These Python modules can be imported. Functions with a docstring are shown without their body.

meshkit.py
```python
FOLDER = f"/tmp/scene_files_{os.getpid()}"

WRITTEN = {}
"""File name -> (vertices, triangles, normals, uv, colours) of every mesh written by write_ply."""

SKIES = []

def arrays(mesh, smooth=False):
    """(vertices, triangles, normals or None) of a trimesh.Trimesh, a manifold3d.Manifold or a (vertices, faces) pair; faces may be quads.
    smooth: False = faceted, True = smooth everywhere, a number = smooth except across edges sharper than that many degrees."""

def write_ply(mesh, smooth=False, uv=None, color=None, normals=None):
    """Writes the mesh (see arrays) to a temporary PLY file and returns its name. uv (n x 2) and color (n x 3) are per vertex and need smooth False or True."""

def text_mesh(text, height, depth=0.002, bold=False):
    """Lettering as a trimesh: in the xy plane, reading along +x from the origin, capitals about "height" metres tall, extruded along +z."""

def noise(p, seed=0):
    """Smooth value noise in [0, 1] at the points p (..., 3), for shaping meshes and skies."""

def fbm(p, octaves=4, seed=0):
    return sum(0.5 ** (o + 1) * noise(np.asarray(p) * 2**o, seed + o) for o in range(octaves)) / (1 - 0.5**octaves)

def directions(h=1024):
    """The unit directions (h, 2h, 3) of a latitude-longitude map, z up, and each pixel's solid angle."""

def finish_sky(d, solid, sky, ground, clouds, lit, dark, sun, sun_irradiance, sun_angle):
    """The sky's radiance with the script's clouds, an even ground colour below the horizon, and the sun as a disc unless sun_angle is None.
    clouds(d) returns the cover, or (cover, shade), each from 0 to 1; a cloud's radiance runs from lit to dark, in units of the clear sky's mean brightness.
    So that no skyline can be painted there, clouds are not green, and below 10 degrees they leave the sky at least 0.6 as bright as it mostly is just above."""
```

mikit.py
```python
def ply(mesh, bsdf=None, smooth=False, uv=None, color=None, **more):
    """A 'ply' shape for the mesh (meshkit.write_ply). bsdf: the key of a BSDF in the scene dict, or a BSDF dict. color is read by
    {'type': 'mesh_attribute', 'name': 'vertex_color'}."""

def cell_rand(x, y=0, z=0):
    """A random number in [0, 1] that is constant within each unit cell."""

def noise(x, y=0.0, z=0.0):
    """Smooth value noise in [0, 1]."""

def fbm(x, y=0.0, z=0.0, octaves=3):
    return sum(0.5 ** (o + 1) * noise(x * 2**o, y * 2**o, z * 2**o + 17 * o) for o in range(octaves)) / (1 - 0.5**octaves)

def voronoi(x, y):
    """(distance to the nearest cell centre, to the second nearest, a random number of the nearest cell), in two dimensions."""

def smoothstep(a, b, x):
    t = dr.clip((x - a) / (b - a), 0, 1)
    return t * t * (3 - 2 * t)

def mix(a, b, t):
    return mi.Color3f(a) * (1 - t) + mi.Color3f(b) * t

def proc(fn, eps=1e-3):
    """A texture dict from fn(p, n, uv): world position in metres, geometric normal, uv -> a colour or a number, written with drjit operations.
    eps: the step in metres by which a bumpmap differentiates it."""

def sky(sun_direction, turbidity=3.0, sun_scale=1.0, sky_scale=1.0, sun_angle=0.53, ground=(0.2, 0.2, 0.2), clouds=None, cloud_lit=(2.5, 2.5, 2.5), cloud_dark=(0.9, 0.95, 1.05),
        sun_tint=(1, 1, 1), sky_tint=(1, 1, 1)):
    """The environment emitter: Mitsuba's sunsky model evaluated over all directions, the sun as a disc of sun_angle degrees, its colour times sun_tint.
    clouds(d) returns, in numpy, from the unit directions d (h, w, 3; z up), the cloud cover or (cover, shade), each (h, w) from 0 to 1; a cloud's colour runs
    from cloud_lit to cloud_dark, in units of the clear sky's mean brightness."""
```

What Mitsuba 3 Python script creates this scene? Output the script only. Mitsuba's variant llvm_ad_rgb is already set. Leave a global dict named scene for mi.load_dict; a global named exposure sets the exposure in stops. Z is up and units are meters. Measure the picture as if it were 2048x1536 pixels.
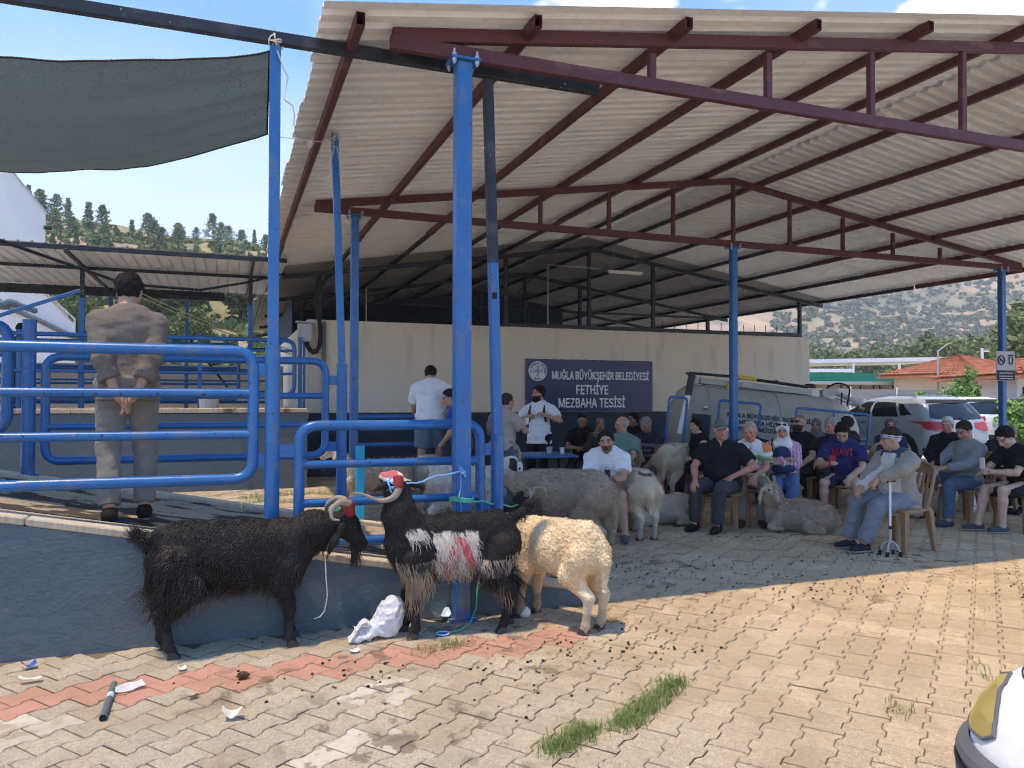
import math
import numpy as np, trimesh, shapely.geometry as sg
import drjit as dr, mitsuba as mi, mikit, meshkit
from mikit import proc, noise, fbm, voronoi, cell_rand, smoothstep, mix
T = mi.ScalarTransform4f
scene, labels = {}, {}
# ------------------------------------------------------------------ camera, sky, exposure
CAM_F, CAM_YAW, CAM_PITCH, CAM_ROLL, CAM_H = 1530.4, 20.33, 0.938, 0.162, 1.6
_y, _p, _r = np.radians([CAM_YAW, CAM_PITCH, CAM_ROLL])
_f = np.array([np.sin(_y) * np.cos(_p), np.cos(_y) * np.cos(_p), np.sin(_p)])
_rt = np.array([np.cos(_y), -np.sin(_y), 0.0]); _u = np.cross(_rt, _f)
_up = -_rt * np.sin(_r) + _u * np.cos(_r)
scene['camera'] = {'type': 'perspective', 'fov': float(2 * np.degrees(np.arctan(1024 / CAM_F))), 'fov_axis': 'x',
    'to_world': T().look_at(origin=[0, 0, CAM_H], target=[float(v) for v in np.array([0, 0, CAM_H]) + _f], up=[float(v) for v in _up]),
    'near_clip': 0.05, 'far_clip': 6000.0}
exposure = 3.05
def clouds(d):
    az = np.degrees(np.arctan2(d[..., 0], d[..., 1])); el = np.degrees(np.arcsin(d[..., 2]))
    q = d / (d[..., 2:3] * 0.75 + 0.32)
    n1 = meshkit.fbm(q * np.array([1.9, 1.9, 1.0]) + [3.1, 7.7, 0], 6, 3)
    n2 = meshkit.fbm(d * [9, 9, 16] + [1.3, 4.2, 2.0], 6, 11)
    haze = np.clip((24 - el + 14 * (n1 - .5)) / 16, 0, 1)               # bright veil low over the hills
    c1 = np.clip((n1 - .56) / .12, 0, 1) * 0.75
    puff = np.clip((n2 - .44 - .022 * np.maximum(el - 24, 0)) / .07, 0, 1) * np.clip((el - 12) / 8, 0, 1)   # heaped cumulus in a band
    bank = np.clip((np.cos(np.radians(az - 58)) - .60) / .25, 0, 1); puff = puff * bank; c1 = c1 * (.15 + .85 * bank)
    cover = np.maximum(np.maximum(haze * .46, c1 * np.clip((24 - el) / 8, .12, 1)), puff)
    shade = np.clip((0.60 - n2) * 2.2, 0, 1) * .35 + .5 * haze * (1 - puff)
    return cover, shade
SUN = (-0.25, -0.085, 1.0)
scene['sky'] = mikit.sky(SUN, turbidity=3, sun_scale=.33, sky_scale=1.05, clouds=clouds, cloud_lit=(2.5, 2.45, 2.4), cloud_dark=(1.4, 1.45, 1.55), sun_tint=(1.0, 0.95, 0.85), sky_tint=(.52, .78, 1.02))
# ------------------------------------------------------------------ helpers
RNG = np.random.default_rng(7)
def bsdf(name, d, two=True):
    scene[name] = {'type': 'twosided', 'b': d} if two else d
    return name
def rgb(c): return {'type': 'rgb', 'value': [float(x) for x in c]}
def P(c, rough=.6, spec=.4, metal=0.0, **k):
    c = c if isinstance(c, dict) else rgb(c)
    return {'type': 'principled', 'base_color': c, 'roughness': rough, 'specular': spec, 'metallic': metal, **k}
def bumped(d, fn, scale=1.0, eps=2e-3):
    return {'type': 'bumpmap', 'arbitrary': proc(fn, eps), 'scale': scale, 'bsdf': d}
USED = {}
def fresh(key):
    if key not in USED: USED[key] = 1; return key
    while True:
        k = f'{key}_{USED[key]:03d}'; USED[key] += 1
        if k not in USED: USED[k] = 1; return k
def note(key, label=None, category=None, group=None, kind=None):
    e = {k: v for k, v in dict(label=label, category=category, group=group, kind=kind).items() if v}
    labels.setdefault(key, {}).update(e); return key
def thing(name, label, category, group=None, kind=None):
    return note(fresh(name), label, category, group, kind)
def put(key, mesh, mat, smooth=False, tw=None, **k):
    d = mesh if isinstance(mesh, dict) else mikit.ply(mesh, mat, smooth=smooth, **k)
    if tw is not None: d = {**d, 'to_world': tw}
    scene[key] = d; return key
def part(parent, name, mesh, mat, smooth=False, label=None, kind=None, tw=None, **k):
    key = fresh(parent + '__' + name); put(key, mesh, mat, smooth, tw, **k)
    if label or kind: note(key, label, None, None, kind)
    return key
def solo(name, mesh, mat, label=None, category=None, group=None, kind=None, smooth=False, tw=None, **k):
    key = fresh(name); put(key, mesh, mat, smooth, tw, **k); return note(key, label, category, group, kind)
def cat(ms): return trimesh.util.concatenate(list(ms))
def box(x0, x1, y0, y1, z0, z1, c=0.0):
    if c <= 0:
        m = trimesh.creation.box((x1 - x0, y1 - y0, z1 - z0))
    else:
        h = np.array([x1 - x0, y1 - y0, z1 - z0]) / 2; pts = []
        for s in np.ndindex(2, 2, 2):
            s = np.array(s) * 2 - 1
            for k in range(3):
                q = h - c; q[k] = h[k]; pts.append(s * q)
        m = trimesh.convex.convex_hull(np.array(pts))
    m.apply_translation([(x0 + x1) / 2, (y0 + y1) / 2, (z0 + z1) / 2]); return m
def frame_of(a, b, up=(0, 0, 1)):
    a, b = np.asarray(a, float), np.asarray(b, float); z = b - a; L = np.linalg.norm(z); z = z / L
    up = np.asarray(up, float)
    if abs(z @ up) > .98: up = np.array([0, 1.0, 0])
    x = np.cross(up, z); x /= np.linalg.norm(x); y = np.cross(z, x); M = np.eye(4); M[:3, 0], M[:3, 1], M[:3, 2], M[:3, 3] = x, y, z, a
    return M, L
def bar(a, b, w, h, up=(0, 0, 1), c=0.004, open_end=False):
    """rectangular section from a to b; w across, h along up"""
    M, L = frame_of(a, b, up)
    if open_end:
        t = .004; m = cat([box(-w/2, w/2, h/2 - t, h/2, 0, L), box(-w/2, w/2, -h/2, -h/2 + t, 0, L), box(-w/2, -w/2 + t, -h/2 + t, h/2 - t, 0, L), box(w/2 - t, w/2, -h/2 + t, h/2 - t, 0, L)])
    else: m = box(-w/2, w/2, -h/2, h/2, 0, L, c)
    m.apply_transform(M); return m
def tube(pts, r, n=10, cap=True, radii=None):
    p = np.asarray(pts, float); r = np.full(len(p), r) if radii is None else np.asarray(radii, float)
    t = np.gradient(p, axis=0); t /= np.linalg.norm(t, axis=1, keepdims=True) + 1e-12
    a = np.cross(t[0], [0, 0, 1.0] if abs(t[0][2]) < .9 else [1.0, 0, 0]); a /= np.linalg.norm(a); A = [a]
    for i in range(1, len(p)):
        a = A[-1] - (A[-1] @ t[i]) * t[i]; A.append(a / (np.linalg.norm(a) + 1e-12))
    A = np.array(A); B = np.cross(t, A); ang = np.arange(n) * 2 * np.pi / n
    v = (p[:, None] + r[:, None, None] * (np.cos(ang)[None, :, None] * A[:, None] + np.sin(ang)[None, :, None] * B[:, None])).reshape(-1, 3)
    f = []
    i, j = np.meshgrid(np.arange(len(p) - 1), np.arange(n), indexing='ij'); i, j = i.ravel(), j.ravel()
    q = np.stack([i*n + j, i*n + (j+1) % n, (i+1)*n + (j+1) % n, (i+1)*n + j], -1)
    f = [q[:, [0, 1, 2]], q[:, [0, 2, 3]]]
    if cap:
        k = np.arange(1, n - 1); f.append(np.stack([k*0, k+1, k], -1)); o = (len(p) - 1) * n; f.append(np.stack([k*0+o, k+o, k+1+o], -1))
    return trimesh.Trimesh(v, np.vstack(f), process=False)
def arcpath(pts, rad, n=6):
    """polyline with rounded inner corners"""
    pts = [np.asarray(q, float) for q in pts]; out = [pts[0]]
    for a, b, c in zip(pts, pts[1:], pts[2:]):
        d1, d2 = (a - b) / np.linalg.norm(a - b), (c - b) / np.linalg.norm(c - b)
        s, e = b + d1 * rad, b + d2 * rad
        for k in np.linspace(0, 1, n + 1):
            w = (1-k)**2 * s + 2*k*(1-k) * b * 1.0 + k*k * e; out.append(w)
    out.append(pts[-1]); return np.array(out)
def prism(poly, z0, z1):
    m = trimesh.creation.extrude_polygon(poly if hasattr(poly, 'exterior') else sg.Polygon(poly), z1 - z0, engine='earcut'); m.apply_translation([0, 0, z0]); return m
def grid(xs, ys, zf):
    X, Y = np.meshgrid(xs, ys, indexing='ij'); Z = zf(X, Y); v = np.stack([X, Y, Z], -1).reshape(-1, 3); m = len(ys)
    i, j = np.meshgrid(np.arange(len(xs) - 1), np.arange(m - 1), indexing='ij'); i, j = i.ravel(), j.ravel()
    a = i*m + j; return trimesh.Trimesh(v, np.vstack([np.stack([a, a+m, a+m+1], -1), np.stack([a, a+m+1, a+1], -1)]), process=False)
def moved(m, tr=(0, 0, 0), rz=0.0):
    m = m.copy(); m.apply_transform(trimesh.transformations.rotation_matrix(rz, [0, 0, 1])); m.apply_translation(tr); return m
def A4(tr=(0, 0, 0), rz=0.0): return T().translate([float(x) for x in tr]).rotate([0, 0, 1], float(math.degrees(rz)))
# ------------------------------------------------------------------ surface-net solids (people, animals, soft shapes)
class Blob:
    def __init__(s, k=.02): s.p = []; s.k = k
    def cone(s, a, b, ra, rb=None, k=None, sub=False, sc=None):
        s.p.append(('c', np.array(a, float), np.array(b, float), float(ra), float(ra if rb is None else rb), s.k if k is None else k, sub)); return s
    def fcone(s, a, b, ra, rb=None, k=None): s.p.append(('f', np.array(a, float), np.array(b, float), float(ra), float(ra if rb is None else rb), s.k if k is None else k, False)); return s
    def ell(s, c, r, R=None, k=None, sub=False):
        s.p.append(('e', np.array(c, float), np.broadcast_to(np.array(r, float), (3,)), None if R is None else np.array(R, float), 0, s.k if k is None else k, sub)); return s
    def cut(s, o, n): s.p.append(('h', np.array(o, float), np.array(n, float) / np.linalg.norm(n), 0, 0, 0, True)); return s
    def chain(s, pts, rs, k=None):
        for a, b, ra, rb in zip(pts, pts[1:], rs, rs[1:]): s.cone(a, b, ra, rb, k)
        return s
    def bounds(s):
        lo, hi = [], []
        for q in s.p:
            if q[6] or q[0] == 'h': continue
            if q[0] in 'cf': lo += [q[1] - q[3], q[2] - q[4]]; hi += [q[1] + q[3], q[2] + q[4]]
            else: m = q[2].max() if q[3] is not None else q[2]; lo.append(q[1] - m); hi.append(q[1] + m)
        return np.min(lo, 0), np.max(hi, 0)
    def mesh(s, res=.012, warp=None, fine=()):
        """fine: list of (axis, lo, hi, factor): thinner grid planes there"""
        lo, hi = s.bounds(); pad = 3 * res; ax = []
        for k in range(3):
            a = lo[k] - pad; xs = [a]
            fs = [q for q in fine if q[0] == k]
            while xs[-1] < hi[k] + pad:
                st = res
                for _, l, h, fa in fs:
                    if l <= xs[-1] <= h: st = res * fa
                xs.append(xs[-1] + st)
            ax.append(np.array(xs))
        D = np.full([len(x) for x in ax], 1.0, np.float32)
        for q in s.p:
            kk = q[5]
            if q[0] == 'h':
                X = (ax[0] - q[1][0])[:, None, None] * q[2][0] + (ax[1] - q[1][1])[None, :, None] * q[2][1] + (ax[2] - q[1][2])[None, None, :] * q[2][2]
                D = np.maximum(D, X.astype(np.float32)); continue
            if q[0] in 'cf': l = np.minimum(q[1] - q[3], q[2] - q[4]); h = np.maximum(q[1] + q[3], q[2] + q[4])
            else: m = q[2].max() if q[3] is not None else q[2]; l, h = q[1] - m, q[1] + m
            mg = kk + 3 * res; sl = []
            for k in range(3):
                i0 = max(np.searchsorted(ax[k], l[k] - mg) - 1, 0); i1 = min(np.searchsorted(ax[k], h[k] + mg) + 1, len(ax[k])); sl.append(slice(i0, i1))
            x = [ax[k][sl[k]] for k in range(3)]
            if min(map(len, x)) == 0: continue
            X, Y, Z = np.meshgrid(*x, indexing='ij', sparse=True)
            if q[0] == 'c':
                a, b, ra, rb = q[1:5]; d = b - a; L2 = max(d @ d, 1e-12)
                px, py, pz = X - a[0], Y - a[1], Z - a[2]; t = np.clip((px*d[0] + py*d[1] + pz*d[2]) / L2, 0, 1)
                S = np.sqrt((px - t*d[0])**2 + (py - t*d[1])**2 + (pz - t*d[2])**2) - (ra + (rb - ra) * t)
            elif q[0] == 'f':
                a, b, ra, rb = q[1:5]; d = b - a; L = np.linalg.norm(d); d = d / L; px, py, pz = X - a[0], Y - a[1], Z - a[2]; t = px*d[0] + py*d[1] + pz*d[2]
                S = np.maximum(np.sqrt(np.maximum(px**2 + py**2 + pz**2 - t*t, 0)) - (ra + (rb - ra) * np.clip(t / L, 0, 1)), np.maximum(t - L, -t))
            else:
                c, r, R = q[1:4]; px, py, pz = X - c[0], Y - c[1], Z - c[2]
                if R is not None: px, py, pz = (R[0, i]*px + R[1, i]*py + R[2, i]*pz for i in range(3))
                k0 = np.sqrt((px/r[0])**2 + (py/r[1])**2 + (pz/r[2])**2); k1 = np.sqrt((px/r[0]**2)**2 + (py/r[1]**2)**2 + (pz/r[2]**2)**2)
                S = k0 * (k0 - 1) / np.maximum(k1, 1e-9)
            S = S.astype(np.float32); O = D[tuple(sl)]
            if q[6]: S = -S; h_ = np.maximum(kk - np.abs(O - S), 0) / max(kk, 1e-6); O[...] = np.maximum(O, S) + h_*h_*kk*.25
            else: h_ = np.maximum(kk - np.abs(O - S), 0) / max(kk, 1e-6); O[...] = np.minimum(O, S) - h_*h_*kk*.25
        if warp is not None:
            near = np.abs(D) < .06; idx = np.argwhere(near); pts = np.stack([ax[k][idx[:, k]] for k in range(3)], -1)
            D[near] += warp(pts).astype(np.float32)
        return nets(D, ax)
def nets(D, ax):
    S = D < 0; nx, ny, nz = D.shape
    c = np.zeros((nx-1, ny-1, nz-1), np.int8)
    for o in np.ndindex(2, 2, 2): c += S[o[0]:nx-1+o[0], o[1]:ny-1+o[1], o[2]:nz-1+o[2]]
    act = (c > 0) & (c < 8); idx = np.argwhere(act); id_ = np.full(c.shape, -1, np.int64); id_[act] = np.arange(len(idx))
    acc = np.zeros((len(idx), 3)); cnt = np.zeros(len(idx)); cor = list(np.ndindex(2, 2, 2))
    val = {o: D[idx[:, 0]+o[0], idx[:, 1]+o[1], idx[:, 2]+o[2]] for o in cor}
    pos = {o: np.stack([ax[k][idx[:, k]+o[k]] for k in range(3)], -1) for o in cor}
    for o in cor:
        for k in range(3):
            if o[k]: continue
            e = list(o); e[k] = 1; e = tuple(e); a, b = val[o], val[e]; m = (a < 0) != (b < 0)
            t = np.where(m, a / np.where(m, a - b, 1), 0)[:, None]; acc += np.where(m[:, None], pos[o] * (1-t) + pos[e] * t, 0); cnt += m
    v = acc / cnt[:, None]; F = []
    for k in range(3):
        sh = [slice(1, n-1) for n in D.shape]; sh[k] = slice(0, D.shape[k]-1); s1 = list(sh); s1[k] = slice(1, D.shape[k])
        A, B = S[tuple(sh)], S[tuple(s1)]; E = np.argwhere(A != B)
        if not len(E): continue
        off = np.array([0 if i == k else 1 for i in range(3)]); E = E + off
        inside = S[E[:, 0], E[:, 1], E[:, 2]]; u, w = (k+1) % 3, (k+2) % 3; du, dw = np.eye(3, dtype=int)[u], np.eye(3, dtype=int)[w]
        q = [id_[tuple((E - m).T)] for m in (du + dw, dw, 0*du, du)]; q = np.stack(q, -1)
        q[~inside] = q[~inside][:, ::-1]; F.append(q)
    q = np.vstack(F); q = q[(q >= 0).all(1)]
    return trimesh.Trimesh(v, np.vstack([q[:, [0, 1, 2]], q[:, [0, 2, 3]]]), process=False)
# ------------------------------------------------------------------ materials
def C3(a): return mi.Color3f(*[float(x) for x in a])
def f_paver(p, n, uv):
    g = noise(p.x * 260, p.y * 260); g2 = fbm(p.x * 60, p.y * 60, 0, 2); d = fbm(p.x * 1.1 + 4, p.y * 1.1, 0, 3); w = smoothstep(-.5, 6.5, p.x)
    base = mix((.42, .35, .255), (.52, .385, .235), w) * (0.93 + .13 * uv.x) * (.62 + .44 * g + .30 * g2) * (1 - .45 * smoothstep(.80, .9, noise(p.x * 190 + 9, p.y * 190))) * (1 + .35 * smoothstep(.82, .92, noise(p.x * 170, p.y * 170 + 5)))
    red = mix((.54, .27, .20), (.44, .24, .17), g) * (.85 + .25 * g2)
    pale = mix((.60, .55, .45), (.50, .43, .32), g2)
    c = mix(base, red, dr.select(uv.y > .7, 0.0, dr.select(uv.y > .3, smoothstep(.2, .5, g2 + .15), 0.0)))
    c = mix(c, pale, dr.select(uv.y > .7, smoothstep(.35, .5, fbm(p.x * 9, p.y * 9, 3, 3) + .09), 0.0))
    sh = smoothstep(5.6, 6.6, p.y)                                               # trampled dung dust under the roof
    dirt = smoothstep(.44, .64, fbm(p.x * 3.1, p.y * 3.1, 1, 4) + .09 * smoothstep(2.2, 4.2, p.y) * smoothstep(.3, 1.5, p.x) + .0 * sh)
    c = mix(c, mix((.33, .23, .12), (.24, .17, .10), g), dirt * .30)
    spots = smoothstep(.69, .75, noise(p.x * 9 + 7, p.y * 9) * .8 + .2 * g2) * smoothstep(.5, .7, d + .06 * sh)
    c = mix(c, C3((.11, .075, .05)), spots * .6 * smoothstep(9.0, 6.0, p.y))
    return mix(c, C3((.165, .12, .08)), dr.select((uv.y > .1) & (uv.y < .2), 1.0, 0.0))
def f_sand(p, n, uv):
    g = noise(p.x * 180, p.y * 180); d = fbm(p.x * 2, p.y * 2, 0, 3)
    return mix((.11, .08, .052), (.24, .175, .11), g * .5 + d * .5)
def f_ground(p, n, uv):
    g = noise(p.x * 14, p.y * 14); d = fbm(p.x * .12, p.y * .12, 0, 4); e = fbm(p.x * 1.3, p.y * 1.3, 0, 3)
    c = mix((.60, .52, .40), (.50, .43, .32), d) * (.8 + .2 * g + .2 * e)
    return mix(c, (.16, .17, .07), smoothstep(.54, .66, fbm(p.x * .35 + 9, p.y * .35, 0, 4)) * .5 * smoothstep(30, 60, p.y))
def f_slate(p, n, uv):
    d = fbm(p.x * 1.7, p.y * 1.7, p.z * 2.2, 4); e = noise(p.x * 45, p.y * 45, p.z * 60)
    c = mix((.078, .108, .132), (.125, .155, .172), d) * (.85 + .3 * e)
    return mix(c, (.16, .16, .15), smoothstep(.62, .72, fbm(p.x * 5, p.y * 5, p.z * 9, 3)) * .35 + .5 * smoothstep(.10, .0, p.z) * e)
def h_plaster(p, n, uv): return fbm(p.x * 75 + 3 * p.z, p.y * 75, p.z * 75, 4) * .0042 + fbm(p.x * 8, p.y * 8, p.z * 8, 3) * .007
def f_coping(p, n, uv):
    d = fbm(p.x * 3, p.y * 9, p.z * 3, 4); e = noise(p.x * 80, p.y * 80)
    return mix(mix((.58, .48, .35), (.42, .34, .24), d), (.16, .12, .09), smoothstep(.58, .7, fbm(p.x * 2.4 + 3, p.y * 7, 2, 4))) * (.85 + .25 * e)
def f_floor(p, n, uv):
    d = fbm(p.x * 1.5, p.y * 3.5, 0, 4); e = fbm(p.x * 5, p.y * 8, 0, 5); g = noise(p.x * 120, p.y * 120)
    c = mix((.25, .205, .15), (.40, .31, .20), d) * (.82 + .3 * g)
    return mix(c, (.055, .043, .033), smoothstep(.50, .60, e + .10 * smoothstep(7.0, 6.2, p.y)))
def f_blue(p, n, uv):
    d = fbm(p.x * 5, p.y * 5, p.z * 5, 3); e = noise(p.x * 70, p.y * 70, p.z * 70); k = fbm(p.x * 16, p.y * 16, p.z * 9, 3)
    c = mix((.016, .110, .32), (.028, .155, .40), d) * (.85 + .2 * e)
    c = mix(c, (.10, .15, .24), smoothstep(.54, .72, k) * .55); c = mix(c, (.22, .17, .12), smoothstep(.45, .05, p.z) * smoothstep(.4, .62, fbm(p.x * 12, p.y * 12, p.z * 6, 3)) * .7)
    return mix(c, (.05, .035, .035), smoothstep(.765, .80, fbm(p.x * 37, p.y * 37, p.z * 23, 3)))
def f_black(p, n, uv):
    d = fbm(p.x * 8, p.y * 8, p.z * 8, 3); e = noise(p.x * 55, p.y * 90, p.z * 30)
    c = mix((.012, .015, .022), (.03, .034, .045), d); c = mix(c, (.08, .075, .07), smoothstep(.55, .8, d) * .5)
    return mix(c, (.5, .48, .42), smoothstep(.90, .93, e) * smoothstep(.5, .6, noise(p.x * 3, p.y * 2, p.z * 2)))
def f_red(p, n, uv):
    d = fbm(p.x * 4, p.y * 4, p.z * 6, 4); e = noise(p.x * 40, p.y * 20, p.z * 40)
    c = mix((.115, .030, .030), (.075, .022, .025), d) * (.8 + .35 * e); return mix(c, (.23, .10, .08), smoothstep(.6, .78, d) * .5)
def f_sheet(p, n, uv):
    d = fbm(p.x * .7, p.y * 1.9, 0, 4); e = fbm(p.x * 3, p.y * 14, 0, 3); g = noise(p.x * 30, p.y * 30)
    c = mix((.84, .85, .83), (.77, .77, .74), d) * (.92 + .1 * g); return mix(c, (.45, .41, .35), smoothstep(.60, .85, e) * .18)
def f_wall(p, n, uv):
    d = fbm(p.x * .8, p.y, p.z * 1.2, 4); e = noise(p.x * 60, p.y * 60, p.z * 60); s = fbm(p.x * 6, 0, p.z * .8, 3)
    c = mix((.74, .65, .52), (.64, .55, .43), d) * (.94 + .1 * e); return mix(c, (.34, .28, .21), smoothstep(.55, .8, s) * .35 * smoothstep(1.2, 3.2, p.z))
def f_navy(p, n, uv):
    d = fbm(p.x * 2, p.y * 2, p.z * 3, 3); return mix((.012, .024, .045), (.03, .042, .06), d) + C3((.05, .045, .035)) * smoothstep(.45, .0, p.z) * d
def f_conc(p, n, uv):
    d = fbm(p.x * .9, p.y * .9, p.z * 1.4, 4); return mix((.45, .44, .42), (.33, .32, .30), d) * (.9 + .15 * noise(p.x * 40, p.y * 40, p.z * 40))
def f_net(p, n, uv):
    w = noise(p.x * 150, p.y * 150, p.z * 20); d = fbm(p.x * 2.2, p.y * 2.2, 0, 3)
    return mix((.05, .085, .105), (.24, .31, .335), w * .75 + d * .25)
bsdf('paver', bumped(P(proc(f_paver), .9, .15), lambda p, n, uv: noise(p.x * 300, p.y * 300) * .0016 + fbm(p.x * 50, p.y * 50, 0, 2) * .003, 1.0, 1e-3))
bsdf('sand', P(proc(f_sand), .95, .1)); bsdf('ground_far', P(proc(f_ground), .95, .1))
bsdf('slate', bumped(P(proc(f_slate), .55, .35), h_plaster, 1.0, 3e-3)); bsdf('coping', P(proc(f_coping), .8, .2)); bsdf('ramp_floor', P(proc(f_floor), .85, .25))
bsdf('blue', P(proc(f_blue), .33, .5)); bsdf('black', P(proc(f_black), .5, .4)); bsdf('red', P(proc(f_red), .5, .4))
bsdf('sheet', P(proc(f_sheet), .45, .35)); bsdf('sheet_shaded', P(proc(lambda p, n, uv: mix((.34, .33, .30), (.22, .21, .19), fbm(p.x * .8, p.y * 2, 0, 4))), .6, .25)); bsdf('wall', P(proc(f_wall), .9, .15)); bsdf('navy', P(proc(f_navy), .6, .3)); bsdf('conc', P(proc(f_conc), .9, .2))  # hall roof gets a darker copy of the sheet, interior shade put into its colour
bsdf('net', {'type': 'blendbsdf', 'weight': 0.05, 'a': {'type': 'twosided', 'b': P(proc(f_net), .8, .2)}, 'b': {'type': 'principledthin', 'base_color': rgb((.35, .45, .45)), 'diff_trans': 1.6, 'roughness': .7}}, two=False)
def flat(name, c, rough=.6, spec=.35, **k): return bsdf(name, P(c, rough, spec, **k))
flat('white_paint', (.80, .79, .76), .5); flat('sign_blue', (.020, .022, .095), .35, .5); flat('letter', (.74, .75, .77), .5); flat('dark', (.01, .011, .013), .6)
flat('grey_metal', (.42, .42, .41), .45); flat('steel', (.55, .55, .56), .3, .5, metal=.8); flat('grey_pipe', (.12, .14, .14), .55); flat('cable', (.012, .012, .013), .6)
flat('rope_white', (.62, .58, .50), .9, .1); flat('rope_green', (.10, .50, .30), .7, .2); flat('rope_blue', (.20, .40, .62), .7, .2); flat('rope_yellow', (.62, .58, .26), .8, .1); flat('black_plastic', (.015, .015, .017), .4)
flat('turquoise', (.05, .46, .66), .5, .3); flat('green_net', (.03, .20, .13), .8, .1); flat('rust', (.30, .10, .05), .85, .1)
# ------------------------------------------------------------------ ground
note(fresh('ground'), kind='structure'); put('ground', grid(np.array([-1300, -300, -60, -20, 20, 60, 300, 1500.]), np.array([-60, 0, 20, 60, 200, 1700.]), lambda X, Y: X * 0 - .018), 'ground_far')
note(fresh('pavement'), 'interlocking tan zigzag pavers with a faded red row', kind='structure')
put('pavement', grid(np.array([-5.4, 0, 9, 13.4]), np.array([1.7, 8, 15.45]), lambda X, Y: X * 0 - .008), 'sand')
E1 = np.array([math.sin(math.radians(52)), math.cos(math.radians(52))]); E2 = np.array([E1[1], -E1[0]]); PL, PW = .213, .1676
def paver_outline():
    L, a, b, g = PL / 2, .0965, .0711, .0030
    prof = [(-L, a), (-L*.62, a), (-L*.36, b), (L*.36, b), (L*.62, a), (L, a)]
    top = np.array([(s, w - g) for s, w in prof]); top[0, 0] += .0027; top[-1, 0] -= .0027
    return np.vstack([top[:, ::-1][:, ::-1], (top * [1, -1])[::-1]])
OUT = paver_outline()
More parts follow.
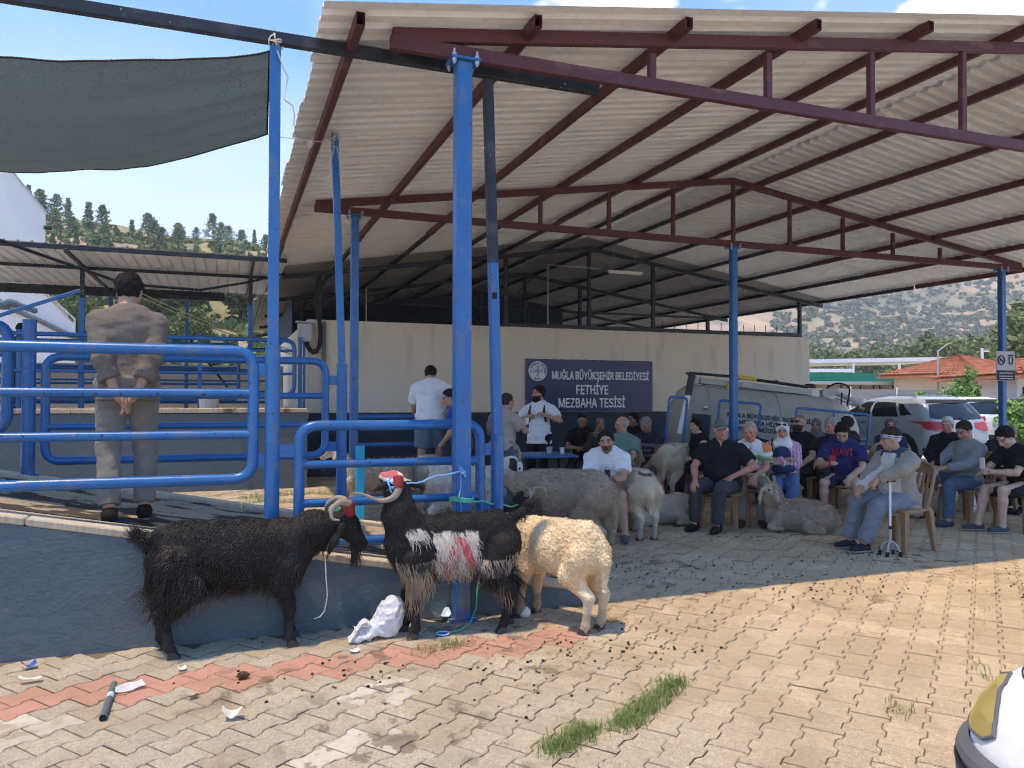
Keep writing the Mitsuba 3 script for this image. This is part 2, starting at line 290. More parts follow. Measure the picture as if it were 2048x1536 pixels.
def paver(s, w, z, tilt, rnd, typ, fine):
    n = len(OUT); inner = OUT * [1 - .006 / (PL / 2), 1 - .006 / .084]; rings = [inner, OUT, OUT, OUT] if fine else [OUT, OUT, OUT]; hs = [0, -.004, -.004, -.03] if fine else [0, 0, -.02]; soil = 2 if fine else 1
    v = np.vstack([np.column_stack([r, np.full(n, h)]) for r, h in zip(rings, hs)]); v[:, 2] += z + v[:, 0] * tilt[0] + v[:, 1] * tilt[1]
    k = np.arange(n); ctr = len(v); v = np.vstack([v, [[0, 0, z + .0008]]]); f = [np.stack([np.full(n, ctr), (k + 1) % n, k], -1)]
    for q in range(len(rings) - 1):
        if q == soil - 1: continue
        a, b, c, d = q*n + k, q*n + (k+1) % n, (q+1)*n + (k+1) % n, (q+1)*n + k; f += [np.stack([a, b, c], -1), np.stack([a, c, d], -1)]
    xy = (v[:, :1] + s) * E1 + (v[:, 1:2] + w) * E2
    return np.column_stack([xy, v[:, 2]]), np.vstack(f), np.column_stack([np.full(len(v), rnd), np.where((np.arange(len(v)) >= soil * n) & (np.arange(len(v)) < ctr), .15, typ)])
def in_ramp(x, y): return x < 2.66 and 5.36 < y < 7.52
cells = []
for row in range(-110, 110):
    for k in range(-20, 110):
        s, w = (k + .5 * (row % 2)) * PL, row * PW; x, y = s * E1 + w * E2
        if -5.5 < x < 13.5 and 1.6 < y < 15.5 and not in_ramp(x, y):
            fw = x * _f[0] + y * _f[1]; sd = x * _rt[0] + y * _rt[1]
            if fw > 2.2 and abs(sd) < fw * .69 + .4: cells.append((fw, s, w, x, y))
cells.sort()
prand = np.random.default_rng(5); far = []; shown = 0
for i, (fw, s, w, x, y) in enumerate(cells):
    rnd = prand.random(); typ = 0.0
    red_edge = 2.25 + .25 * (prand.random() - .5)
    if abs(y - 4.66) < .15 and x < red_edge: typ = .5
    elif (4.08 < y < 4.42 and x < -.78 + .12 * (y - 4)) or (abs(x - .72) < .16 and abs(y - 4.18) < .13) or (abs(x - .55) < .5 and abs(y - 3.55) < .12 and prand.random() < .4): typ = .9
    vis = fw > 2.75 and abs(x * _rt[0] + y * _rt[1]) < fw * .675 + .12
    z = prand.normal(0, .0014); tl = prand.normal(0, .0035, 2)
    m = paver(s, w, z, tl, rnd, typ, fw < 7.5)
    if vis and shown < 300:
        shown += 1; part('pavement', 'paver', trimesh.Trimesh(m[0], m[1], process=False), 'paver', uv=m[2])
    else: far.append(m)
o = 0; V, F, U = [], [], []
for v, f, u in far: V.append(v); F.append(f + o); U.append(u); o += len(v)
part('pavement', 'paver_field', trimesh.Trimesh(np.vstack(V), np.vstack(F), process=False), 'paver', kind='stuff', uv=np.vstack(U))
# ------------------------------------------------------------------ loading ramp
def zr(u): return .88 - .19 * (np.asarray(u) + 1.28)
R0, R1 = -6.0, 2.6
ramp = thing('loading_ramp', 'sloping concrete loading ramp with dark slate blue plastered side wall and cream coping', 'ramp')
us = np.linspace(R0, R1, 60); zs = np.linspace(0, 1, 9)
def ramp_wall(y0, y1):
    ms = []
    for yy, fl in ((y0, False), (y1, True)):
        U_, Z_ = np.meshgrid(us, zs, indexing='ij'); Zz = Z_ * (zr(U_) - .05) - .05 * (1 - Z_)
        bump = (meshkit.fbm(np.stack([U_ * 1.3, Z_ * 0, Zz * 1.6], -1).reshape(-1, 3), 3, 2).reshape(U_.shape) - .5) * .035
        v = np.stack([U_, yy + bump * (1 if not fl else -1), Zz], -1).reshape(-1, 3); m = len(zs)
        i, j = np.meshgrid(np.arange(len(us) - 1), np.arange(m - 1), indexing='ij'); a = (i*m + j).ravel()
        f = np.vstack([np.stack([a, a+m, a+m+1], -1), np.stack([a, a+m+1, a+1], -1)]); ms.append(trimesh.Trimesh(v, f if not fl else f[:, ::-1], process=False))
    ms.append(box(R1 - .02, R1 + .004, y0 - .01, y1 + .01, -.05, float(zr(R1)) - .052))
    return cat(ms)
part(ramp, 'side_wall', ramp_wall(5.385, 5.49), 'slate', 30)
part(ramp, 'side_wall', ramp_wall(7.40, 7.50), 'slate', 30)
def coping(y0, y1, a, b, lift=0.0):
    m = box(a, b, y0, y1, 0, .05, .008).subdivide().subdivide(); v = m.vertices; v[:, 2] += zr(v[:, 0]) - .05 + lift + (meshkit.noise(v * [3, 9, 9], 4) - .5) * .008; v[:, 1] += (meshkit.noise(v * [5, 1, 9], 5) - .5) * .012; m.vertices = v; return m
edges = [-6, -3.9, -2.5, -1.15, .12, 1.37, 2.62]
for a, b in zip(edges, edges[1:]):
    part(ramp, 'coping_slab', coping(5.376, 5.53, a + .003, b - .003), 'coping', 30); part(ramp, 'coping_slab', coping(7.36, 7.53, a + .003, b - .003), 'coping', 30)
part(ramp, 'ramp_floor', grid(np.linspace(R0, R1 + .02, 90), np.linspace(5.53, 7.36, 24), lambda X, Y: zr(X) - .035 + (meshkit.fbm(np.stack([X*2, Y*5, X*0], -1).reshape(-1, 3), 3, 6).reshape(X.shape) - .5) * .02), 'ramp_floor', True)
for k, yy in enumerate((5.60, 5.66)):
    part(ramp, 'edge_batten', bar((-6, yy, float(zr(-6)) - .02), (2.4, yy, float(zr(2.4)) - .02), .022, .02), 'coping')
# ------------------------------------------------------------------ blue pipe fences
def pipe_panel(label, u0, u1, v, zt, rails, r=.0375, rad=.13, rr=.030, slope=0.0, brackets=(), group='blue pipe pen panels'):
    t = thing('pipe_fence', label, 'fence panel', group); z0 = rails[-1]; c = [(u0, v, z0), (u0, v, zt), (u1, v, zt), (u1, v, z0)]
    um = (u0 + u1) / 2
    path = arcpath([(um, v, z0), (u0, v, z0), (u0, v, zt), (u1, v, zt), (u1, v, z0), (um, v, z0)], rad)
    part(t, 'frame', tube(path, r, 14), 'blue', 40)
    for z in rails[:-1]: part(t, 'rail', tube([(u0 + r * .3, v, z), (u1 - r * .3, v, z)], rr, 12), 'blue', 40)
    for (ub, ue, zb) in brackets: part(t, 'bracket', box(min(ub, ue), max(ub, ue), v - .006, v + .006, zb - .045, zb + .045), 'blue')
    for q in (u0, u1):
        for z in (zt - rad - .01, z0 + rad + .01): part(t, 'weld_ring', tube([(q, v, z - .004), (q, v, z + .004)], r * 1.05, 14), 'blue')
    return t
def post(label, u, v, z0, z1, r=.05, top=None, tz=None, w=.072, lean=(0, 0), mat2='blue', group=None):
    t = thing('fence_post', label, 'post', group)
    part(t, 'pipe_sleeve', tube([(u, v, z0), (u, v, z1)], r, 18), 'blue', 40); part(t, 'rim', tube([(u, v, z1 - .012), (u, v, z1 + .002)], r * 1.06, 18), 'blue', 40)
    if tz: part(t, 'square_tube', bar((u, v, z1 - .02), (u + lean[0], v + lean[1], tz), w, w, up=(0, 1, 0)), mat2, label=None)
    part(t, 'base_plate', box(u - .08, u + .08, v - .06, v + .06, z0, z0 + .012), 'blue')
    return t
pipe_panel('long blue pipe panel of four rails in front of the man on the ramp', -2.6, .159, 5.515, 1.904, [1.619, 1.338, 1.037], brackets=((.159, .26, 1.78), (.159, .26, 1.16)))
pipe_panel('lower blue pipe panel behind the two tethered goats on the ramp edge', .465, 1.788, 5.515, 1.391, [1.12, .85, .566], brackets=((.33, .465, 1.22), (1.79, 1.89, 1.2), (1.79, 1.89, .75)))
post('tall blue post carrying the black beam and the shade net corner', .285, 5.515, .59, 1.944, .05, tz=4.02)
p2_ = post('tall leaning post, blue below and black above, right of the bright blue column', 1.925, 5.515, .29, 1.314, .05)
part(p2_, 'square_tube', bar((1.922, 5.515, 1.29), (1.885, 5.515, 2.62), .07, .07, (0, 1, 0)), 'blue'); part(p2_, 'square_tube', bar((1.885, 5.515, 2.62), (1.838, 5.515, 4.02), .07, .07, (0, 1, 0)), 'black', label='bare black upper length of the post')
part(p2_, 'slot', box(1.868, 1.905, 5.476, 5.482, 2.34, 2.39), 'dark')
pipe_panel('blue pipe panel along the far edge of the ramp behind the standing man', -1.453, .865, 7.45, 1.93, [1.60, 1.33, 1.04], r=.036, brackets=((-1.53, -1.453, 1.25), (.865, .97, 1.75), (.865, .97, 1.12)))
post('short capped blue post on the far ramp edge at the left', -1.575, 7.45, .93, 2.233, .052)
pipe_panel('blue pipe panel with rounded corner cut by the left picture edge', -4.2, -1.73, 7.45, 2.19, [1.95, 1.62, 1.30], r=.045)
post('slim blue post tied with string up to the roof purlin', 1.02, 7.45, .45, 1.907, .05, tz=4.12, w=.066, lean=(-.085, 0))
pn = pipe_panel('short blue pipe panel the man in the white shirt leans over', 1.62, 2.95, 10.75, 1.31, [.92, .5, .2], r=.034, rr=.03)
tq = solo('painted_board', box(1.40, 1.50, 9.0, 9.03, .02, 1.02, .004), 'turquoise', 'narrow bright turquoise board standing upright behind the ramp', 'board')
beam = thing('roof_beam', 'long weathered black steel beam lying across the two tall fence posts', 'beam')
part(beam, 'box_section', bar((-6.5, 5.515, 4.09), (2.78, 5.515, 4.075), .06, .085, c=.006), 'black', label=None)
# shade net
def net_mesh():
    a = np.linspace(0, 1, 70); b = np.linspace(0, 1, 46); A, B = np.meshgrid(a, b, indexing='ij')          # A: right to left, B: near to far
    r0, r1 = np.array([.25, 5.56, 4.03]), np.array([.31, 7.28, 3.98]); l0, l1 = np.array([-4.6, 5.75, 4.05]), np.array([-4.6, 9.0, 4.05])
    near = r0 + (l0 - r0) * A[..., None]; farp = r1 + (l1 - r1) * A[..., None]; P_ = near * (1 - B[..., None]) + farp * B[..., None]
    s = np.sin(np.pi * np.clip(A, 0, 1)); P_[..., 2] -= .20 * s ** .7 * (1 - B) ** 2 + .24 * s ** .8 * B ** 3 + .34 * s * np.sin(np.pi * B)
    P_[..., 1] += .35 * s * (1 - B) * 1.0 + .55 * np.minimum(s * 1.6, 1) * B
    fold = np.exp(-A * 5); P_[..., 2] += .036 * fold * np.sin(B * 34) - .012 * np.exp(-A * 3.5) * np.sin(B * 19 + 1)
    P_[..., 2] += (meshkit.fbm(np.stack([A * 9, B * 6, A * 0], -1).reshape(-1, 3), 3, 3).reshape(A.shape) - .5) * .05
    v = P_.reshape(-1, 3); m = len(b); i, j = np.meshgrid(np.arange(69), np.arange(45), indexing='ij'); q = (i*m + j).ravel()
    return trimesh.Trimesh(v, np.vstack([np.stack([q, q+m, q+m+1], -1), np.stack([q, q+m+1, q+1], -1)]), process=False), P_
nm, NP_ = net_mesh(); net = thing('shade_net', 'dark green-black shade net sagging over the ramp from the beam', 'shade net'); part(net, 'cloth', nm, 'net', True)
part(net, 'hem', cat([tube(NP_[:, 0], .007, 6), tube(NP_[:, -1], .007, 6), tube(NP_[0], .008, 6)]), 'cable')
def wobble(a, b, sag, n=14, s=0, amp=.01):
    a, b = np.asarray(a, float), np.asarray(b, float); t = np.linspace(0, 1, n)[:, None]; p = a + (b - a) * t; p[:, 2] -= 4 * sag * (t * (1 - t))[:, 0]
    p += (meshkit.noise(np.column_stack([t[:, 0] * 5 + s, t[:, 0] * 0, t[:, 0] * 0])) - .5)[:, None] * amp * [1, 1, 1]; return p
def knot(c, r=.03, n=6, seed=0, th=.005):
    g = np.random.default_rng(seed); ms = []
    for k in range(n):
        ang = np.linspace(0, 2 * np.pi, 12); ax = g.normal(0, 1, (2, 3)); ax /= np.linalg.norm(ax, axis=1, keepdims=True)
        ms.append(tube(np.array(c) + r * (.7 + .5 * g.random()) * (np.cos(ang)[:, None] * ax[0] + np.sin(ang)[:, None] * ax[1] * .8), th, 5))
    return cat(ms)
rp = thing('net_rope', 'loose white cord tying the net corner to the tall blue post', 'rope')
part(rp, 'knot', knot((.285, 5.515, 4.06), .055, 8, 1), 'rope_white'); part(rp, 'loose_end', tube(wobble((.33, 5.47, 4.0), (.40, 5.46, 3.46), -.0, 9, 3, .09), .005, 5), 'rope_white')
rp = thing('net_rope', 'thin cord running from the far net corner to the roof edge', 'rope')
part(rp, 'strand', tube(wobble((.31, 7.28, 3.98), (.93, 7.42, 4.02), .01, 9, 5), .004, 5), 'rope_white'); part(rp, 'knot', knot((.70, 7.38, 3.97), .03, 5, 4, .004), 'rope_white')
rp = thing('purlin_tie', 'tangle of grey string binding the slim post to the first purlin', 'rope')
part(rp, 'tangle', cat([knot((.935, 7.45, 4.08), .07, 12, 8, .004)] + [tube(wobble((.935 + .05 * math.cos(k), 7.42, 4.02), (.93 + .12 * math.cos(k * 2.1), 7.42, 3.55 + .12 * k), 0, 8, k, .08), .0035, 4) for k in range(4)]), 'rope_white')
# ------------------------------------------------------------------ market canopy
UC, UR, UE, V1, V2, ZB, ZA, SL = 1.58, 7.67, 1.047, 5.31, 10.375, 4.04, 5.165, .1625
can = thing('market_canopy', 'wide gabled steel canopy with red oxide trusses, blue columns and white corrugated roof', 'canopy')
def ztop(u): return ZA - SL * abs(u - UR)
def truss(v, ux, uend):
    key = fresh(can + '__truss'); h = .10; w = .06; us_ = [2 * UR - q if q > UR else q for q in (uend,)]
    ue = 2 * UR - UE
    part(key, 'bottom_chord', bar((UE, v, ZB + h/2), (ue, v, ZB + h/2), w, h), 'red')
    a = ZA - .05
    part(key, 'top_chord', bar((UE + .02, v, max(ztop(UE) - .05, ZB + h + .0)), (UR, v, a), w, h), 'red'); part(key, 'top_chord', bar((ue - .02, v, max(ztop(ue) - .05, ZB + h)), (UR, v, a), w, h), 'red')
    for k in range(-4, 5):
        u = UR + k * 1.13; zt = ztop(u) - .09
        if zt - ZB - h > .08: part(key, 'web', bar((u, v, ZB + h), (u, v, zt), .056, .056, (0, 1, 0)), 'red')
    return key
tr1 = truss(V1, UE, 0); tr2 = truss(V2, UE, 0)
def column(u, v, w=.105, dead=0.0):
    key = fresh(can + '__column')
    part(key, 'shaft', bar((u, v, 0), (u + dead, v, ZB - .02), w, w, (0, 1, 0), .008), 'blue'); part(key, 'head_plate', box(u - .11, u + .11, v - .09, v + .09, ZB - .018, ZB - .002), 'blue')
    for a in (-1, 1):
        for b in (-1, 1): part(key, 'bolt', cat([tube([(u + a*.085, v + b*.07, ZB - .06), (u + a*.085, v + b*.07, ZB + .05)], .009, 8), tube([(u + a*.085, v + b*.07, ZB - .045), (u + a*.085, v + b*.07, ZB - .02)], .017, 6), tube([(u + a*.085, v + b*.07, ZB + .0), (u + a*.085, v + b*.07, ZB + .02)], .017, 6)]), 'steel')
    part(key, 'base_plate', box(u - .10, u + .10, v - .10, v + .10, .001, .014), 'blue')
column(UC, V1, .115); column(UC, V2); column(UR, V2); column(2 * UR - UC, V2); column(2 * UR - UC, V1)
PU = [.80, 2.07, 3.34, 4.60, 5.86, 7.12]
for k, d in enumerate(PU):
    for u in (d, 2 * UR - d):
        z = ztop(u) + .05; part(can, 'purlin', bar((u, 5.06, z), (u, 13.0 + .5 * ((k * 37) % 5) / 5, z), .06, .09, c=.003) if u > 9 else cat([bar((u, 5.36, z), (u, 13.0 + .5 * ((k * 37) % 5) / 5, z), .06, .09, c=.003), bar((u, 5.06, z), (u, 5.36, z), .06, .09, open_end=True), box(u - .024, u + .024, 5.35, 5.362, z - .04, z + .04)]), 'red')
def sheet_mesh(v0, v1, ua, ub, pitch=.2, depth=.042, t=.0, lap=0.0, seed=0):
    """trapezoid ribs running along u; one sheet from v0 to v1"""
    vs, zz = [], []; v = v0; n = int(round((v1 - v0) / pitch))
    for k in range(n):
        q = v0 + k * pitch
        for a, h in ((0, 0), (.50, 0), (.66, 1), (.84, 1)): vs.append(q + a * pitch); zz.append(h * depth)
    vs.append(v1); zz.append(0); vs = np.array(vs); zz = np.array(zz); us_ = np.linspace(ua, ub, 7)
    U_, V_ = np.meshgrid(us_, vs, indexing='ij'); Z_ = (ZA - SL * np.abs(U_ - UR)) + .098 + zz[None] + .011 * (1 - (V_ - v0) / (v1 - v0)) + (meshkit.noise(np.stack([U_ * .8, V_ * 1.3, U_ * 0], -1).reshape(-1, 3), seed).reshape(U_.shape) - .5) * .008
    m = len(vs); i, j = np.meshgrid(np.arange(6), np.arange(m - 1), indexing='ij'); a = (i*m + j).ravel(); f = np.vstack([np.stack([a, a+m, a+m+1], -1), np.stack([a, a+m+1, a+1], -1)])
    g = trimesh.Trimesh(np.stack([U_, V_, Z_], -1).reshape(-1, 3), f, process=False); b = g.copy(); b.vertices[:, 2] += .004; b.faces = b.faces[:, ::-1]
    return cat([g, b])
def roof(parent, va, vb, sw, right_from=None):
    k = 0; v = va
    while v < vb - .05:
        e = min(v + sw, vb); jit = .05 * ((k * 53) % 7 / 7 - .5)
        part(parent, 'roof_sheet', sheet_mesh(v, e + .02, .58 + jit, UR + .03, sw / 5, seed=k), 'sheet')
        part(parent, 'roof_sheet', sheet_mesh(v, e + .02, 2 * UR - .58 + jit, UR - .03 + .13, sw / 5, seed=k + 40), 'sheet'); v = e; k += 1
roof(can, 4.96, 13.06, .9)
for a in (-1, 1): part(can, 'ridge_cap', bar((UR + a * .15, 4.94, ZA + .1405 + .012 - SL * .15), (UR + a * .15, 31.0, ZA + .1405 + .012 - SL * .15), .32, .004, up=(a * SL, 0, 1), c=0), 'sheet')
# ------------------------------------------------------------------ slaughterhouse hall behind
V3, U0, U1, ZW = 15.6, 1.45, 13.85, 3.12
hall = thing('slaughter_hall', 'long cream walled hall with navy painted base and black roof frame behind the seated people', 'building')
part(hall, 'wall', box(U0, U1, V3, V3 + .2, 1.26, ZW, .01), 'wall'); part(hall, 'wall', box(U0, U0 + .2, V3 + .21, 32, 0, ZW, .01), 'wall')
part(hall, 'wall', box(U0, U1, 32, 32.2, 0, 5.4), 'navy'); part(hall, 'painted_base', box(U0 - .004, U1 + .004, V3 - .006, V3 + .2, -.02, 1.257, .006), 'navy')  # far wall takes navy as painted shade to darken the hall
part(hall, 'wall', prism([(U0 + .2, 0), (10.6, 0), (10.6, 4.55), (UR, 5.0), (U0 + .2, 4.1)], 0, .2).apply_transform(np.array([[1, 0, 0, 0], [0, 0, 1, V3 + 8.1], [0, 1, 0, 0], [0, 0, 0, 1.0]])), 'navy', label='added dark sheet standing in for deep shade under the hall roof')  # added dark sheet so the hall interior reads as deep shade
part(hall, 'side_panel', box(U0 + .02, U0 + .06, V3 + 4.2, 32, ZW, 4.0), 'navy'); part(hall, 'floor', box(U0 + .2, U1, V3 + .2, 32, -.03, .02), 'conc')  # dark panel over the left wall is added to keep light out of the hall
part(hall, 'wall_cap_rail', bar((5.6, V3 + .1, ZW + .045), (13.66, V3 + .1, ZW + .06), .08, .09), 'black')
for k in range(5):
    v = V3 + .1 + k * 4.0; key = fresh(hall + '__truss'); za = 4.98; zl = 3.95; ue = 2 * UR - 1.0
    part(key, 'top_chord', bar((.98, v, zl), (UR, v, za), .07, .09), 'black'); part(key, 'top_chord', bar((ue, v, zl), (UR, v, za), .07, .09), 'black')
    for u in (1.7, 5.66, 7.68, 9.35, 13.62): part(key, 'post', bar((u, v, ZW), (u, v, za - .154 * abs(u - UR) - .04), .08, .08, (0, 1, 0)), 'black')
    if k: 
        part(key, 'tie', bar((1.5, v, 4.0), (13.8, v, 4.0), .06, .06), 'black')
        for q in range(6): part(key, 'brace', bar((2 + q * 1.0, v, 4.0), (2.9 + q * 1.0, v, za - .154 * abs(2.9 + q - UR) - .05), .035, .035), 'black')
for d in PU:
    for u in (d, 2 * UR - d): part(hall, 'purlin', bar((u + .02, 12.85 + .3 * (d % 1), ztop(u) + .047), (u + .02, 31.9, ztop(u) + .047), .05, .08), 'black')
k = 0; v = 13.06
while v < 31.9:
    part(hall, 'roof_sheet', sheet_mesh(v, v + .92, .60 + .04 * (k % 3), UR + .03, .18, seed=k + 80), 'sheet' if v < 15.5 else 'sheet_shaded'); part(hall, 'roof_sheet', sheet_mesh(v, v + .92, 2 * UR - .60 - .04 * (k % 3), UR - .03, .18, seed=k + 120), 'sheet' if v < 15.5 else 'sheet_shaded'); v += .9; k += 1
for q in range(13): part(hall, 'spike', tube([(9.6 + q * .33, V3 + .1, ZW + .08), (9.6 + q * .33, V3 + .1, ZW + .28)], .008, 5), 'black')
lt = thing('fluorescent_lamp', 'unlit white fluorescent tube lamp hanging under the hall roof', 'lamp'); part(lt, 'housing', box(7.95, 8.82, V3 - .35, V3 - .27, 4.40, 4.44, .006), 'white_paint'); part(lt, 'tube', tube([(7.97, V3 - .31, 4.385), (8.8, V3 - .31, 4.385)], .014, 8), 'white_paint')
for u in (8.1, 8.65): part(lt, 'hanger', tube([(u, V3 - .31, 4.44), (u, V3 - .31, 4.98)], .004, 4), 'grey_metal')
part(hall, 'conduit', tube([(6.6, V3 - .05, 3.2), (6.6, V3 - .05, 4.52), (7.9, V3 - .05, 4.50)], .012, 6), 'grey_metal'); part(hall, 'conduit', tube([(2.95, V3 + 2, 3.1), (2.95, V3 + 2, 4.1)], .014, 6), 'grey_metal')
eb = thing('meter_box', 'pale grey electrical meter box with sloped lid on the hall wall corner', 'electrical box')
part(eb, 'cabinet', box(1.26, 1.53, V3 - .22, V3 - .01, 2.66, 3.02, .01), 'grey_metal'); part(eb, 'door', box(1.285, 1.51, V3 - .232, V3 - .221, 2.69, 3.0, .004), 'grey_metal')
part(eb, 'lid', bar((1.22, V3 - .12, 3.055), (1.55, V3 - .12, 3.035), .26, .022), 'grey_metal'); part(eb, 'lock', box(1.275, 1.29, V3 - .24, V3 - .232, 2.83, 2.86), 'dark')
part(eb, 'bracket', bar((1.39, V3 - .1, 0), (1.39, V3 - .1, 2.66), .05, .05, (0, 1, 0)), 'blue')
cb = thing('cable_bundle', 'thick black cable bundle looping down to the meter box', 'cable')
part(cb, 'bundle', tube(arcpath([(1.66, V3 - .1, 3.95), (1.60, V3 - .12, 3.5), (1.70, V3 - .12, 2.9), (1.68, V3 - .13, 2.5), (1.5, V3 - .14, 2.44), (1.42, V3 - .14, 2.66)], .16, 7), .042, 10), 'cable', 40)
dp = solo('downpipe', bar((1.77, V3 - .06, .1), (1.77, V3 - .06, 3.08), .075, .05, (0, 1, 0)), 'grey_pipe', 'slim grey green square downpipe on the left end of the cream wall', 'pipe')
# sign
sgn = thing('facility_sign', 'navy blue facility sign with silver lettering and round emblem on the cream wall', 'sign')
part(sgn, 'board', box(6.085, 9.249, V3 - .05, V3 - .008, 1.275, 2.43, .006), 'sign_blue')
def lettering(txt, h, x, z, v, wmax=None, d=.012, bold=True):
    m = meshkit.text_mesh(txt, h, d, bold); 
    if wmax: m.apply_scale([wmax / (m.bounds[1][0] - m.bounds[0][0]), 1, 1])
    m.apply_translation([-m.bounds[0][0], 0, 0]); m.apply_transform(np.array([[1, 0, 0, x], [0, 0, -1, v], [0, 1, 0, z], [0, 0, 0, 1.0]])); return m
part(sgn, 'lettering', cat([lettering('MUĞLA BÜYÜKŞEHİR BELEDİYESİ', .17, 6.70, 1.99, V3 - .052, 2.44), lettering('FETHİYE', .20, 7.29, 1.66, V3 - .052, .80), lettering('MEZBAHA TESİSİ', .20, 6.86, 1.365, V3 - .052, 1.66)]), 'letter', label='silver capital letters in three lines')
def ring_letters(txt, cx, cz, r, a0, a1, h, v, flip=False):
    ms = []; n = len(txt)
    for i, ch in enumerate(txt):
        if ch == ' ': continue
        a = a0 + (a1 - a0) * (i + .5) / n; m = meshkit.text_mesh(ch, h, .006, True); m.apply_translation([-m.bounds[:, 0].mean(), -h / 2, 0]); m.apply_scale([.9, 1, 1])
        rot = (a - math.pi / 2) + (math.pi if flip else 0); m.apply_transform(trimesh.transformations.rotation_matrix(rot, [0, 0, 1])); m.apply_translation([r * math.cos(a), r * math.sin(a), 0])
        m.apply_transform(np.array([[1, 0, 0, cx], [0, 0, -1, v], [0, 1, 0, cz], [0, 0, 0, 1.0]])); ms.append(m)
    return cat(ms)
ex, ez, er = 6.36, 2.16, .215
emb = fresh(sgn + '__emblem'); dd = trimesh.creation.cylinder(er, .012, sections=48); dd.apply_transform(trimesh.transformations.rotation_matrix(math.pi / 2, [1, 0, 0])); dd.apply_translation([ex, V3 - .056, ez]); put(emb, dd, 'letter', 40)
part(emb, 'ring_lettering', cat([ring_letters('T.C. BÜYÜKŞEHİR BELEDİYESİ', ex, ez, er * .80, math.radians(205), math.radians(-25), .042, V3 - .062), ring_letters('MUĞLA', ex, ez, er * .80, math.radians(240), math.radians(300), .045, V3 - .062, True)]), 'sign_blue')
pet = []
for k in range(4):
    a = k * math.pi / 2 + math.pi / 2; d2 = np.array([math.cos(a), math.sin(a)]); n2 = np.array([-d2[1], d2[0]])
    path2 = [d2 * .025, d2 * .10 - n2 * .035, d2 * .115 - n2 * .012, d2 * .09, d2 * .115 + n2 * .012, d2 * .10 + n2 * .035, d2 * .025]
    pet.append(tube([(ex + q[0], V3 - .064, ez + q[1]) for q in path2], .0075, 5))
pet.append(tube([(ex + .02 * math.cos(t), V3 - .064, ez + .02 * math.sin(t)) for t in np.linspace(0, 2 * np.pi, 16)], .006, 5)); part(emb, 'four_petal_mark', cat(pet), 'sign_blue')
# ------------------------------------------------------------------ backdrop: hills, trees, far buildings
def f_hillL(p, n, uv):
    d = fbm(p.x * .05, p.y * .05, p.z * .08, 4); e = fbm(p.x * .6, p.y * .6, p.z * .7, 3)
    c = mix((.36, .255, .17), (.27, .235, .115), smoothstep(.35, .6, d)) * (.6 + .8 * e)
    return mix(c, (.16, .155, .07), smoothstep(24, 6, p.z) * .55 * smoothstep(.35, .6, e))
def f_hillR(p, n, uv):
    d = fbm(p.x * .012, p.y * .012, p.z * .02, 4); e = fbm(p.x * .09, p.y * .09, p.z * .12, 4)
    c = mix((.37, .27, .18), (.28, .26, .15), smoothstep(.38, .62, d)) * (.7 + .6 * e)
    return mix(c, (.13, .15, .11), smoothstep(.47, .62, fbm(p.x * .03, p.y * .03, p.z * .045, 5)) * .8)
bsdf('hill_left', P(proc(f_hillL), .95, .1)); bsdf('hill_right', P(proc(f_hillR), .95, .1))
def f_leaf(a, b, s):
    def f(p, n, uv):
        d = noise(p.x * s, p.y * s, p.z * s); return mix(a, b, d * .6 + .4 * cell_rand(dr.floor(p.x * s * 6), dr.floor(p.y * s * 6), dr.floor(p.z * s * 6)))
    return f
bsdf('pine_leaf', P(proc(f_leaf((.12, .165, .085), (.25, .30, .16), .25)), .8, .2)); bsdf('olive_leaf', P(proc(f_leaf((.11, .15, .055), (.24, .27, .11), .4)), .75, .2))
bsdf('vine_leaf', P(proc(f_leaf((.10, .20, .035), (.23, .36, .09), .9)), .6, .3)); bsdf('scrub_leaf', P(proc(f_leaf((.105, .135, .075), (.19, .205, .12), .05)), .9, .1))
flat('bark', (.09, .065, .045), .9, .1)
def cards(c, size, g, flatz=.6):
    """one leaf-sized quad at each point of c"""
    n = len(c); a = g.normal(0, 1, (n, 3)); a[:, 2] *= flatz; a /= np.linalg.norm(a, axis=1, keepdims=True); b = np.cross(a, g.normal(0, 1, (n, 3))); b /= np.linalg.norm(b, axis=1, keepdims=True)
    s = size * g.uniform(.6, 1.3, (n, 1)); a = a * s; b = b * s * .55; v = np.stack([c - a, c + b, c + a, c - b], 1).reshape(-1, 3); k = np.arange(n)[:, None] * 4
    return trimesh.Trimesh(v, np.vstack([k + [0, 1, 2], k + [0, 2, 3]]), process=False)
def pine(seed, H=7.0, W=2.0, n=620, power=.8):
    g = np.random.default_rng(seed); pts = []
    nb = 46
    for k in range(nb):
        z = H * (.10 + .9 * (k / nb) ** .95); R = W * (1 - k / nb) ** power * g.uniform(.55, 1.15) + .12; az = k * 2.4 + g.uniform(-.5, .5)
        m = n // nb; t = g.uniform(.15, 1, m) ** .7; d = np.array([math.cos(az), math.sin(az), .18])
        pts.append(np.array([0, 0, z]) + t[:, None] * R * d + g.normal(0, .16 + .05 * R, (m, 3)) * [1, 1, .55])
    return tube([(0, 0, -.6), (0, 0, H * .5), (.05, 0, H * .96)], 0, 6, radii=[.16, .10, .02]), cards(np.vstack(pts), .30, g)
def crown(seed, R, n, size, clumps=26, squash=.75):
    g = np.random.default_rng(seed); d = g.normal(0, 1, (clumps, 3)); d /= np.linalg.norm(d, axis=1, keepdims=True); c = d * g.uniform(.45, 1, (clumps, 1)) * R * [1, 1, squash]
    w = g.integers(0, clumps, n); r = R * .33 * g.uniform(.6, 1.25, clumps)[w]; q = g.normal(0, 1, (n, 3)); q /= np.linalg.norm(q, axis=1, keepdims=True)
    return cards(c[w] + q * (r * g.uniform(.55, 1.05, n))[:, None], size, g)
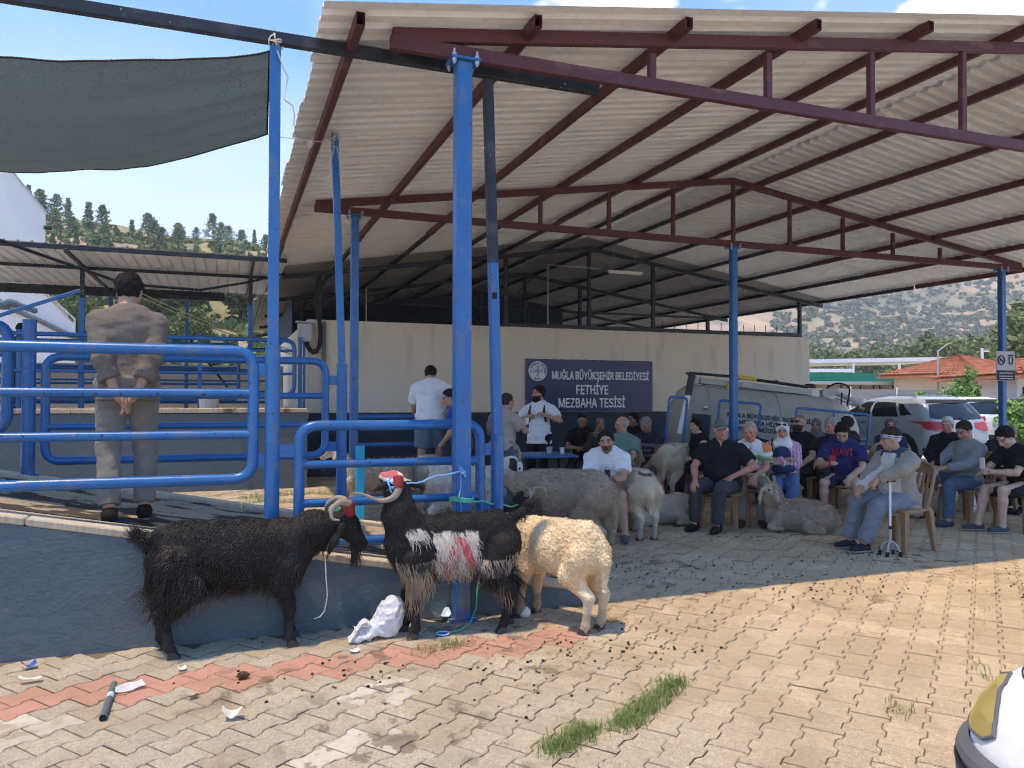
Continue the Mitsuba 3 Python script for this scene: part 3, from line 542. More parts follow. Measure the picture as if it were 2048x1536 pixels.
def group(name, **parts): scene[name] = {'type': 'shapegroup', **{k: mikit.ply(m, b) for k, (m, b) in parts.items()}}
for k, (H, W, pw) in enumerate([(8.2, 1.5, .8), (7.4, 2.7, .6), (6.0, 1.1, .9), (6.0, 3.0, .5)]):
    t_, c_ = pine(40 + k, H, W, 1100, pw); group(f'pine_kind_{k}', trunk=(t_, 'bark'), crown=(c_, 'pine_leaf'))
for k in range(3): group(f'tree_kind_{k}', trunk=(tube([(0, 0, -1), (.1, 0, 2.5), (.3, .2, 4.2)], 0, 7, radii=[.28, .2, .09]), 'bark'), crown=((lambda m: (m.apply_translation([0, 0, 4.6]), m)[1])(crown(60 + k, 2.7, 1900, .26, 34)), 'olive_leaf'))
def inst(name, kind, loc, s, rz, label, category, grp, nz=1.0):
    key = fresh(name); scene[key] = {'type': 'instance', 'shapegroup': {'type': 'ref', 'id': kind}, 'to_world': T().translate([float(x) for x in loc]).rotate([0, 0, 1], float(rz)).scale([float(s), float(s), float(s * nz)])}
    return note(key, label, category, grp)
def cam_xy(s, t): q = s * _rt[:2] + t * np.array([math.sin(_y), math.cos(_y)]); return q
# left hill: a slope that climbs from the yard to a ridge which falls off towards the right
def hillL(s, t):
    rz = 37.0 - .165 * (s + 92); tt = np.clip((t - 34) / 112, 0, 1.9); prof = np.where(tt < 1, tt ** .92, 1 - .25 * (tt - 1))
    z = rz * prof; return z + (meshkit.fbm(np.stack([s * .06, t * .06, s * 0], -1), 4, 2) - .5) * 4.5 * np.clip(tt * 2, 0, 1) - .3
ss = np.linspace(-190, 20, 110); tt = np.linspace(34, 230, 100); S_, T_ = np.meshgrid(ss, tt, indexing='ij'); Zh = hillL(S_, T_) - np.clip((S_ + 14) / 30, 0, 1) * 6
xy = S_[..., None] * _rt[:2] + T_[..., None] * np.array([math.sin(_y), math.cos(_y)])
def sheet_of(xy, Z):
    v = np.concatenate([xy, Z[..., None]], -1).reshape(-1, 3); n, m = Z.shape; i, j = np.meshgrid(np.arange(n - 1), np.arange(m - 1), indexing='ij'); a = (i*m + j).ravel()
    return trimesh.Trimesh(v, np.vstack([np.stack([a, a+m, a+m+1], -1), np.stack([a, a+m+1, a+1], -1)]), process=False)
solo('hill', sheet_of(xy, Zh), 'hill_left', kind='structure', smooth=True)
g = np.random.default_rng(21)
tr = []
for k in range(62):                                                      # the belt of pines along the ridge and the upper slope
    s = -95 + 61 * (k / 61) + g.uniform(-1, 1); t = g.uniform(118, 150) if k % 3 else g.uniform(96, 122)
    tr.append((s * t / 146, t, k))
TL = {0: 'tall narrow pine on the left hilltop', 1: 'broad bushy pine on the left hillside', 2: 'small slim pine on the left ridge', 3: 'low spreading pine on the left hill'}
ORD = 'first second third fourth fifth sixth seventh eighth ninth tenth eleventh twelfth thirteenth fourteenth fifteenth sixteenth seventeenth eighteenth nineteenth twentieth twenty-first twenty-second twenty-third twenty-fourth twenty-fifth twenty-sixth'.split()
COUNT = {}
def nth(label):
    COUNT[label] = COUNT.get(label, 0) + 1; return f'{label}, {ORD[COUNT[label] - 1]} of its kind from the left'
for s, t, k in sorted(tr, key=lambda a: a[0] / a[1]):
    if -74 < s * 146 / t < -62 and t < 120: continue
    q = cam_xy(s, t); kk = int([1, 3, 1, 3, 2, 1, 0, 3][k % 8]) if s > -80 else [0, 1][k % 2]
    inst('pine_tree', f'pine_kind_{kk}', (q[0], q[1], float(hillL(np.array(s), np.array(t))) - .3), g.uniform(.42, .8) * (1.0 - .004 * (s + 90)), g.uniform(0, 360), nth(TL[kk]), 'tree', 'pines on the left hill ' + ['tall', 'broad', 'slim', 'low'][kk])
for k, (t, s) in enumerate(sorted(((g.uniform(52, 84), g.uniform(-36, -9) / 60) for k in range(22)), key=lambda a: a[1])):   # young trees lower on the slope
    s = s * t; q = cam_xy(s, t)
    inst('hillside_tree', f'tree_kind_{k % 3}', (q[0], q[1], float(hillL(np.array(s), np.array(t))) - .5), g.uniform(.5, .95), g.uniform(0, 360), nth('leafy tree on the slope behind the left shed'), 'tree', 'leafy trees on the lower left slope')
def bush_mesh(pts, rad, seed, nb=34, size=.5, flatz=.5):
    g = np.random.default_rng(seed); c = np.repeat(np.asarray(pts), nb, 0); r = np.repeat(np.asarray(rad), nb)[:, None]; d = g.normal(0, 1, c.shape); d /= np.linalg.norm(d, axis=1, keepdims=True)
    n = len(c); p = c + d * r * g.uniform(.5, 1, (n, 1)) * [1, 1, .7] + [0, 0, .2] * r; a = g.normal(0, 1, (n, 3)); a /= np.linalg.norm(a, axis=1, keepdims=True); b = np.cross(a, d); b /= np.linalg.norm(b, axis=1, keepdims=True) + 1e-9
    a, b = a * r * size, b * r * size * .7; v = np.stack([p - a, p + b, p + a, p - b], 1).reshape(-1, 3); k = np.arange(n)[:, None] * 4
    return trimesh.Trimesh(v, np.vstack([k + [0, 1, 2], k + [0, 2, 3]]), process=False)
pts, rad = [], []
for k in range(1500):
    t = g.uniform(40, 140); s = g.uniform(-88, -8) * t / 140; q = cam_xy(s, t); pts.append([q[0], q[1], float(hillL(np.array(s), np.array(t)))]); rad.append(g.uniform(.25, .8) if k % 5 else g.uniform(.8, 1.5))
solo('hillside_scrub', bush_mesh(pts, rad, 3), 'olive_leaf', 'low dry scrub and tufts covering the left hillside', 'scrub', kind='stuff')
pts, rad = [], []
# right hill
def hillR(s, t):
    tt = np.clip((t - 230) / 480, 0, 1.6); prof = np.where(tt < 1, tt ** 1.15, 1 - .3 * (tt - 1)); rz = 128 + .12 * (s - 300) + 30 * np.exp(-((s - 120) / 130.) ** 2)
    return rz * prof + (meshkit.fbm(np.stack([s * .012, t * .010, s * 0], -1), 5, 8) - .5) * 60 * np.clip(tt * 1.6, 0, 1) * np.clip(1.6 - tt, 0.2, 1) - .5
ss = np.linspace(-120, 760, 170); t2 = np.linspace(230, 980, 130); S_, T_ = np.meshgrid(ss, t2, indexing='ij'); xy = S_[..., None] * _rt[:2] + T_[..., None] * np.array([math.sin(_y), math.cos(_y)])
solo('hill', sheet_of(xy, hillR(S_, T_)), 'hill_right', kind='structure', smooth=True)
for k in range(6000):
    t = 235 + 475 * g.random() ** .85; s = g.uniform(.34, .74) * t; q = cam_xy(s, t); z = float(hillR(np.array(s), np.array(t)))
    if .6 * meshkit.fbm(np.array([[q[0] * .016, q[1] * .016, 0]]), 3, 5)[0] + .6 * g.random() < .50: continue
    pts.append([q[0], q[1], z + .6]); rad.append(g.uniform(.8, 2.6))
solo('hill_scrub', bush_mesh(pts, rad, 9, 26, .5), 'scrub_leaf', 'grey green maquis scrub dotted over the far right hill', 'scrub', kind='stuff')
for k, (s0, t0, w, label) in enumerate([(.555, 360, 0, ''), ]):           # bulldozed track across the hill
    st = np.linspace(.50, .60, 26); tt_ = 380 + 55 * np.sin(np.linspace(0, 3.2, 26)); L_, R_ = [], []
    for a, b in zip(st * tt_, tt_):
        for dst, lst in ((-2.2, L_), (2.2, R_)): q = cam_xy(a, b + dst); lst.append([q[0], q[1], float(hillR(np.array(a), np.array(b + dst))) + .7])
    v = np.array([L_, R_]); n = 26; f = []
    for i in range(n - 1): f += [[i, n + i, i + 1], [i + 1, n + i, n + i + 1]]
    flat('track_soil', (.50, .36, .24), .95, .1); solo('dirt_track', trimesh.Trimesh(v.reshape(-1, 3), f, process=False), 'track_soil', kind='structure')
# trees in the middle distance at the right
mid = [(.515, 88, 1.15), (.55, 92, 1.5), (.585, 84, 1.35), (.61, 96, 1.55), (.645, 80, 1.25), (.49, 120, 1.6), (.455, 125, 1.5), (.42, 118, 1.55), (.39, 122, 1.6)]
ML = ['olive green tree behind the tiled house roofs', 'small rounded tree above the white shed roof']
for k, (a, t, s) in enumerate(sorted(mid)):
    q = cam_xy(a * t, t); inst('far_tree', f'tree_kind_{k % 3}', (q[0], q[1], -1.2), s, 77 * k, nth(ML[0 if a > .5 else 1]), 'tree', 'trees behind the right houses' if a > .5 else 'trees behind the white shed')
for k, (a, t, s, z) in enumerate([(.665, 64, .9, .4), (.672, 66, 1.15, 2.8), (.70, 58, 1.25, .6)]):
    q = cam_xy(a * t, t); inst('tall_tree', f'tree_kind_{(k + 1) % 3}', (q[0], q[1], z - 1.0), s, 50 * k, nth('tall leafy tree rising behind the right canopy column'), 'tree', 'tall trees by the right column')
# far buildings on the right
def f_tile(p, n, uv):
    d = noise(p.x * 3, p.y * 3, p.z * 3); return mix((.42, .15, .08), (.55, .25, .15), d) * (.75 + .35 * cell_rand(dr.floor(p.x * 4), dr.floor(p.y * 4), dr.floor(p.z * 5)))
bsdf('roof_tile', P(proc(f_tile), .85, .15)); flat('render_cream', (.62, .52, .38), .9, .1); flat('render_white', (.74, .71, .68), .9, .1); flat('fence_grey', (.30, .30, .29), .8, .2); flat('shutter', (.10, .09, .08), .6)
def place(s, t, z=0.0): q = cam_xy(s * t, t); return np.array([q[0], q[1], z])
AX = np.array([[_rt[0], math.sin(_y), 0], [_rt[1], math.cos(_y), 0], [0, 0, 1.0]])
def local(m, o, rz=0.0):
    """mesh given in x: right, y: away, z: up, stood at o and turned by rz"""
    m = m.copy(); M = np.eye(4); M[:3, :3] = AX @ trimesh.transformations.rotation_matrix(rz, [0, 0, 1])[:3, :3]; M[:3, 3] = o; m.apply_transform(M); return m
o = place(0, 44); shed = thing('farm_shed', 'long low white roofed farm shed with green mesh side beyond the car park', 'shed')
x0, x1 = 15.6, 27.0
part(shed, 'upper_roof', local(cat([bar((x0 - 3, 4, 3.62), (x1 - 1.0, 4, 3.90), 6, .22)]), o), 'white_paint'); part(shed, 'lower_roof', local(bar((x0 - 3, -1, 2.42), (x1 - 3.0, -1, 2.36), 3, .16), o), 'grey_metal')
part(shed, 'green_mesh', local(box(x0 - 3, x1, .45, .50, 2.5, 3.02), o), 'green_net'); part(shed, 'wall', local(box(x0 - 3, x1, .6, .8, 0, 2.4), o), 'render_cream')
part(shed, 'banner', local(box(x0 - 2, x0 + 4.2, .3, .34, 3.06, 3.26), o), 'white_paint')
for k in range(19): part(shed, 'post', local(box(x0 - 2 + k * .62 + .13 * (k % 3), x0 - 1.94 + k * .62 + .13 * (k % 3), -.2, -.14, 1.0, 2.36), o), 'dark')
for k in range(5): part(shed, 'upper_post', local(box(x0 - 1 + k * 2.7, x0 - .88 + k * 2.7, .9, 1.0, 2.4, 3.6), o), 'white_paint')
fn = thing('boundary_fence', 'plain grey sheet fence with white posts behind the parked cars', 'fence'); o = place(0, 33)
for k in range(6): part(fn, 'panel', local(box(10.6 + k * 2.0, 12.57 + k * 2.0, 0, .03, .1, 2.02 - .03 * k), o), 'fence_grey')
for k in range(7): part(fn, 'post', local(tube([(10.58 + k * 2.0, -.04, 0), (10.58 + k * 2.0, -.04, 2.06)], .035, 6), o), 'white_paint')
def house(label, o, w, d, h, rise, rz, wall, ov=.6):
    t = thing('tiled_house', label, 'house'); part(t, 'wall', local(box(-w/2, w/2, -d/2, d/2, 0, h), o, rz), wall)
    W, D_ = w/2 + ov, d/2 + ov; r = max(W - D_, .05); q = [(-W, -D_, h), (W, -D_, h), (W, D_, h), (-W, D_, h), (-r, 0, h + rise), (r, 0, h + rise)]
    def slope(tri, n=9):
        a, b, c, e = [np.array(x, float) for x in tri]; V, F = [], []; o_ = 0; nc = max(int(np.linalg.norm(b - a) / .26), 4)
        nr = 9; nn = np.cross(b - a, e - a); nn /= np.linalg.norm(nn)
        for i in range(nr):
            for j in range(nc):
                t0, t1 = i / nr, (i + 1.25) / nr; u0, u1 = j / nc, (j + .94) / nc
                f = lambda u, t, l: (a + (b - a) * u) * (1 - t) + (e + (c - e) * u) * t + nn * l
                V += [f(u0, t0, .06), f((u0+u1)/2, t0, .12), f(u1, t0, .06), f(u0, min(t1, 1), .0), f((u0+u1)/2, min(t1, 1), .06), f(u1, min(t1, 1), .0)]
                F += [[o_, o_+1, o_+4], [o_, o_+4, o_+3], [o_+1, o_+2, o_+5], [o_+1, o_+5, o_+4]]; o_ += 6
        return trimesh.Trimesh(np.array(V), F, process=False)
    rf = part(t, 'roof', local(trimesh.convex.convex_hull(np.array([(x, y, z - .02) for x, y, z in q] + [(x, y, z - .12) for x, y, z in q[:4]])), o, rz), 'roof_tile')
    for nm_, f in (('tile_course', (0, 1, 5, 4)), ('tile_course', (1, 2, 5, 5)), ('tile_course', (3, 0, 4, 4))):
        part(rf, nm_, local(slope([q[i] for i in f]), o, rz), 'roof_tile', kind='stuff')
    return t
h1 = house('small cream house with orange tiled hip roof beside the tall lamp post', place(.585, 39), 3.4, 5, 2.75, 1.0, .35, 'render_cream'); o = place(.585, 39)
part(h1, 'window', local(box(-1.3, -.6, -2.55, -2.49, 1.1, 2.2), o, .35), 'shutter')
h2 = house('white house with orange tiled roof cut by the right picture edge', place(.745, 31), 7.4, 5.5, 2.45, 1.0, -.15, 'render_white', .8); o = place(.745, 31)
for x in (-1.7, .2, 1.5): part(h2, 'window', local(box(x, x + .55, -2.81, -2.755, .9, 1.9), o, -.15), 'shutter')
part(h2, 'door', local(box(-3.5, -2.7, -2.82, -2.755, 0, 2.0), o, -.15), 'dark')
hg = np.random.default_rng(4)
def leafy(name, label, cat_, o, sx, sy, sz, n, size, mat='vine_leaf', stems=4):
    t = thing(name, label, cat_); p = hg.normal(0, 1, (n, 3)); p /= np.linalg.norm(p, axis=1, keepdims=True); p *= hg.uniform(.55, 1.08, (n, 1)) * (1 + .28 * np.sin(p[:, :1] * 5 + p[:, 2:] * 7)) * [sx, sy, sz]; p[:, 2] += sz
    part(t, 'foliage', local(cards(p, size, hg), o), mat); part(t, 'stem', local(cat([tube([(x, 0, 0), (x * 1.1, .05, sz)], .03, 5) for x in np.linspace(-sx * .6, sx * .6, stems)]), o), 'bark'); return t
leafy('hedge', 'bright green hedge of vine leaves between the lamp post and the houses', 'hedge', place(.566, 27), 1.15, .5, .92, 2600, .10)
leafy('vine_shrub', 'tall bright green vine climbing in front of the tiled houses', 'shrub', place(.593, 27.5), .40, .4, 1.22, 1500, .10)
leafy('corner_shrub', 'dense green shrub right of the right canopy column', 'shrub', place(.67, 24), .85, .7, .8, 1500, .11)
lp = thing('street_lamp', 'thin pale street lamp post with angled arm behind the car roof', 'lamp post'); o = place(.557, 35)
part(lp, 'pole', local(tube([(0, 0, 0), (0, 0, 3.75)], 0, 8, radii=[.06, .04]), o), 'grey_metal'); part(lp, 'arm', local(tube([(0, 0, 3.72), (.42, 0, 4.05)], .028, 6), o), 'grey_metal'); part(lp, 'lamp_head', local(bar((.38, 0, 4.03), (.62, 0, 4.12), .10, .04), o), 'grey_metal')
lp = thing('utility_pole', 'short white pole with lamp bracket left of the right column', 'pole'); o = place(.615, 40)
part(lp, 'pole', local(tube([(0, 0, 0), (0, 0, 4.2)], .07, 8), o), 'white_paint'); part(lp, 'bracket', local(box(.02, .35, -.04, .04, 4.0, 4.08), o), 'white_paint')
# ------------------------------------------------------------------ left: second platform, pens, shed, white buildings
pf = thing('raised_platform', 'raised pen platform with dark blue front wall and cream coping behind the ramp', 'platform')
part(pf, 'front_wall', box(-6, 1.30, 13.8, 14.0, -.05, 1.30), 'slate'); part(pf, 'deck', box(-6, 1.34, 14.01, 26, 1.2, 1.31), 'ramp_floor')
ce = np.linspace(-6, 1.32, 7)
for a, b in zip(ce, ce[1:]): part(pf, 'coping_slab', box(a + .004, b - .004, 13.76, 14.08, 1.312, 1.385, .008), 'coping')
pipe_panel('far upper blue pen panel of four pipes left of the meter box', -4.0, 1.18, 15.2, 2.66, [2.46, 2.02, 1.62], r=.04, rad=.18, rr=.026)
pipe_panel('far blue pen panel behind the raised platform edge', -5.0, .2, 17.6, 2.70, [2.2, 1.85, 1.5], r=.04, rad=.18, rr=.026)
pipe_panel('farthest blue pen panel in front of the concrete pen wall', -5.4, 1.0, 19.2, 2.2, [1.95, 1.7, 1.45], r=.035, rad=.1, rr=.022)
for k, u in enumerate((-3.4, -1.9, -.5, 1.3)):
    t = thing('pen_post', ('leftmost', 'second', 'third', 'rightmost')[k] + ' slim blue steel post standing on the raised platform', 'post', 'slim posts on the raised platform'); part(t, 'shaft', bar((u, 15.35, 1.3), (u, 15.35, 2.72), .07, .07, (0, 1, 0)), 'blue'); part(t, 'cap', box(u - .04, u + .04, 15.31, 15.39, 2.72, 2.74), 'blue')
solo('pen_wall', box(-7, 1.3, 20.2, 20.4, 1.3, 2.35), 'conc', 'stained grey concrete wall of the far pens', 'wall')
bk = thing('bucket', 'pale grey bucket on the raised platform', 'bucket'); part(bk, 'body', tube([(-.32, 14.5, 1.31), (-.32, 14.5, 1.66)], 0, 16, radii=[.15, .18]), 'grey_metal'); part(bk, 'rim', tube([(-.32, 14.5, 1.655), (-.32, 14.5, 1.675)], .19, 16), 'grey_metal')
sh = thing('pen_shed', 'long open shed with grey corrugated roof over the pens at the left', 'shed')
def shed_sheet(a, b):
    xs = []; zz = []; x = a
    while x < b - .01:
        for q, h in ((0, 0), (.15, 0), (.165, .03), (.185, .03)): xs.append(x + q); zz.append(h)
        x += .2
    xs.append(b); zz.append(0); ys = np.array([14.4, 16.6, 19.4]); zl = np.array([4.10, 4.09, 4.05])
    X, Y = np.meshgrid(xs, ys, indexing='ij'); Z = np.array(zz)[:, None] + zl[None]; v = np.stack([X, Y, Z], -1).reshape(-1, 3); m = 3; i, j = np.meshgrid(np.arange(len(xs) - 1), np.arange(2), indexing='ij'); q = (i*m + j).ravel(); f = np.vstack([np.stack([q, q+m, q+m+1], -1), np.stack([q, q+m+1, q+1], -1)])
    t_ = trimesh.Trimesh(v, f, process=False); b_ = t_.copy(); b_.vertices[:, 2] += .004; b_.faces = b_.faces[:, ::-1]; return cat([t_, b_])
for k in range(10): part(sh, 'roof_sheet', shed_sheet(-9 + k, -8 + k + .0), 'sheet')
for y, z, h in ((14.45, 4.055, .07), (16.6, 4.045, .06)): part(sh, 'purlin', bar((-9, y, z), (.98, y, z), .05, h), 'black')
part(sh, 'eave_beam', bar((-9, 19.3, 3.93), (-.1, 19.3, 3.93), .08, .20), 'black')
for u in (-5.4, -2.55, .4):
    part(sh, 'post', bar((u, 16.0, 1.3), (u, 16.0, 3.4), .09, .09, (0, 1, 0)), 'blue'); part(sh, 'post', bar((u, 16.0, 3.4), (u, 16.0, 4.02), .07, .07, (0, 1, 0)), 'black'); part(sh, 'rafter', bar((u, 14.4, 4.0), (u, 19.3, 3.98), .05, .07), 'black')
for u in (-5.2, -2.5, -.92): part(sh, 'rear_post', bar((u, 19.3, 1.3), (u, 19.3, 3.9), .08, .08, (0, 1, 0)), 'blue'); part(sh, 'brace', bar((u, 19.3, 3.0), (u + .9, 19.3, 1.8), .05, .05), 'black')
part(sh, 'rail', bar((-.6, 19.35, 2.72), (1.2, 19.35, 2.72), .05, .06), 'black')
nw = thing('folded_net', 'dark bundle of shade net hanging under the shed at the left edge', 'shade net')
bb = Blob(.06)
for k in range(6): bb.cone((-4.9 + .38 * k, 13.0 + .1 * math.sin(k * 2), 3.25 - .05 * k + .05 * math.sin(k)), (-4.6 + .38 * k, 13.05, 3.16 - .06 * k), .20 - .028 * k, .16 - .022 * k)
part(nw, 'cloth', bb.mesh(.03, lambda p: (meshkit.fbm(p * [6, 6, 14], 3, 2) - .5) * .05), 'net', True)
pp = thing('gable_post', 'tall blue post with green string at the left picture edge', 'post'); part(pp, 'shaft', bar((-3.42, 12.2, 0), (-3.42, 12.2, 3.42), .10, .10, (0, 1, 0)), 'blue'); part(pp, 'string', knot((-3.42, 12.14, 3.2), .09, 4, 5, .006), 'rope_green'); part(pp, 'brace', bar((-3.4, 12.2, 2.5), (-2.0, 12.4, 3.1), .05, .05), 'blue')
cw = thing('overhead_cable', 'thick black cable sagging across the yard to the hall roof', 'cable'); part(cw, 'wire', tube(np.array([(-4.4, 9.0, 3.95), (-2.6, 10.5, 3.44), (-1.44, 12.5, 3.24), (-.45, 13.5, 3.33), (.35, 14.6, 3.66), (1.02, 15.6, 4.0)]), .022, 7), 'cable', True)
for k, (z0, z1) in enumerate(((3.78, 2.75), (3.70, 2.66))):
    cl = thing('washing_line', ('upper', 'lower')[k] + ' taut pale yellow cord strung across the pens', 'cord', 'yellow cords across the pens'); part(cl, 'cord', tube(wobble((-2.4, 18.4, z0 + .35), (1.4, 18.4, z1 - .1), .12, 14, k), .012, 4), 'rope_yellow')
wb = thing('gable_building', 'tall plain off white building cut by the left picture edge', 'building'); o = cam_xy(-26, 40)
WZ = .553
part(wb, 'wall', local(cat([prism([(-8, 0), (0, 0), (0, 9.6), (0.22, 9.6), (.22, 11.2), (-1.9, 13.9), (-8, 13.9)], 0, 8)]).apply_transform(np.array([[1, 0, 0, 0], [0, 0, 1, 0], [0, 1, 0, 0], [0, 0, 0, 1.0]])), (*cam_xy(-24.75, 40), 0), WZ), 'render_white')
part(wb, 'verge', local(bar((.24, -.05, 11.22), (-1.95, -.05, 14.0), .12, .07), (*cam_xy(-24.75, 40), 0), WZ), 'grey_metal'); part(wb, 'lamp', local(tube([(.15, -.1, 10.4), (.5, -.15, 10.4)], .11, 8), (*cam_xy(-24.75, 40), 0), WZ), 'dark')
lb = thing('white_outbuilding', 'low white outbuilding with sloping parapet under the left shed', 'building'); ol = (*cam_xy(-16, 28), 0)
part(lb, 'wall', local(prism([(-10, 0), (0, 0), (0, 4.4), (-.6, 5.0), (-1.6, 5.9), (-10, 5.9)], 0, 6).apply_transform(np.array([[1, 0, 0, 0], [0, 0, 1, 0], [0, 1, 0, 0], [0, 0, 0, 1.0]])), ol, WZ), 'render_white'); part(lb, 'pipe_run', local(tube([(-2.2, -.1, 4.75), (-1.3, -.1, 4.35), (0, -.1, 3.7)], .09, 8), ol, WZ), 'grey_pipe')
part(lb, 'trim', local(bar((-1.5, -.03, 5.85), (-.05, -.03, 4.3), .06, .10), ol, WZ), 'coping')
# ------------------------------------------------------------------ animals
flat('hoof', (.055, .048, .042), .5); flat('eye_dark', (.02, .014, .01), .15, .6); flat('horn_tan', (.30, .24, .18), .55, .3); flat('horn_pale', (.62, .57, .45), .5, .3); flat('red_dye', (.26, .04, .036), .8, .1)
flat('fur_black', (.022, .018, .016), .42, .5); flat('fur_brown', (.035, .022, .017), .45, .45); flat('fur_white', (.66, .61, .53), .7, .2); flat('fur_tan', (.30, .22, .14), .7, .2); flat('fur_pink', (.70, .22, .22), .7, .2); flat('wool_cream', (.82, .68, .45), .95, .1); flat('wool_grey', (.44, .355, .265), .95, .1); flat('wool_white', (.68, .60, .46), .95, .1); flat('fur_fawn', (.45, .35, .25), .8, .2)
bsdf('hide', P({'type': 'mesh_attribute', 'name': 'vertex_color'}, .75, .2)); bsdf('skin', P({'type': 'mesh_attribute', 'name': 'vertex_color'}, .48, .35)); bsdf('cloth', P({'type': 'mesh_attribute', 'name': 'vertex_color'}, .88, .15, sheen=.3))
bsdf('fleece', bumped(P({'type': 'mesh_attribute', 'name': 'vertex_color'}, .95, .1), lambda p, n, uv: fbm(p.x * 55, p.y * 55, p.z * 55, 3) * .02, 1.0, 2e-3))
def vnormals(m):
    v, f = m.vertices, m.faces; n = np.zeros_like(v); c = np.cross(v[f[:, 1]] - v[f[:, 0]], v[f[:, 2]] - v[f[:, 0]])
    for k in range(3): np.add.at(n, f[:, k], c)
    return n / (np.linalg.norm(n, axis=1, keepdims=True) + 1e-12)
def sample(m, n, g):
    v, f = np.asarray(m.vertices), np.asarray(m.faces); a = np.linalg.norm(np.cross(v[f[:, 1]] - v[f[:, 0]], v[f[:, 2]] - v[f[:, 0]]), axis=1); w = g.choice(len(f), n, p=a / a.sum())
    r = g.random((n, 2)); r[r.sum(1) > 1] = 1 - r[r.sum(1) > 1]; N = vnormals(m); q = f[w]; b = np.column_stack([1 - r.sum(1), r])
    return (v[q] * b[..., None]).sum(1), (N[q] * b[..., None]).sum(1)
def strands(key, P3, rad, mat, kind='stuff'):
    """P3: (n, k, 3) points along each hair; rad: (k,) radii -> one mesh of three sided tapering hairs"""
    n, k = P3.shape[:2]; t = np.gradient(P3, axis=1); t /= np.linalg.norm(t, axis=2, keepdims=True) + 1e-12
    a = np.cross(t, np.array([.31, .52, .79])); a /= np.linalg.norm(a, axis=2, keepdims=True) + 1e-12; b = np.cross(t, a); r = np.broadcast_to(rad, (n, k))[..., None]
    V = np.stack([P3 + r * (math.cos(q) * a + math.sin(q) * b) for q in (0, 2.0944, 4.18879)], 2).reshape(-1, 3)
    base = (np.arange(n) * k * 3)[:, None]; F = []
    for i in range(k - 1):
        for c in range(3):
            p, q, u, w = i*3 + c, i*3 + (c+1) % 3, (i+1)*3 + (c+1) % 3, (i+1)*3 + c; F += [base + np.array([p, q, u]), base + np.array([p, u, w])]
    scene[key] = mikit.ply(trimesh.Trimesh(V, np.vstack(F), process=False), mat, smooth=True); note(key, kind=kind); return key
def rotz(a): c, s = math.cos(a), math.sin(a); return np.array([[c, -s, 0], [s, c, 0], [0, 0, 1.0]])
class Animal:
    def __init__(s, name, label, category, x, y, heading, z=0.0, group=None):
        s.t = thing(name, label, category, group); s.o = np.array([x, y, z]); s.R = rotz(heading)
    def W(s, p): return np.asarray(p, float) @ s.R.T + s.o
    def place(s, m): m = m.copy(); m.vertices = s.W(m.vertices); return m
    def loc(s, p): return (np.asarray(p, float) - s.o) @ s.R
def quad_body(B, L, H, W, feet=None, fat=1.0, legr=1.0, rumpw=1.0, zoff=0.0, woolly=0.0):
    """trunk and legs of a standing goat or sheep, x forward, origin on the ground under the middle; returns the hoof places"""
    b = .235 * H * fat; f = woolly
    B.ell((.02 * L, 0, H * .72), (L * 1.20 + f, W + f, b + f)); B.ell((L * .80, 0, H * .69), (L * .48 + f, W * .82 + f, b * 1.04 + f)); B.ell((-L * .82, 0, H * .755), (L * .46 + f, W * .88 * rumpw + f, b * .86 + f))
    B.cone((L * .85, 0, H * .87), (-L * .85, 0, H * .90), .075 * H + f, .085 * H + f, .08); B.ell((-L * 1.1, 0, H * .72), (L * .22 + f, W * .7 * rumpw + f, b * .62 + f))
    hoofs = []
    for i, sd in enumerate((1, -1)):
        fx, fy = (0, 0) if feet is None else feet[i]; y = sd * W * .60; e = np.array([fx, fy, 0])
        s_, el, kn, ft, hf = [np.array(q) for q in ((L * .90, y, H * .64), (L * .80, y * 1.02, H * .50), (L * .93, y * .98, H * .29), (L * .92, y, H * .085), (L * .97, y, H * .035))]
        kn = kn + e * .6; ft = ft + e; hf = hf + e
        B.chain([s_, el, kn, ft, hf], [.105 * H + f, (.072 * H) * legr + f * .6, .041 * H * legr + f * .2, .029 * H * legr, .034 * H * legr], .03); B.ell(kn, (.036 * H * legr,) * 3, k=.02); hoofs.append(hf)
        fx, fy = (0, 0) if feet is None else feet[i + 2]; e = np.array([fx, fy, 0]); y = sd * W * .58 * rumpw
        hp, st, hk, ft, hf = [np.array(q) for q in ((-L * .92, y, H * .70), (-L * .66, y * 1.12, H * .52), (-L * 1.14, y * .98, H * .335), (-L * 1.06, y, H * .09), (-L * 1.0, y, H * .035))]
        hk = hk + e * .8; ft = ft + e; hf = hf + e
        B.chain([hp, st, hk, ft, hf], [.135 * H + f, .098 * H * legr + f * .7, .043 * H * legr + f * .1, .029 * H * legr, .034 * H * legr], .03); hoofs.append(hf)
    return hoofs
def hooves(A, hs, H):
    for h in hs:
        m = cat([trimesh.convex.convex_hull(np.array([(x * H, (q * .024 + y) * H, z * H) for x, y, z in ((-.035, -.02, 0), (-.035, .02, 0), (.055, -.016, 0), (.055, .016, 0), (-.025, -.016, .05), (-.025, .016, .05), (.018, -.014, .05), (.018, .014, .05))])) for q in (-1, 1)])
        m.apply_translation([h[0], h[1], .001]); part(A.t, 'hoof', A.place(m), 'hoof', 30)
def dirframe(d, up=(0, 0, 1)):
    d = np.asarray(d, float) / np.linalg.norm(d); y = np.cross(up, d); y /= np.linalg.norm(y); return np.column_stack([d, y, np.cross(d, y)])
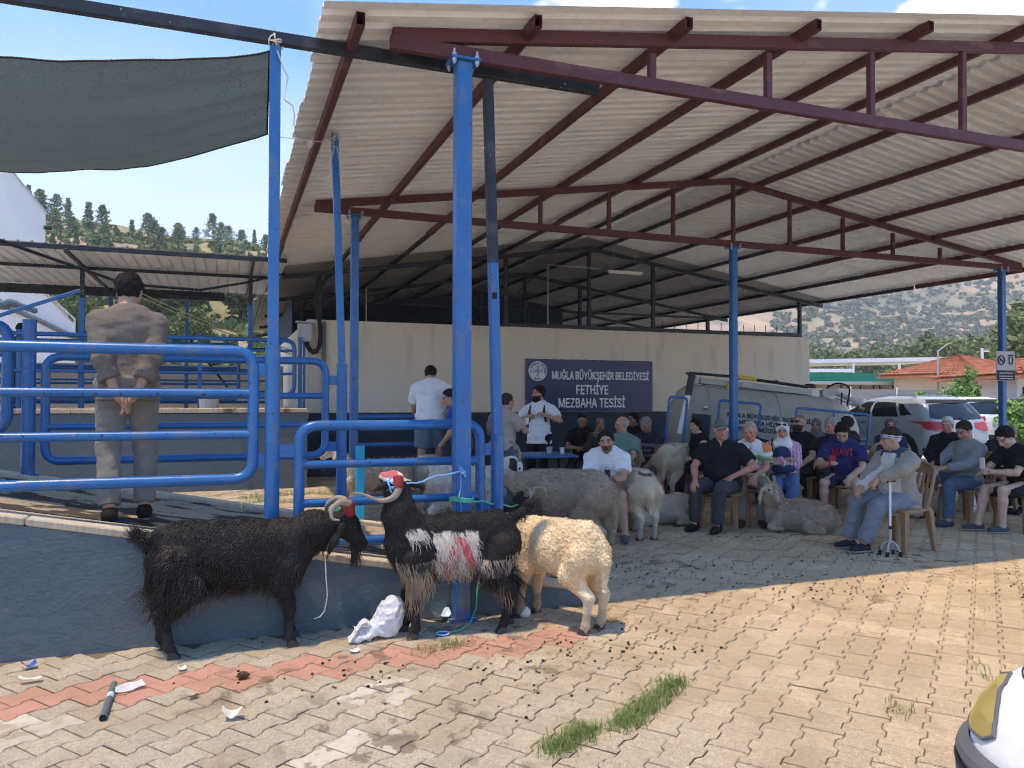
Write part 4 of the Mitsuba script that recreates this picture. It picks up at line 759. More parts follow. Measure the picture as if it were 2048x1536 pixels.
def head(B, c, d, s, up=(0, 0, 1), roman=.0, ears='hang', earl=.2, k=.02):
    """goat or sheep head at c looking along d; s: length scale (about .27 m for a goat)"""
    F = dirframe(d, up); c = np.asarray(c, float); q = lambda x, y, z: c + F @ (np.array([x, y, z]) * s)
    B.ell(q(0, 0, .04), np.array([.40, .26, .30]) * s, F, k=.03); B.cone(q(.15, 0, .02 + roman), q(.68, 0, -.14), .215 * s, .125 * s, .03); B.cone(q(.2, 0, -.16), q(.66, 0, -.24), .14 * s, .085 * s, .03)
    B.ell(q(.70, 0, -.17), np.array([.10, .11, .12]) * s, F, k=.02)
    for a in (-1, 1): B.ell(q(.78, a * .07, -.13), (.022 * s,) * 3, k=.01, sub=True); B.ell(q(.24, a * .235, .10), (.05 * s,) * 3, k=.02)
    for a in (-1, 1):
        if ears == 'hang': B.chain([q(-.08, a * .24, .10), q(-.06, a * .40, -.05), q(-.02, a * .43, -.45 * earl / .2), q(.03, a * .38, -.75 * earl / .2)], np.array([.06, .075, .095, .04]) * s, .015)
        else: B.chain([q(-.1, a * .24, .12), q(-.16, a * .52, .06), q(-.18, a * .78, -.06)], np.array([.06, .085, .03]) * s, .015)
    return q
def eyes(A, q, s):
    for a in (-1, 1): m = trimesh.creation.icosphere(2, .052 * s); m.apply_translation(q(.245, a * .245, .10)); part(A.t, 'eye', A.place(m), 'eye_dark', True)
def finish(A, B, res, colour, mat='hide', warp=None, name='body', fine=()):
    m = B.mesh(res, warp, fine); c = colour(m.vertices); w = A.place(m); part(A.t, name, w, mat, True, color=np.clip(c, 0, 1)); return m, w
def coat(A, m, n, length, keep, mat, g, lay=(-.45, 0, -1.0), lift=.30, rad=.0028, curl=.012, clump=.55, lname='coat', pts=5):
    p, nn = sample(m, n, g); k = keep(p, nn); p, nn = p[k], nn[k]; Ln = length(p, nn) * g.uniform(.6, 1.25, len(p))
    lay = np.array(lay); d = nn * lift + (lay - nn * (nn @ lay)[:, None]) ; d /= np.linalg.norm(d, axis=1, keepdims=True) + 1e-9
    ph = meshkit.noise(p * 16, 4) * 12; t = np.linspace(0, 1, pts); side = np.cross(d, nn)
    C = p[:, None] + d[:, None] * (Ln[:, None] * t)[..., None]; C[..., 2] -= (Ln[:, None] * t ** 2) * .22
    C += side[:, None] * (np.sin(ph[:, None] + t * 7) * t * curl)[..., None] + nn[:, None] * ((meshkit.noise(p * 22, 9)[:, None] - .4) * t * Ln[:, None] * clump * .35)[..., None]
    return strands(fresh(A.t + '__' + lname), A.W(C.reshape(-1, 3)).reshape(C.shape), rad * np.linspace(1, .28, pts), mat)
def horn(A, pts, r0, mat, red=0.0, name='horn', n=26):
    P_ = np.asarray(pts, float); t = np.linspace(0, 1, len(P_)); tt = np.linspace(0, 1, n); from_ = np.array([np.interp(tt, t, P_[:, k]) for k in range(3)]).T
    for _ in range(3): from_[1:-1] = (from_[:-2] + 2 * from_[1:-1] + from_[2:]) / 4
    r = r0 * (1 - tt * .86) * (1 + .05 * np.sin(tt * 60)); key = part(A.t, name, tube(A.W(from_), 0, 12, radii=r), mat, True)
    if red: k = int(n * red); part(key.rsplit('__', 1)[0] + '__' + key.rsplit('__', 1)[1], 'dyed_base', tube(A.W(from_[:k]), 0, 12, radii=r[:k] * 1.12 + .002), 'red_dye', True)
    return key
AG = np.random.default_rng(12)
BLK = np.array([.020, .017, .016]); WHT = np.array([.62, .56, .47]); CRM = np.array([.80, .66, .44])
# -- black goat at the ramp wall
A = Animal('goat', 'long haired black goat with red dyed horn bases standing along the blue ramp wall', 'goat', .035, 5.215, .0)
B = Blob(.05); hs = quad_body(B, .37, .82, .150, [(.02, .02), (-.0, -.02), (-.03, .02), (.03, -.02)], legr=1.05)
B.chain([(.36, 0, .66), (.50, 0, .735), (.64, 0, .755)], [.135, .095, .075], .06); B.cone((.40, 0, .60), (.60, 0, .69), .09, .06, .05)
q = head(B, (.690, 0, .745), (.62, 0, -.42), .275, roman=.05, earl=.19); B.chain([(-.42, 0, .74), (-.49, 0, .71), (-.53, 0, .73)], [.045, .03, .018], .03)
m, w = finish(A, B, .011, lambda v: BLK[None] * (.8 + .6 * meshkit.noise(v * 9)[:, None]) + np.where(v[:, 2:] < .16, .012, 0), warp=lambda p: (meshkit.fbm(p * [14, 14, 5], 3, 3) - .5) * .022 * (p[:, 2] > .35))
hooves(A, hs, .82); eyes(A, q, .275)
for a in (-1, 1):
    h = [q(-.02, a * .13, .27), q(-.16, a * .24, .50), q(-.42, a * .36, .44), q(-.52, a * .44, .16), q(-.38, a * .50, -.02), q(-.22, a * .54, .06)]
    horn(A, h, .034, 'horn_tan', .27)
top = lambda p, n: (p[:, 2] > .30) & (p[:, 0] < .60)
def len1(p, n):
    l = .050 + .075 * np.clip((.78 - p[:, 2]) / .3, 0, 1) + .085 * np.clip((-p[:, 0] - .20) / .15, 0, 1) * (p[:, 2] < .60); return np.where(p[:, 2] < .42, np.where(p[:, 0] < -.2, .10, .05), l) * np.where(p[:, 0] > .48, .6, 1)
coat(A, m, 11000, len1, top, 'fur_black', AG, rad=.0021, curl=.016, lift=.13, clump=.3); coat(A, m, 4500, len1, lambda p, n: (p[:, 2] > .33) & (p[:, 0] < .2) & (p[:, 2] < .72), 'fur_brown', AG, rad=.0022, curl=.026, lname='brown_coat', lift=.14, clump=.35)
coat(A, m, 1800, lambda p, n: .028 + 0 * p[:, 0], lambda p, n: (p[:, 2] < .34) | (p[:, 0] > .58), 'fur_black', AG, lay=(-.2, 0, -1), rad=.002, lift=.2, lname='short_hair')
bp, bn = q(.52, 0, -.28), None; g_ = np.random.default_rng(3); r_ = bp + g_.normal(0, .012, (150, 3)); t_ = np.linspace(0, 1, 5); C = r_[:, None] + np.array([.10, 0, -1.0]) * (t_ * .13)[None, :, None] + g_.normal(0, .02, (150, 1, 3)) * t_[None, :, None]
strands(fresh(A.t + '__beard'), A.W(C.reshape(-1, 3)).reshape(C.shape), .0025 * np.linspace(1, .3, 5), 'fur_black')
r_ = np.array([-.50, 0, .72]) + g_.normal(0, .018, (260, 3)); C = r_[:, None] + np.array([-1.0, 0, .0]) * (t_ * .075)[None, :, None] + np.array([0, 0, 1.0]) * (t_ ** 2 * .07 - t_ * .03)[None, :, None] + g_.normal(0, .022, (260, 1, 3)) * t_[None, :, None]
strands(fresh(A.t + '__tail_tuft'), A.W(C.reshape(-1, 3)).reshape(C.shape), .0026 * np.linspace(1, .3, 5), 'fur_black')
# -- black and white goat tied to the bright column
A = Animal('goat', 'black goat with white flank and red marks, head twisted back, tied to the bright column', 'goat', 1.47, 5.055, math.radians(174))
B = Blob(.05); hs = quad_body(B, .335, .82, .140, [(-.02, .02), (.02, -.0), (.04, .03), (-.06, .0)], legr=1.1)
B.chain([(.31, 0, .66), (.385, 0, .80), (.40, -.02, .95)], [.135, .105, .085], .06); B.ell((.38, 0, .62), (.10, .11, .15))
hd = np.array([.30, -.75, .38]); q = head(B, (.415, -.035, 1.005), hd, .25, roman=.03, ears='side'); B.chain([(-.40, 0, .76), (-.46, 0, .79), (-.49, 0, .84)], [.04, .028, .015], .03)
def patch2(v):
    x, y, z = v[:, 0], v[:, 1], v[:, 2]; nz = (meshkit.fbm(v * 14, 3, 5) - .5) * .10; sd = y > 0
    a = (np.hypot((x - .285) / .075, (z - .685) / .04) + nz * 3 < 1) & sd
    b = ((x + .095 * 0 > .0 - (z - .58) * .1 - .12) & (x < .17 + nz) & (z < .69 + nz * .6) & (z > .42)) & sd
    f = (z > 1.03) & (x > .30); leg = (z < .46) & (z > .26) & (x > .2) & sd; belly = (z < .50) & (z > .38) & (abs(x) < .3)
    return a | b, f, leg, belly
def col2(v):
    a, f, leg, belly = patch2(v); c = BLK[None] * (.8 + .6 * meshkit.noise(v * 9)[:, None]); c = np.where(a[:, None], WHT, c); c = np.where(f[:, None], WHT * 1.05, c); c = np.where((leg | belly)[:, None], np.array([.36, .29, .22]), c)
    red = a & (np.abs(v[:, 0] - .055 + (v[:, 2] - .55) * .35) < .018) & (v[:, 2] < .66); red |= a & (np.abs(v[:, 0] + .055 - (v[:, 2] - .55) * .45) < .028) & (v[:, 2] < .66)
    fr = f & (v[:, 2] > 1.05) & (v[:, 0] > .40)
    return np.where((red | fr)[:, None], np.array([.50, .13, .13]), c)
m, w = finish(A, B, .011, col2, warp=lambda p: (meshkit.fbm(p * [14, 14, 5], 3, 7) - .5) * .02 * (p[:, 2] > .35)); hooves(A, hs, .82)
horn(A, [(.40, .03, 1.06), (.40, .07, .98), (.43, .08, .93), (.50, .07, .905), (.57, .05, .925), (.63, .04, .955), (.70, .04, .965)], .030, 'horn_tan', .22)
horn(A, [(.38, -.08, 1.06), (.33, -.10, .99), (.28, -.09, .955), (.24, -.07, .965)], .024, 'horn_tan', .2)
def mask2(i): return lambda p, n: (patch2(p)[0] if i == 0 else ~patch2(p)[0]) & (p[:, 2] > .30) & (p[:, 2] < 1.0)
def len2(p, n): return np.where(p[:, 2] < .52, .085, .045) + .07 * ((p[:, 0] < -.2) & (p[:, 2] < .5))
coat(A, m, 8000, len2, lambda p, n: mask2(1)(p, n) & ~((p[:, 2] < .46) & (p[:, 0] > .2) & (p[:, 1] > 0)), 'fur_black', AG, rad=.0021, lift=.16, clump=.35); 
red_ = lambda p: ((np.abs(p[:, 0] - .055 + (p[:, 2] - .55) * .35) < .022) | (np.abs(p[:, 0] + .055 - (p[:, 2] - .55) * .45) < .03)) & (p[:, 2] < .67)
coat(A, m, 5600, lambda p, n: .075 + 0 * p[:, 0], lambda p, n: patch2(p)[0] & ~red_(p), 'fur_white', AG, rad=.0026, lname='white_coat'); coat(A, m, 5600, lambda p, n: .06 + 0 * p[:, 0], lambda p, n: patch2(p)[0] & red_(p), 'fur_pink', AG, rad=.0026, lname='dyed_coat')
coat(A, m, 7000, lambda p, n: .11 + 0 * p[:, 0], lambda p, n: (p[:, 2] < .47) & (p[:, 2] > .27) & ((p[:, 0] > .2) & (p[:, 1] > 0) | (p[:, 0] < -.25) & (n[:, 0] > -.2) & (p[:, 2] < .36)), 'fur_tan', AG, lay=(-.1, 0, -1), rad=.0028, lname='leg_feather')
coat(A, m, 6000, lambda p, n: .07 + 0 * p[:, 0], lambda p, n: (p[:, 2] < .56) & (p[:, 2] > .40) & (n[:, 2] < -.2) & (np.abs(p[:, 0]) < .42), 'fur_fawn', AG, lay=(-.1, 0, -1), rad=.0026, lname='belly_hair')
r_ = np.array([-.485, 0, .82]) + g_.normal(0, .016, (220, 3)); C = r_[:, None] + np.array([-1.0, 0, .25]) * (t_ * .11)[None, :, None] + g_.normal(0, .03, (220, 1, 3)) * t_[None, :, None]
strands(fresh(A.t + '__tail_tuft'), A.W(C.reshape(-1, 3)).reshape(C.shape), .0026 * np.linspace(1, .3, 5), 'fur_black')
# -- sheep
def sheep(label, x, y, head_deg, L, H, W, base, wool, res=.014, hd=None, n=7000, marks=None, tail=True, woolly=.018, sc=1.0, amp=.020, rump=1.0, group=None, freq=26, headpos=None):
    A = Animal('sheep', label, 'sheep', x, y, math.radians(head_deg), group=group); B = Blob(.05); hs = quad_body(B, L, H, W, None, fat=1.08, legr=1.12, rumpw=rump, woolly=woolly)
    hp = headpos or (L * 1.75, 0, H * .86); B.chain([(L * .9, 0, H * .78), ((L * .9 + hp[0]) / 2, hp[1] * .5, (H * .78 + hp[2]) / 2 - .01), hp], [.155 * H + woolly, .115 * H + woolly * .7, .085 * H], .06)
    q = head(B, hp, hd or (1, 0, -.5), .30 * H / .8, ears='side')
    if tail: B.chain([(-L * 1.22, 0, H * .84), (-L * 1.36, 0, H * .66), (-L * 1.36, 0, H * .40)], [.055 * H, .060 * H, .030 * H], .03)
    wz = lambda p: -np.abs(meshkit.fbm(p * freq, 3, 3) - .5) * amp * 2 * ((p[:, 2] > H * .40) & (p[:, 0] < L * 1.5)) + amp * .5 * (p[:, 2] > H * .40)
    def col(v):
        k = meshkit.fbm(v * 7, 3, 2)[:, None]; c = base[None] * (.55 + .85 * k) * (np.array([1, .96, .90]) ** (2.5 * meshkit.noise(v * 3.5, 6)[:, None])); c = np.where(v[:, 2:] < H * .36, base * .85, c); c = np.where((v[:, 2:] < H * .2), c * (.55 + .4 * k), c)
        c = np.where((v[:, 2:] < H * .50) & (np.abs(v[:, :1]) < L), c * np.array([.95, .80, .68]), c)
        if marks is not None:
            for mf, mc in marks: c = np.where(mf(v)[:, None], mc, c)
        return c
    m, w = finish(A, B, res, col, 'fleece', wz); hooves(A, hs, H); eyes(A, q, .30 * H / .8)
    if wool: coat(A, m, n, lambda p, nn: (.010 if wool == 'wool_cream' else .024) + 0 * p[:, 0], lambda p, nn: (p[:, 2] > H * .42) & (p[:, 0] < L * 1.35) & ((marks is None) | (meshkit.noise(p * 3) > -1)), wool, AG, lay=(-.3, 0, -.4), lift=1.1, rad=.0026, curl=.016, lname='wool', pts=4)
    return A, m
sheep('cream woolled sheep in full sun right of the black and white goat', 2.20, 4.99, 116, .30, .74, .150, CRM, 'wool_cream', .0085, n=9000, amp=.026, freq=40, woolly=.010)
sheep('large grey brown shorn sheep in the shade behind the cream sheep', 3.17, 7.02, 128, .40, .86, .20, np.array([.42, .335, .25]), 'wool_grey', .012, n=14000, amp=.020)
blue = np.array([.03, .13, .40])
sheep('small off white sheep seen from behind with blue scrawl and dark ring mark', 4.42, 7.80, 84, .29, .76, .150, np.array([.66, .58, .44]), 'wool_white', .012, n=5000, amp=.012,
    marks=[(lambda v: (np.abs(np.hypot(v[:, 0] + .26, v[:, 1]) - .075) < .013) & (v[:, 2] > .62), np.array([.10, .06, .06])), (lambda v: (np.abs(np.sin(v[:, 0] * 42 + v[:, 2] * 30)) < .32) & (v[:, 1] > .05) & (v[:, 2] > .52) & (v[:, 0] > -.18) & (v[:, 0] < .12), blue)])
sheep('white sheep with a solid blue paint patch on its back behind the capped man', 6.62, 10.45, 38, .38, .86, .19, np.array([.66, .59, .46]), 'wool_white', .015, n=4000, amp=.012, marks=[(lambda v: (np.hypot(v[:, 0] + .22, v[:, 1] - .05) < .13) & (v[:, 2] > .74), blue), (lambda v: (np.abs(v[:, 1] - .1 - .05 * np.sin(v[:, 0] * 30)) < .012) & (v[:, 2] > .70) & (v[:, 0] > 0) & (v[:, 0] < .25), blue)])
sheep('yellowish cream sheep half hidden left of the blue patched sheep', 6.35, 11.15, 62, .38, .86, .19, np.array([.60, .50, .34]), None, .017, amp=.01)
sheep('light grey sheep whose back shows between the blue pens', 2.55, 10.15, 60, .36, .80, .19, np.array([.45, .42, .37]), None, .018, amp=.012)
# -- white goat behind the bright column
A = Animal('goat', 'white goat with dark eye patch and swept back horns behind the bright blue column', 'goat', 2.62, 8.60, math.radians(-22)); B = Blob(.05); hs = quad_body(B, .35, .80, .14)
B.chain([(.33, 0, .66), (.44, 0, .76), (.52, 0, .82)], [.13, .10, .08], .05); q = head(B, (.56, 0, .80), (.62, 0, -.75), .27, earl=.2); B.chain([(-.40, 0, .76), (-.46, 0, .83), (-.53, 0, .88)], [.045, .04, .03], .03)
def colw(v):
    c = np.array([.66, .61, .54])[None] * (.8 + .35 * meshkit.noise(v * 8)[:, None]); d = (v[:, 0] > .5) & (v[:, 0] < .60) & (np.abs(v[:, 1]) > .05) & (v[:, 2] > .60); c = np.where(d[:, None], BLK * 2, c); return np.where(((v[:, 0] < -.25) & (v[:, 2] < .6) & (v[:, 2] > .45))[:, None], np.array([.55, .36, .30]), c)
m, w = finish(A, B, .013, colw); hooves(A, hs, .80); eyes(A, q, .27)
for a in (-1, 1): horn(A, [q(.0, a * .10, .28), q(-.2, a * .15, .5), q(-.55, a * .25, .62), q(-.95, a * .40, .55)], .024, 'horn_tan')
coat(A, m, 3500, lambda p, n: .06 + .05 * (p[:, 2] < .6), lambda p, n: (p[:, 2] > .36) & (p[:, 0] < .5), 'fur_white', AG, rad=.0032)
A = Animal('goat', 'cream and tan goat standing beyond the ramp between the blue pens', 'goat', 1.80, 9.85, math.radians(165)); B = Blob(.05); hs = quad_body(B, .34, .80, .14)
B.chain([(.33, 0, .66), (.46, 0, .80), (.50, 0, .90)], [.12, .09, .075], .05); q = head(B, (.54, 0, .92), (.8, 0, -.3), .26, earl=.2); B.chain([(-.40, 0, .76), (-.46, 0, .80)], [.04, .02], .03)
m, w = finish(A, B, .014, lambda v: np.where((meshkit.fbm(v * 4, 3, 8) > .5)[:, None], np.array([.50, .38, .24]), np.array([.62, .55, .44]))); hooves(A, hs, .80); eyes(A, q, .26)
coat(A, m, 2500, lambda p, n: .07 + 0 * p[:, 0], lambda p, n: (p[:, 2] > .36) & (p[:, 0] < .5), 'fur_fawn', AG, rad=.0032)
# -- lying animals
def lying(name, label, category, x, y, head_deg, base, L=.34, W=.17, z=.0, hp=(.46, .10, .38), hd=(.8, .2, -.4), s=.26, fur=None, ears='hang', hornpts=None, n=2600, mat='hide', neckr=.10, warp=None, dark=None):
    A = Animal(name, label, category, x, y, math.radians(head_deg), z=z); B = Blob(.06); B.ell((0, 0, .19), (L * 1.15, W, .19)); B.ell((L * .75, 0, .20), (.17, W * .85, .18)); B.ell((-L * .8, 0, .17), (.19, W * 1.1, .17))
    hp = np.array(hp, float); B.chain([(L * .85, 0, .27), (np.array([L * .85, 0, .27]) + hp) / 2 + [.03, 0, .03], hp], [.13, neckr, .075], .05); q = head(B, hp, hd, s, ears=ears)
    hs = []
    for a in (-1, 1):
        B.chain([(L * .8, a * W * .7, .16), (L * 1.15, a * W * .9, .07), (L * .75, a * W * .95, .045)], [.07, .042, .026], .03); B.chain([(-L * .75, a * W * .8, .16), (-L * .25, a * W * 1.15, .09), (-L * .7, a * W * 1.2, .045), (-L * .2, a * W * 1.25, .03)], [.10, .07, .035, .026], .03)
        hs += [(L * .70, a * W * .95, .03), (-L * .15, a * W * 1.25, .03)]
    B.chain([(-L * 1.1, 0, .18), (-L * 1.4, .03, .09)], [.04, .02], .03)
    def col(v): c = base[None] * (.7 + .6 * meshkit.fbm(v * [6, 6, 12], 3, 4)[:, None]); return c if dark is None else np.where(dark(v)[:, None], BLK * 1.5, c)
    m, w = finish(A, B, .014, col, mat, warp); hooves(A, hs, .8); eyes(A, q, s)
    if fur: coat(A, m, n, lambda p, nn: .06 + 0 * p[:, 0], lambda p, nn: (p[:, 2] > .06) & (p[:, 0] < L * 1.2), fur, AG, rad=.003, lift=.35)
    if hornpts: 
        for a in (-1, 1): horn(A, [q(*(np.array(h) * [1, a, 1])) for h in hornpts], .022, 'horn_tan' if name != 'kid' else 'horn_pale')
    return A, q
lying('goat', 'shaggy fawn goat lying on the pavers below the man in the navy shirt', 'goat', 6.42, 7.42, 150, np.array([.52, .40, .29]), .30, .19, hp=(.36, .22, .52), hd=(-.35, .75, -.35), fur='fur_fawn', n=5000, hornpts=[(0, .1, .28), (-.25, .2, .5), (-.55, .35, .35), (-.5, .5, .05)])
lying('sheep', 'grey sheep lying down facing the man in the grey top', 'sheep', 8.85, 7.95, 200, np.array([.46, .39, .30]), .38, .21, hp=(.50, .05, .34), hd=(.8, .1, -.5), ears='side', mat='fleece', warp=lambda p: (meshkit.fbm(p * 26, 3, 2) - .5) * .02)
lying('sheep', 'cream sheep lying stretched out behind the small white sheep', 'sheep', 5.05, 8.45, -25, np.array([.52, .46, .37]), .36, .19, hp=(.44, .0, .20), hd=(.9, .1, -.25), ears='side', mat='fleece', warp=lambda p: (meshkit.fbm(p * 26, 3, 6) - .5) * .02)
lying('goat', 'black goat with pale curled horn lying behind the black and white goat', 'goat', 2.10, 5.98, -12, BLK, .26, .13, z=.24, hp=(.20, -.12, .50), hd=(.5, -.6, -.5), s=.24, fur='fur_black', n=1500, hornpts=[(0, .10, .28), (-.05, .22, .55), (.15, .36, .72), (.40, .42, .55), (.36, .46, .30)])
# ropes on the animals
rp = thing('goat_rope', 'green cord from the black goat horns to the blue fence post', 'rope'); part(rp, 'cord', tube(wobble((.33, 5.5, .71), (.70, 5.22, .83), .0, 10, 3, .05), .005, 5), 'rope_green'); part(rp, 'cord', tube(wobble((.28, 5.46, .70), (.55, 5.33, .80), .02, 9, 9, .06), .004, 5), 'rope_green'); part(rp, 'knot', knot((.68, 5.22, .84), .04, 5, 3, .0045), 'rope_green'); part(rp, 'knot', knot((.30, 5.47, .70), .045, 4, 6, .0045), 'rope_green')
rp = thing('goat_rope', 'pale string hanging loose from the black goat neck', 'rope'); part(rp, 'cord', tube(np.array([(.60, 5.12, .56), (.605, 5.10, .42), (.615, 5.11, .30), (.60, 5.12, .20), (.57, 5.12, .165), (.53, 5.12, .155)]), .0035, 5), 'rope_white')
rp = thing('goat_rope', 'light blue rope from the tied goat horns to the bright blue column', 'rope'); part(rp, 'cord', tube(wobble((1.02, 5.03, 1.0), (1.55, 5.24, 1.06), .0, 12, 4, .03), .007, 6), 'rope_blue'); part(rp, 'loop', knot((1.03, 5.07, 1.01), .05, 5, 2, .006), 'rope_blue'); part(rp, 'loop', knot((1.57, 5.25, 1.06), .03, 4, 5, .006), 'rope_blue'); part(rp, 'loose_end', tube(wobble((1.55, 5.24, 1.06), (1.54, 5.22, .62), 0, 9, 8, .05), .005, 5), 'rope_blue')
rp = thing('goat_rope', 'bright green cord wound round the bright blue column and pulled right', 'rope'); part(rp, 'winding', cat([tube([(UC + .085 * math.cos(a), V1 + .085 * math.sin(a), .85 + .012 * k + .008 * math.sin(a * 2)) for a in np.linspace(0, 2 * np.pi, 18)], .006, 5) for k in range(3)]), 'rope_green'); part(rp, 'cord', tube(wobble((UC + .06, V1 - .06, .86), (2.22, 5.80, .72), .02, 12, 6, .03), .006, 5), 'rope_green')
rp = thing('goat_rope', 'long thin green cord hanging down to the ground by the bright column', 'rope'); part(rp, 'cord', tube(np.array([(1.70, 5.30, .46), (1.69, 5.26, .25), (1.66, 5.20, .10), (1.58, 5.10, .02), (1.48, 5.02, .012), (1.40, 5.0, .012)]), .005, 5), 'rope_green')
# ------------------------------------------------------------------ people
def ik(a, c, l1, l2, pole):
    a, c, pole = (np.asarray(q, float) for q in (a, c, pole)); d = c - a; L = np.linalg.norm(d); mx = (l1 + l2) * .995
    if L > mx: c = a + d / L * mx; d = c - a; L = mx
    u = d / L; x = (l1*l1 - l2*l2 + L*L) / (2*L); h = math.sqrt(max(l1*l1 - x*x, 0)); p = pole - (pole @ u) * u; p /= np.linalg.norm(p) + 1e-9
    return a + u * x + p * h, c
def rx(a): c, s = math.cos(a), math.sin(a); return np.array([[1, 0, 0], [0, c, -s], [0, s, c]])
def ry(a): c, s = math.cos(a), math.sin(a); return np.array([[c, 0, s], [0, 1, 0], [-s, 0, c]])
D2R = math.pi / 180
SKIN = {'tan': (.46, .265, .17), 'fair': (.56, .36, .26), 'red': (.53, .25, .17), 'dark': (.34, .19, .12)}
def person(label, x, y, heading, z=0.0, sit=True, pelvis=None, lean=-6, side=0, twist=0, head=(0, 0, 0), hands=None, poles=None, feet=None, kpoles=None, H=1.72, fat=.2, skin='tan', hair='short', hair_c=(.018, .014, .012),
           top='short', top_c=(.1, .1, .1), top_fn=None, bottom='long', bot_c=(.05, .05, .06), bot_fn=None, shoe_c=(.03, .03, .035), shoes=True, beard=0.0, mouth=0, res=.0125, group=None, curl=(.5, .5), handdir=(None, None), neckdrop=0.0, hem=.0, female=False, loose=1.0, sole=None, fold=.009, glasses=False, eyes_closed=False, extra=None):
    k = H / 1.72; t = thing('person', label, 'person', group); o = np.array([x, y, z]); R = rotz((heading - 90) * D2R); W = lambda p: np.asarray(p, float) @ R.T + o
    def pl(m): m = m.copy(); m.vertices = W(m.vertices); return m
    P0 = np.array(pelvis if pelvis is not None else ((0, 0, .535) if sit else (0, 0, .93 * k)), float)
    Tm = rotz(twist * D2R) @ ry(side * D2R) @ rx(-lean * D2R); up, fw, rt = Tm[:, 2], Tm[:, 1], Tm[:, 0]
    sh_w = (.185 if not female else .165) * k; C7 = P0 + up * .50 * k; chest = P0 + up * .36 * k; waist = P0 + up * .17 * k
    neckd = up * .9 + fw * .25; neckd /= np.linalg.norm(neckd); Hc = C7 + neckd * .155 * k + fw * .02
    hy, hp, hr = head; HR = Tm @ rx(lean * D2R * .7) @ rotz(hy * D2R) @ rx(-hp * D2R) @ ry(hr * D2R); hs = k ** .5 * (1.0 if not female else .95); Hc = Hc + HR[:, 1] * .012 * (hp > 10)
    hq = lambda a, b, c: Hc + HR @ (np.array([a, b, c]) * hs)
    S = [C7 + rt * (s * sh_w) - up * .078 * k for s in (1, -1)]
    hands = hands or ((.14, .34, .62), (-.14, .34, .62)); poles = poles or ((.8, -.3, -.5), (-.8, -.3, -.5))
    arms = [(S[i],) + ik(S[i], hands[i], .285 * k, .255 * k, poles[i]) for i in (0, 1)]
    hipw = .092 * k; HP = [P0 + Tm[:, 0] * 0 + np.array([s * hipw, 0, -.01]) for s in (1, -1)]
    feet = feet or (((.13, .45, .085), (-.13, .45, .085)) if sit else ((.10, .0, .085), (-.10, .03, .085))); kpoles = kpoles or ((.15, 1, .6), (-.15, 1, .6))
    legs = [(HP[i],) + ik(HP[i], feet[i], .435 * k, .425 * k, kpoles[i]) for i in (0, 1)]
    g = 1 + .25 * fat
    def torso(B, e=0.0, kk=.05):
        B.ell(P0 + up * .03, np.array([.165 * g + e, .118 * g + e, .125 + e]) * k, Tm, k=kk); B.ell(waist + fw * .05 * fat, np.array([.145 * (1 + .45 * fat) + e, .105 * (1 + .75 * fat) + e, .15 + e]) * k, Tm, k=kk)
        B.ell(chest, np.array([.165 * g + e, .112 * (1 + .25 * fat) + e, .165 + e]) * k, Tm, k=kk); B.cone(S[0] - rt * .03, S[1] + rt * .03, .062 * k + e, .062 * k + e, kk); B.ell(C7 - up * .03, np.array([.10 + e, .07 + e, .07 + e]) * k, Tm, k=kk)
        if female: 
            for s in (1, -1): B.ell(chest + rt * s * .07 + fw * .08 - up * .01, (.062 + e,) * 3, k=.04)
    B = Blob(.025); torso(B, -.006)
    B.cone(C7 - up * .02, hq(0, -.015, -.06), .062 * k * (1 + .15 * fat), .056 * k, .03)
    B.ell(hq(0, -.012, .035), np.array([.074, .094, .088]) * hs, HR, k=.02); B.ell(hq(0, .022, -.040), np.array([.060 + .006 * fat, .066, .068]) * hs, HR, k=.025); B.ell(hq(0, .062, -.088 - .02 * mouth), np.array([.028, .022, .020]) * hs, HR, k=.02)
    B.cone(hq(-.034, .074, .030), hq(.034, .074, .030), .014 * hs, k=.015); B.cone(hq(0, .088, .014), hq(0, .106, -.024), .010 * hs, .0155 * hs, .008); B.ell(hq(0, .094, -.034), np.array([.019, .012, .010]) * hs, HR, k=.008)
    for s in (1, -1):
        B.ell(hq(s * .032, .094, .012), np.array([.017, .012, .011]) * hs, HR, k=.01, sub=True); B.ell(hq(s * .032, .078, .010), np.array([.013, .012, .012]) * hs, HR, k=.004); B.ell(hq(s * .044, .060, -.022), np.array([.022, .02, .018]) * hs, HR, k=.02); B.ell(hq(s * .076, -.006, -.005), np.array([.011, .022, .034]) * hs, HR @ rotz(-s * .35), k=.006)
    if mouth: B.ell(hq(0, .092, -.066), np.array([.020, .022, .022]) * hs, HR, k=.01, sub=True)
    else: B.ell(hq(0, .086, -.056), np.array([.024, .012, .010]) * hs, HR, k=.01)
    fine = [(2, Hc[2] - .14, Hc[2] + .14, .62)]
    for i, s in enumerate((1, -1)):
        a, e, w = arms[i]; B.chain([a, a + (e - a) * .35, e, e + (w - e) * .3, w], np.array([.056 * g, .050 * g, .039, .041, .027]) * k, .02)
        d = (w - e) / np.linalg.norm(w - e) if handdir[i] is None else np.array(handdir[i], float) / np.linalg.norm(handdir[i]); n = np.cross(d, [s * .2, .3, 1.0]); n /= np.linalg.norm(n); side_ = n; down = np.cross(d, side_); down = -down if down[2] > 0 else down
        cu = curl[i]; pm = w + d * .05 * k; B.cone(w, pm, .027 * k, .030 * k, .015); B.ell(pm + d * .02, np.array([.040, .046, .018]) * k, np.column_stack([side_, d, np.cross(side_, d)]), k=.015)
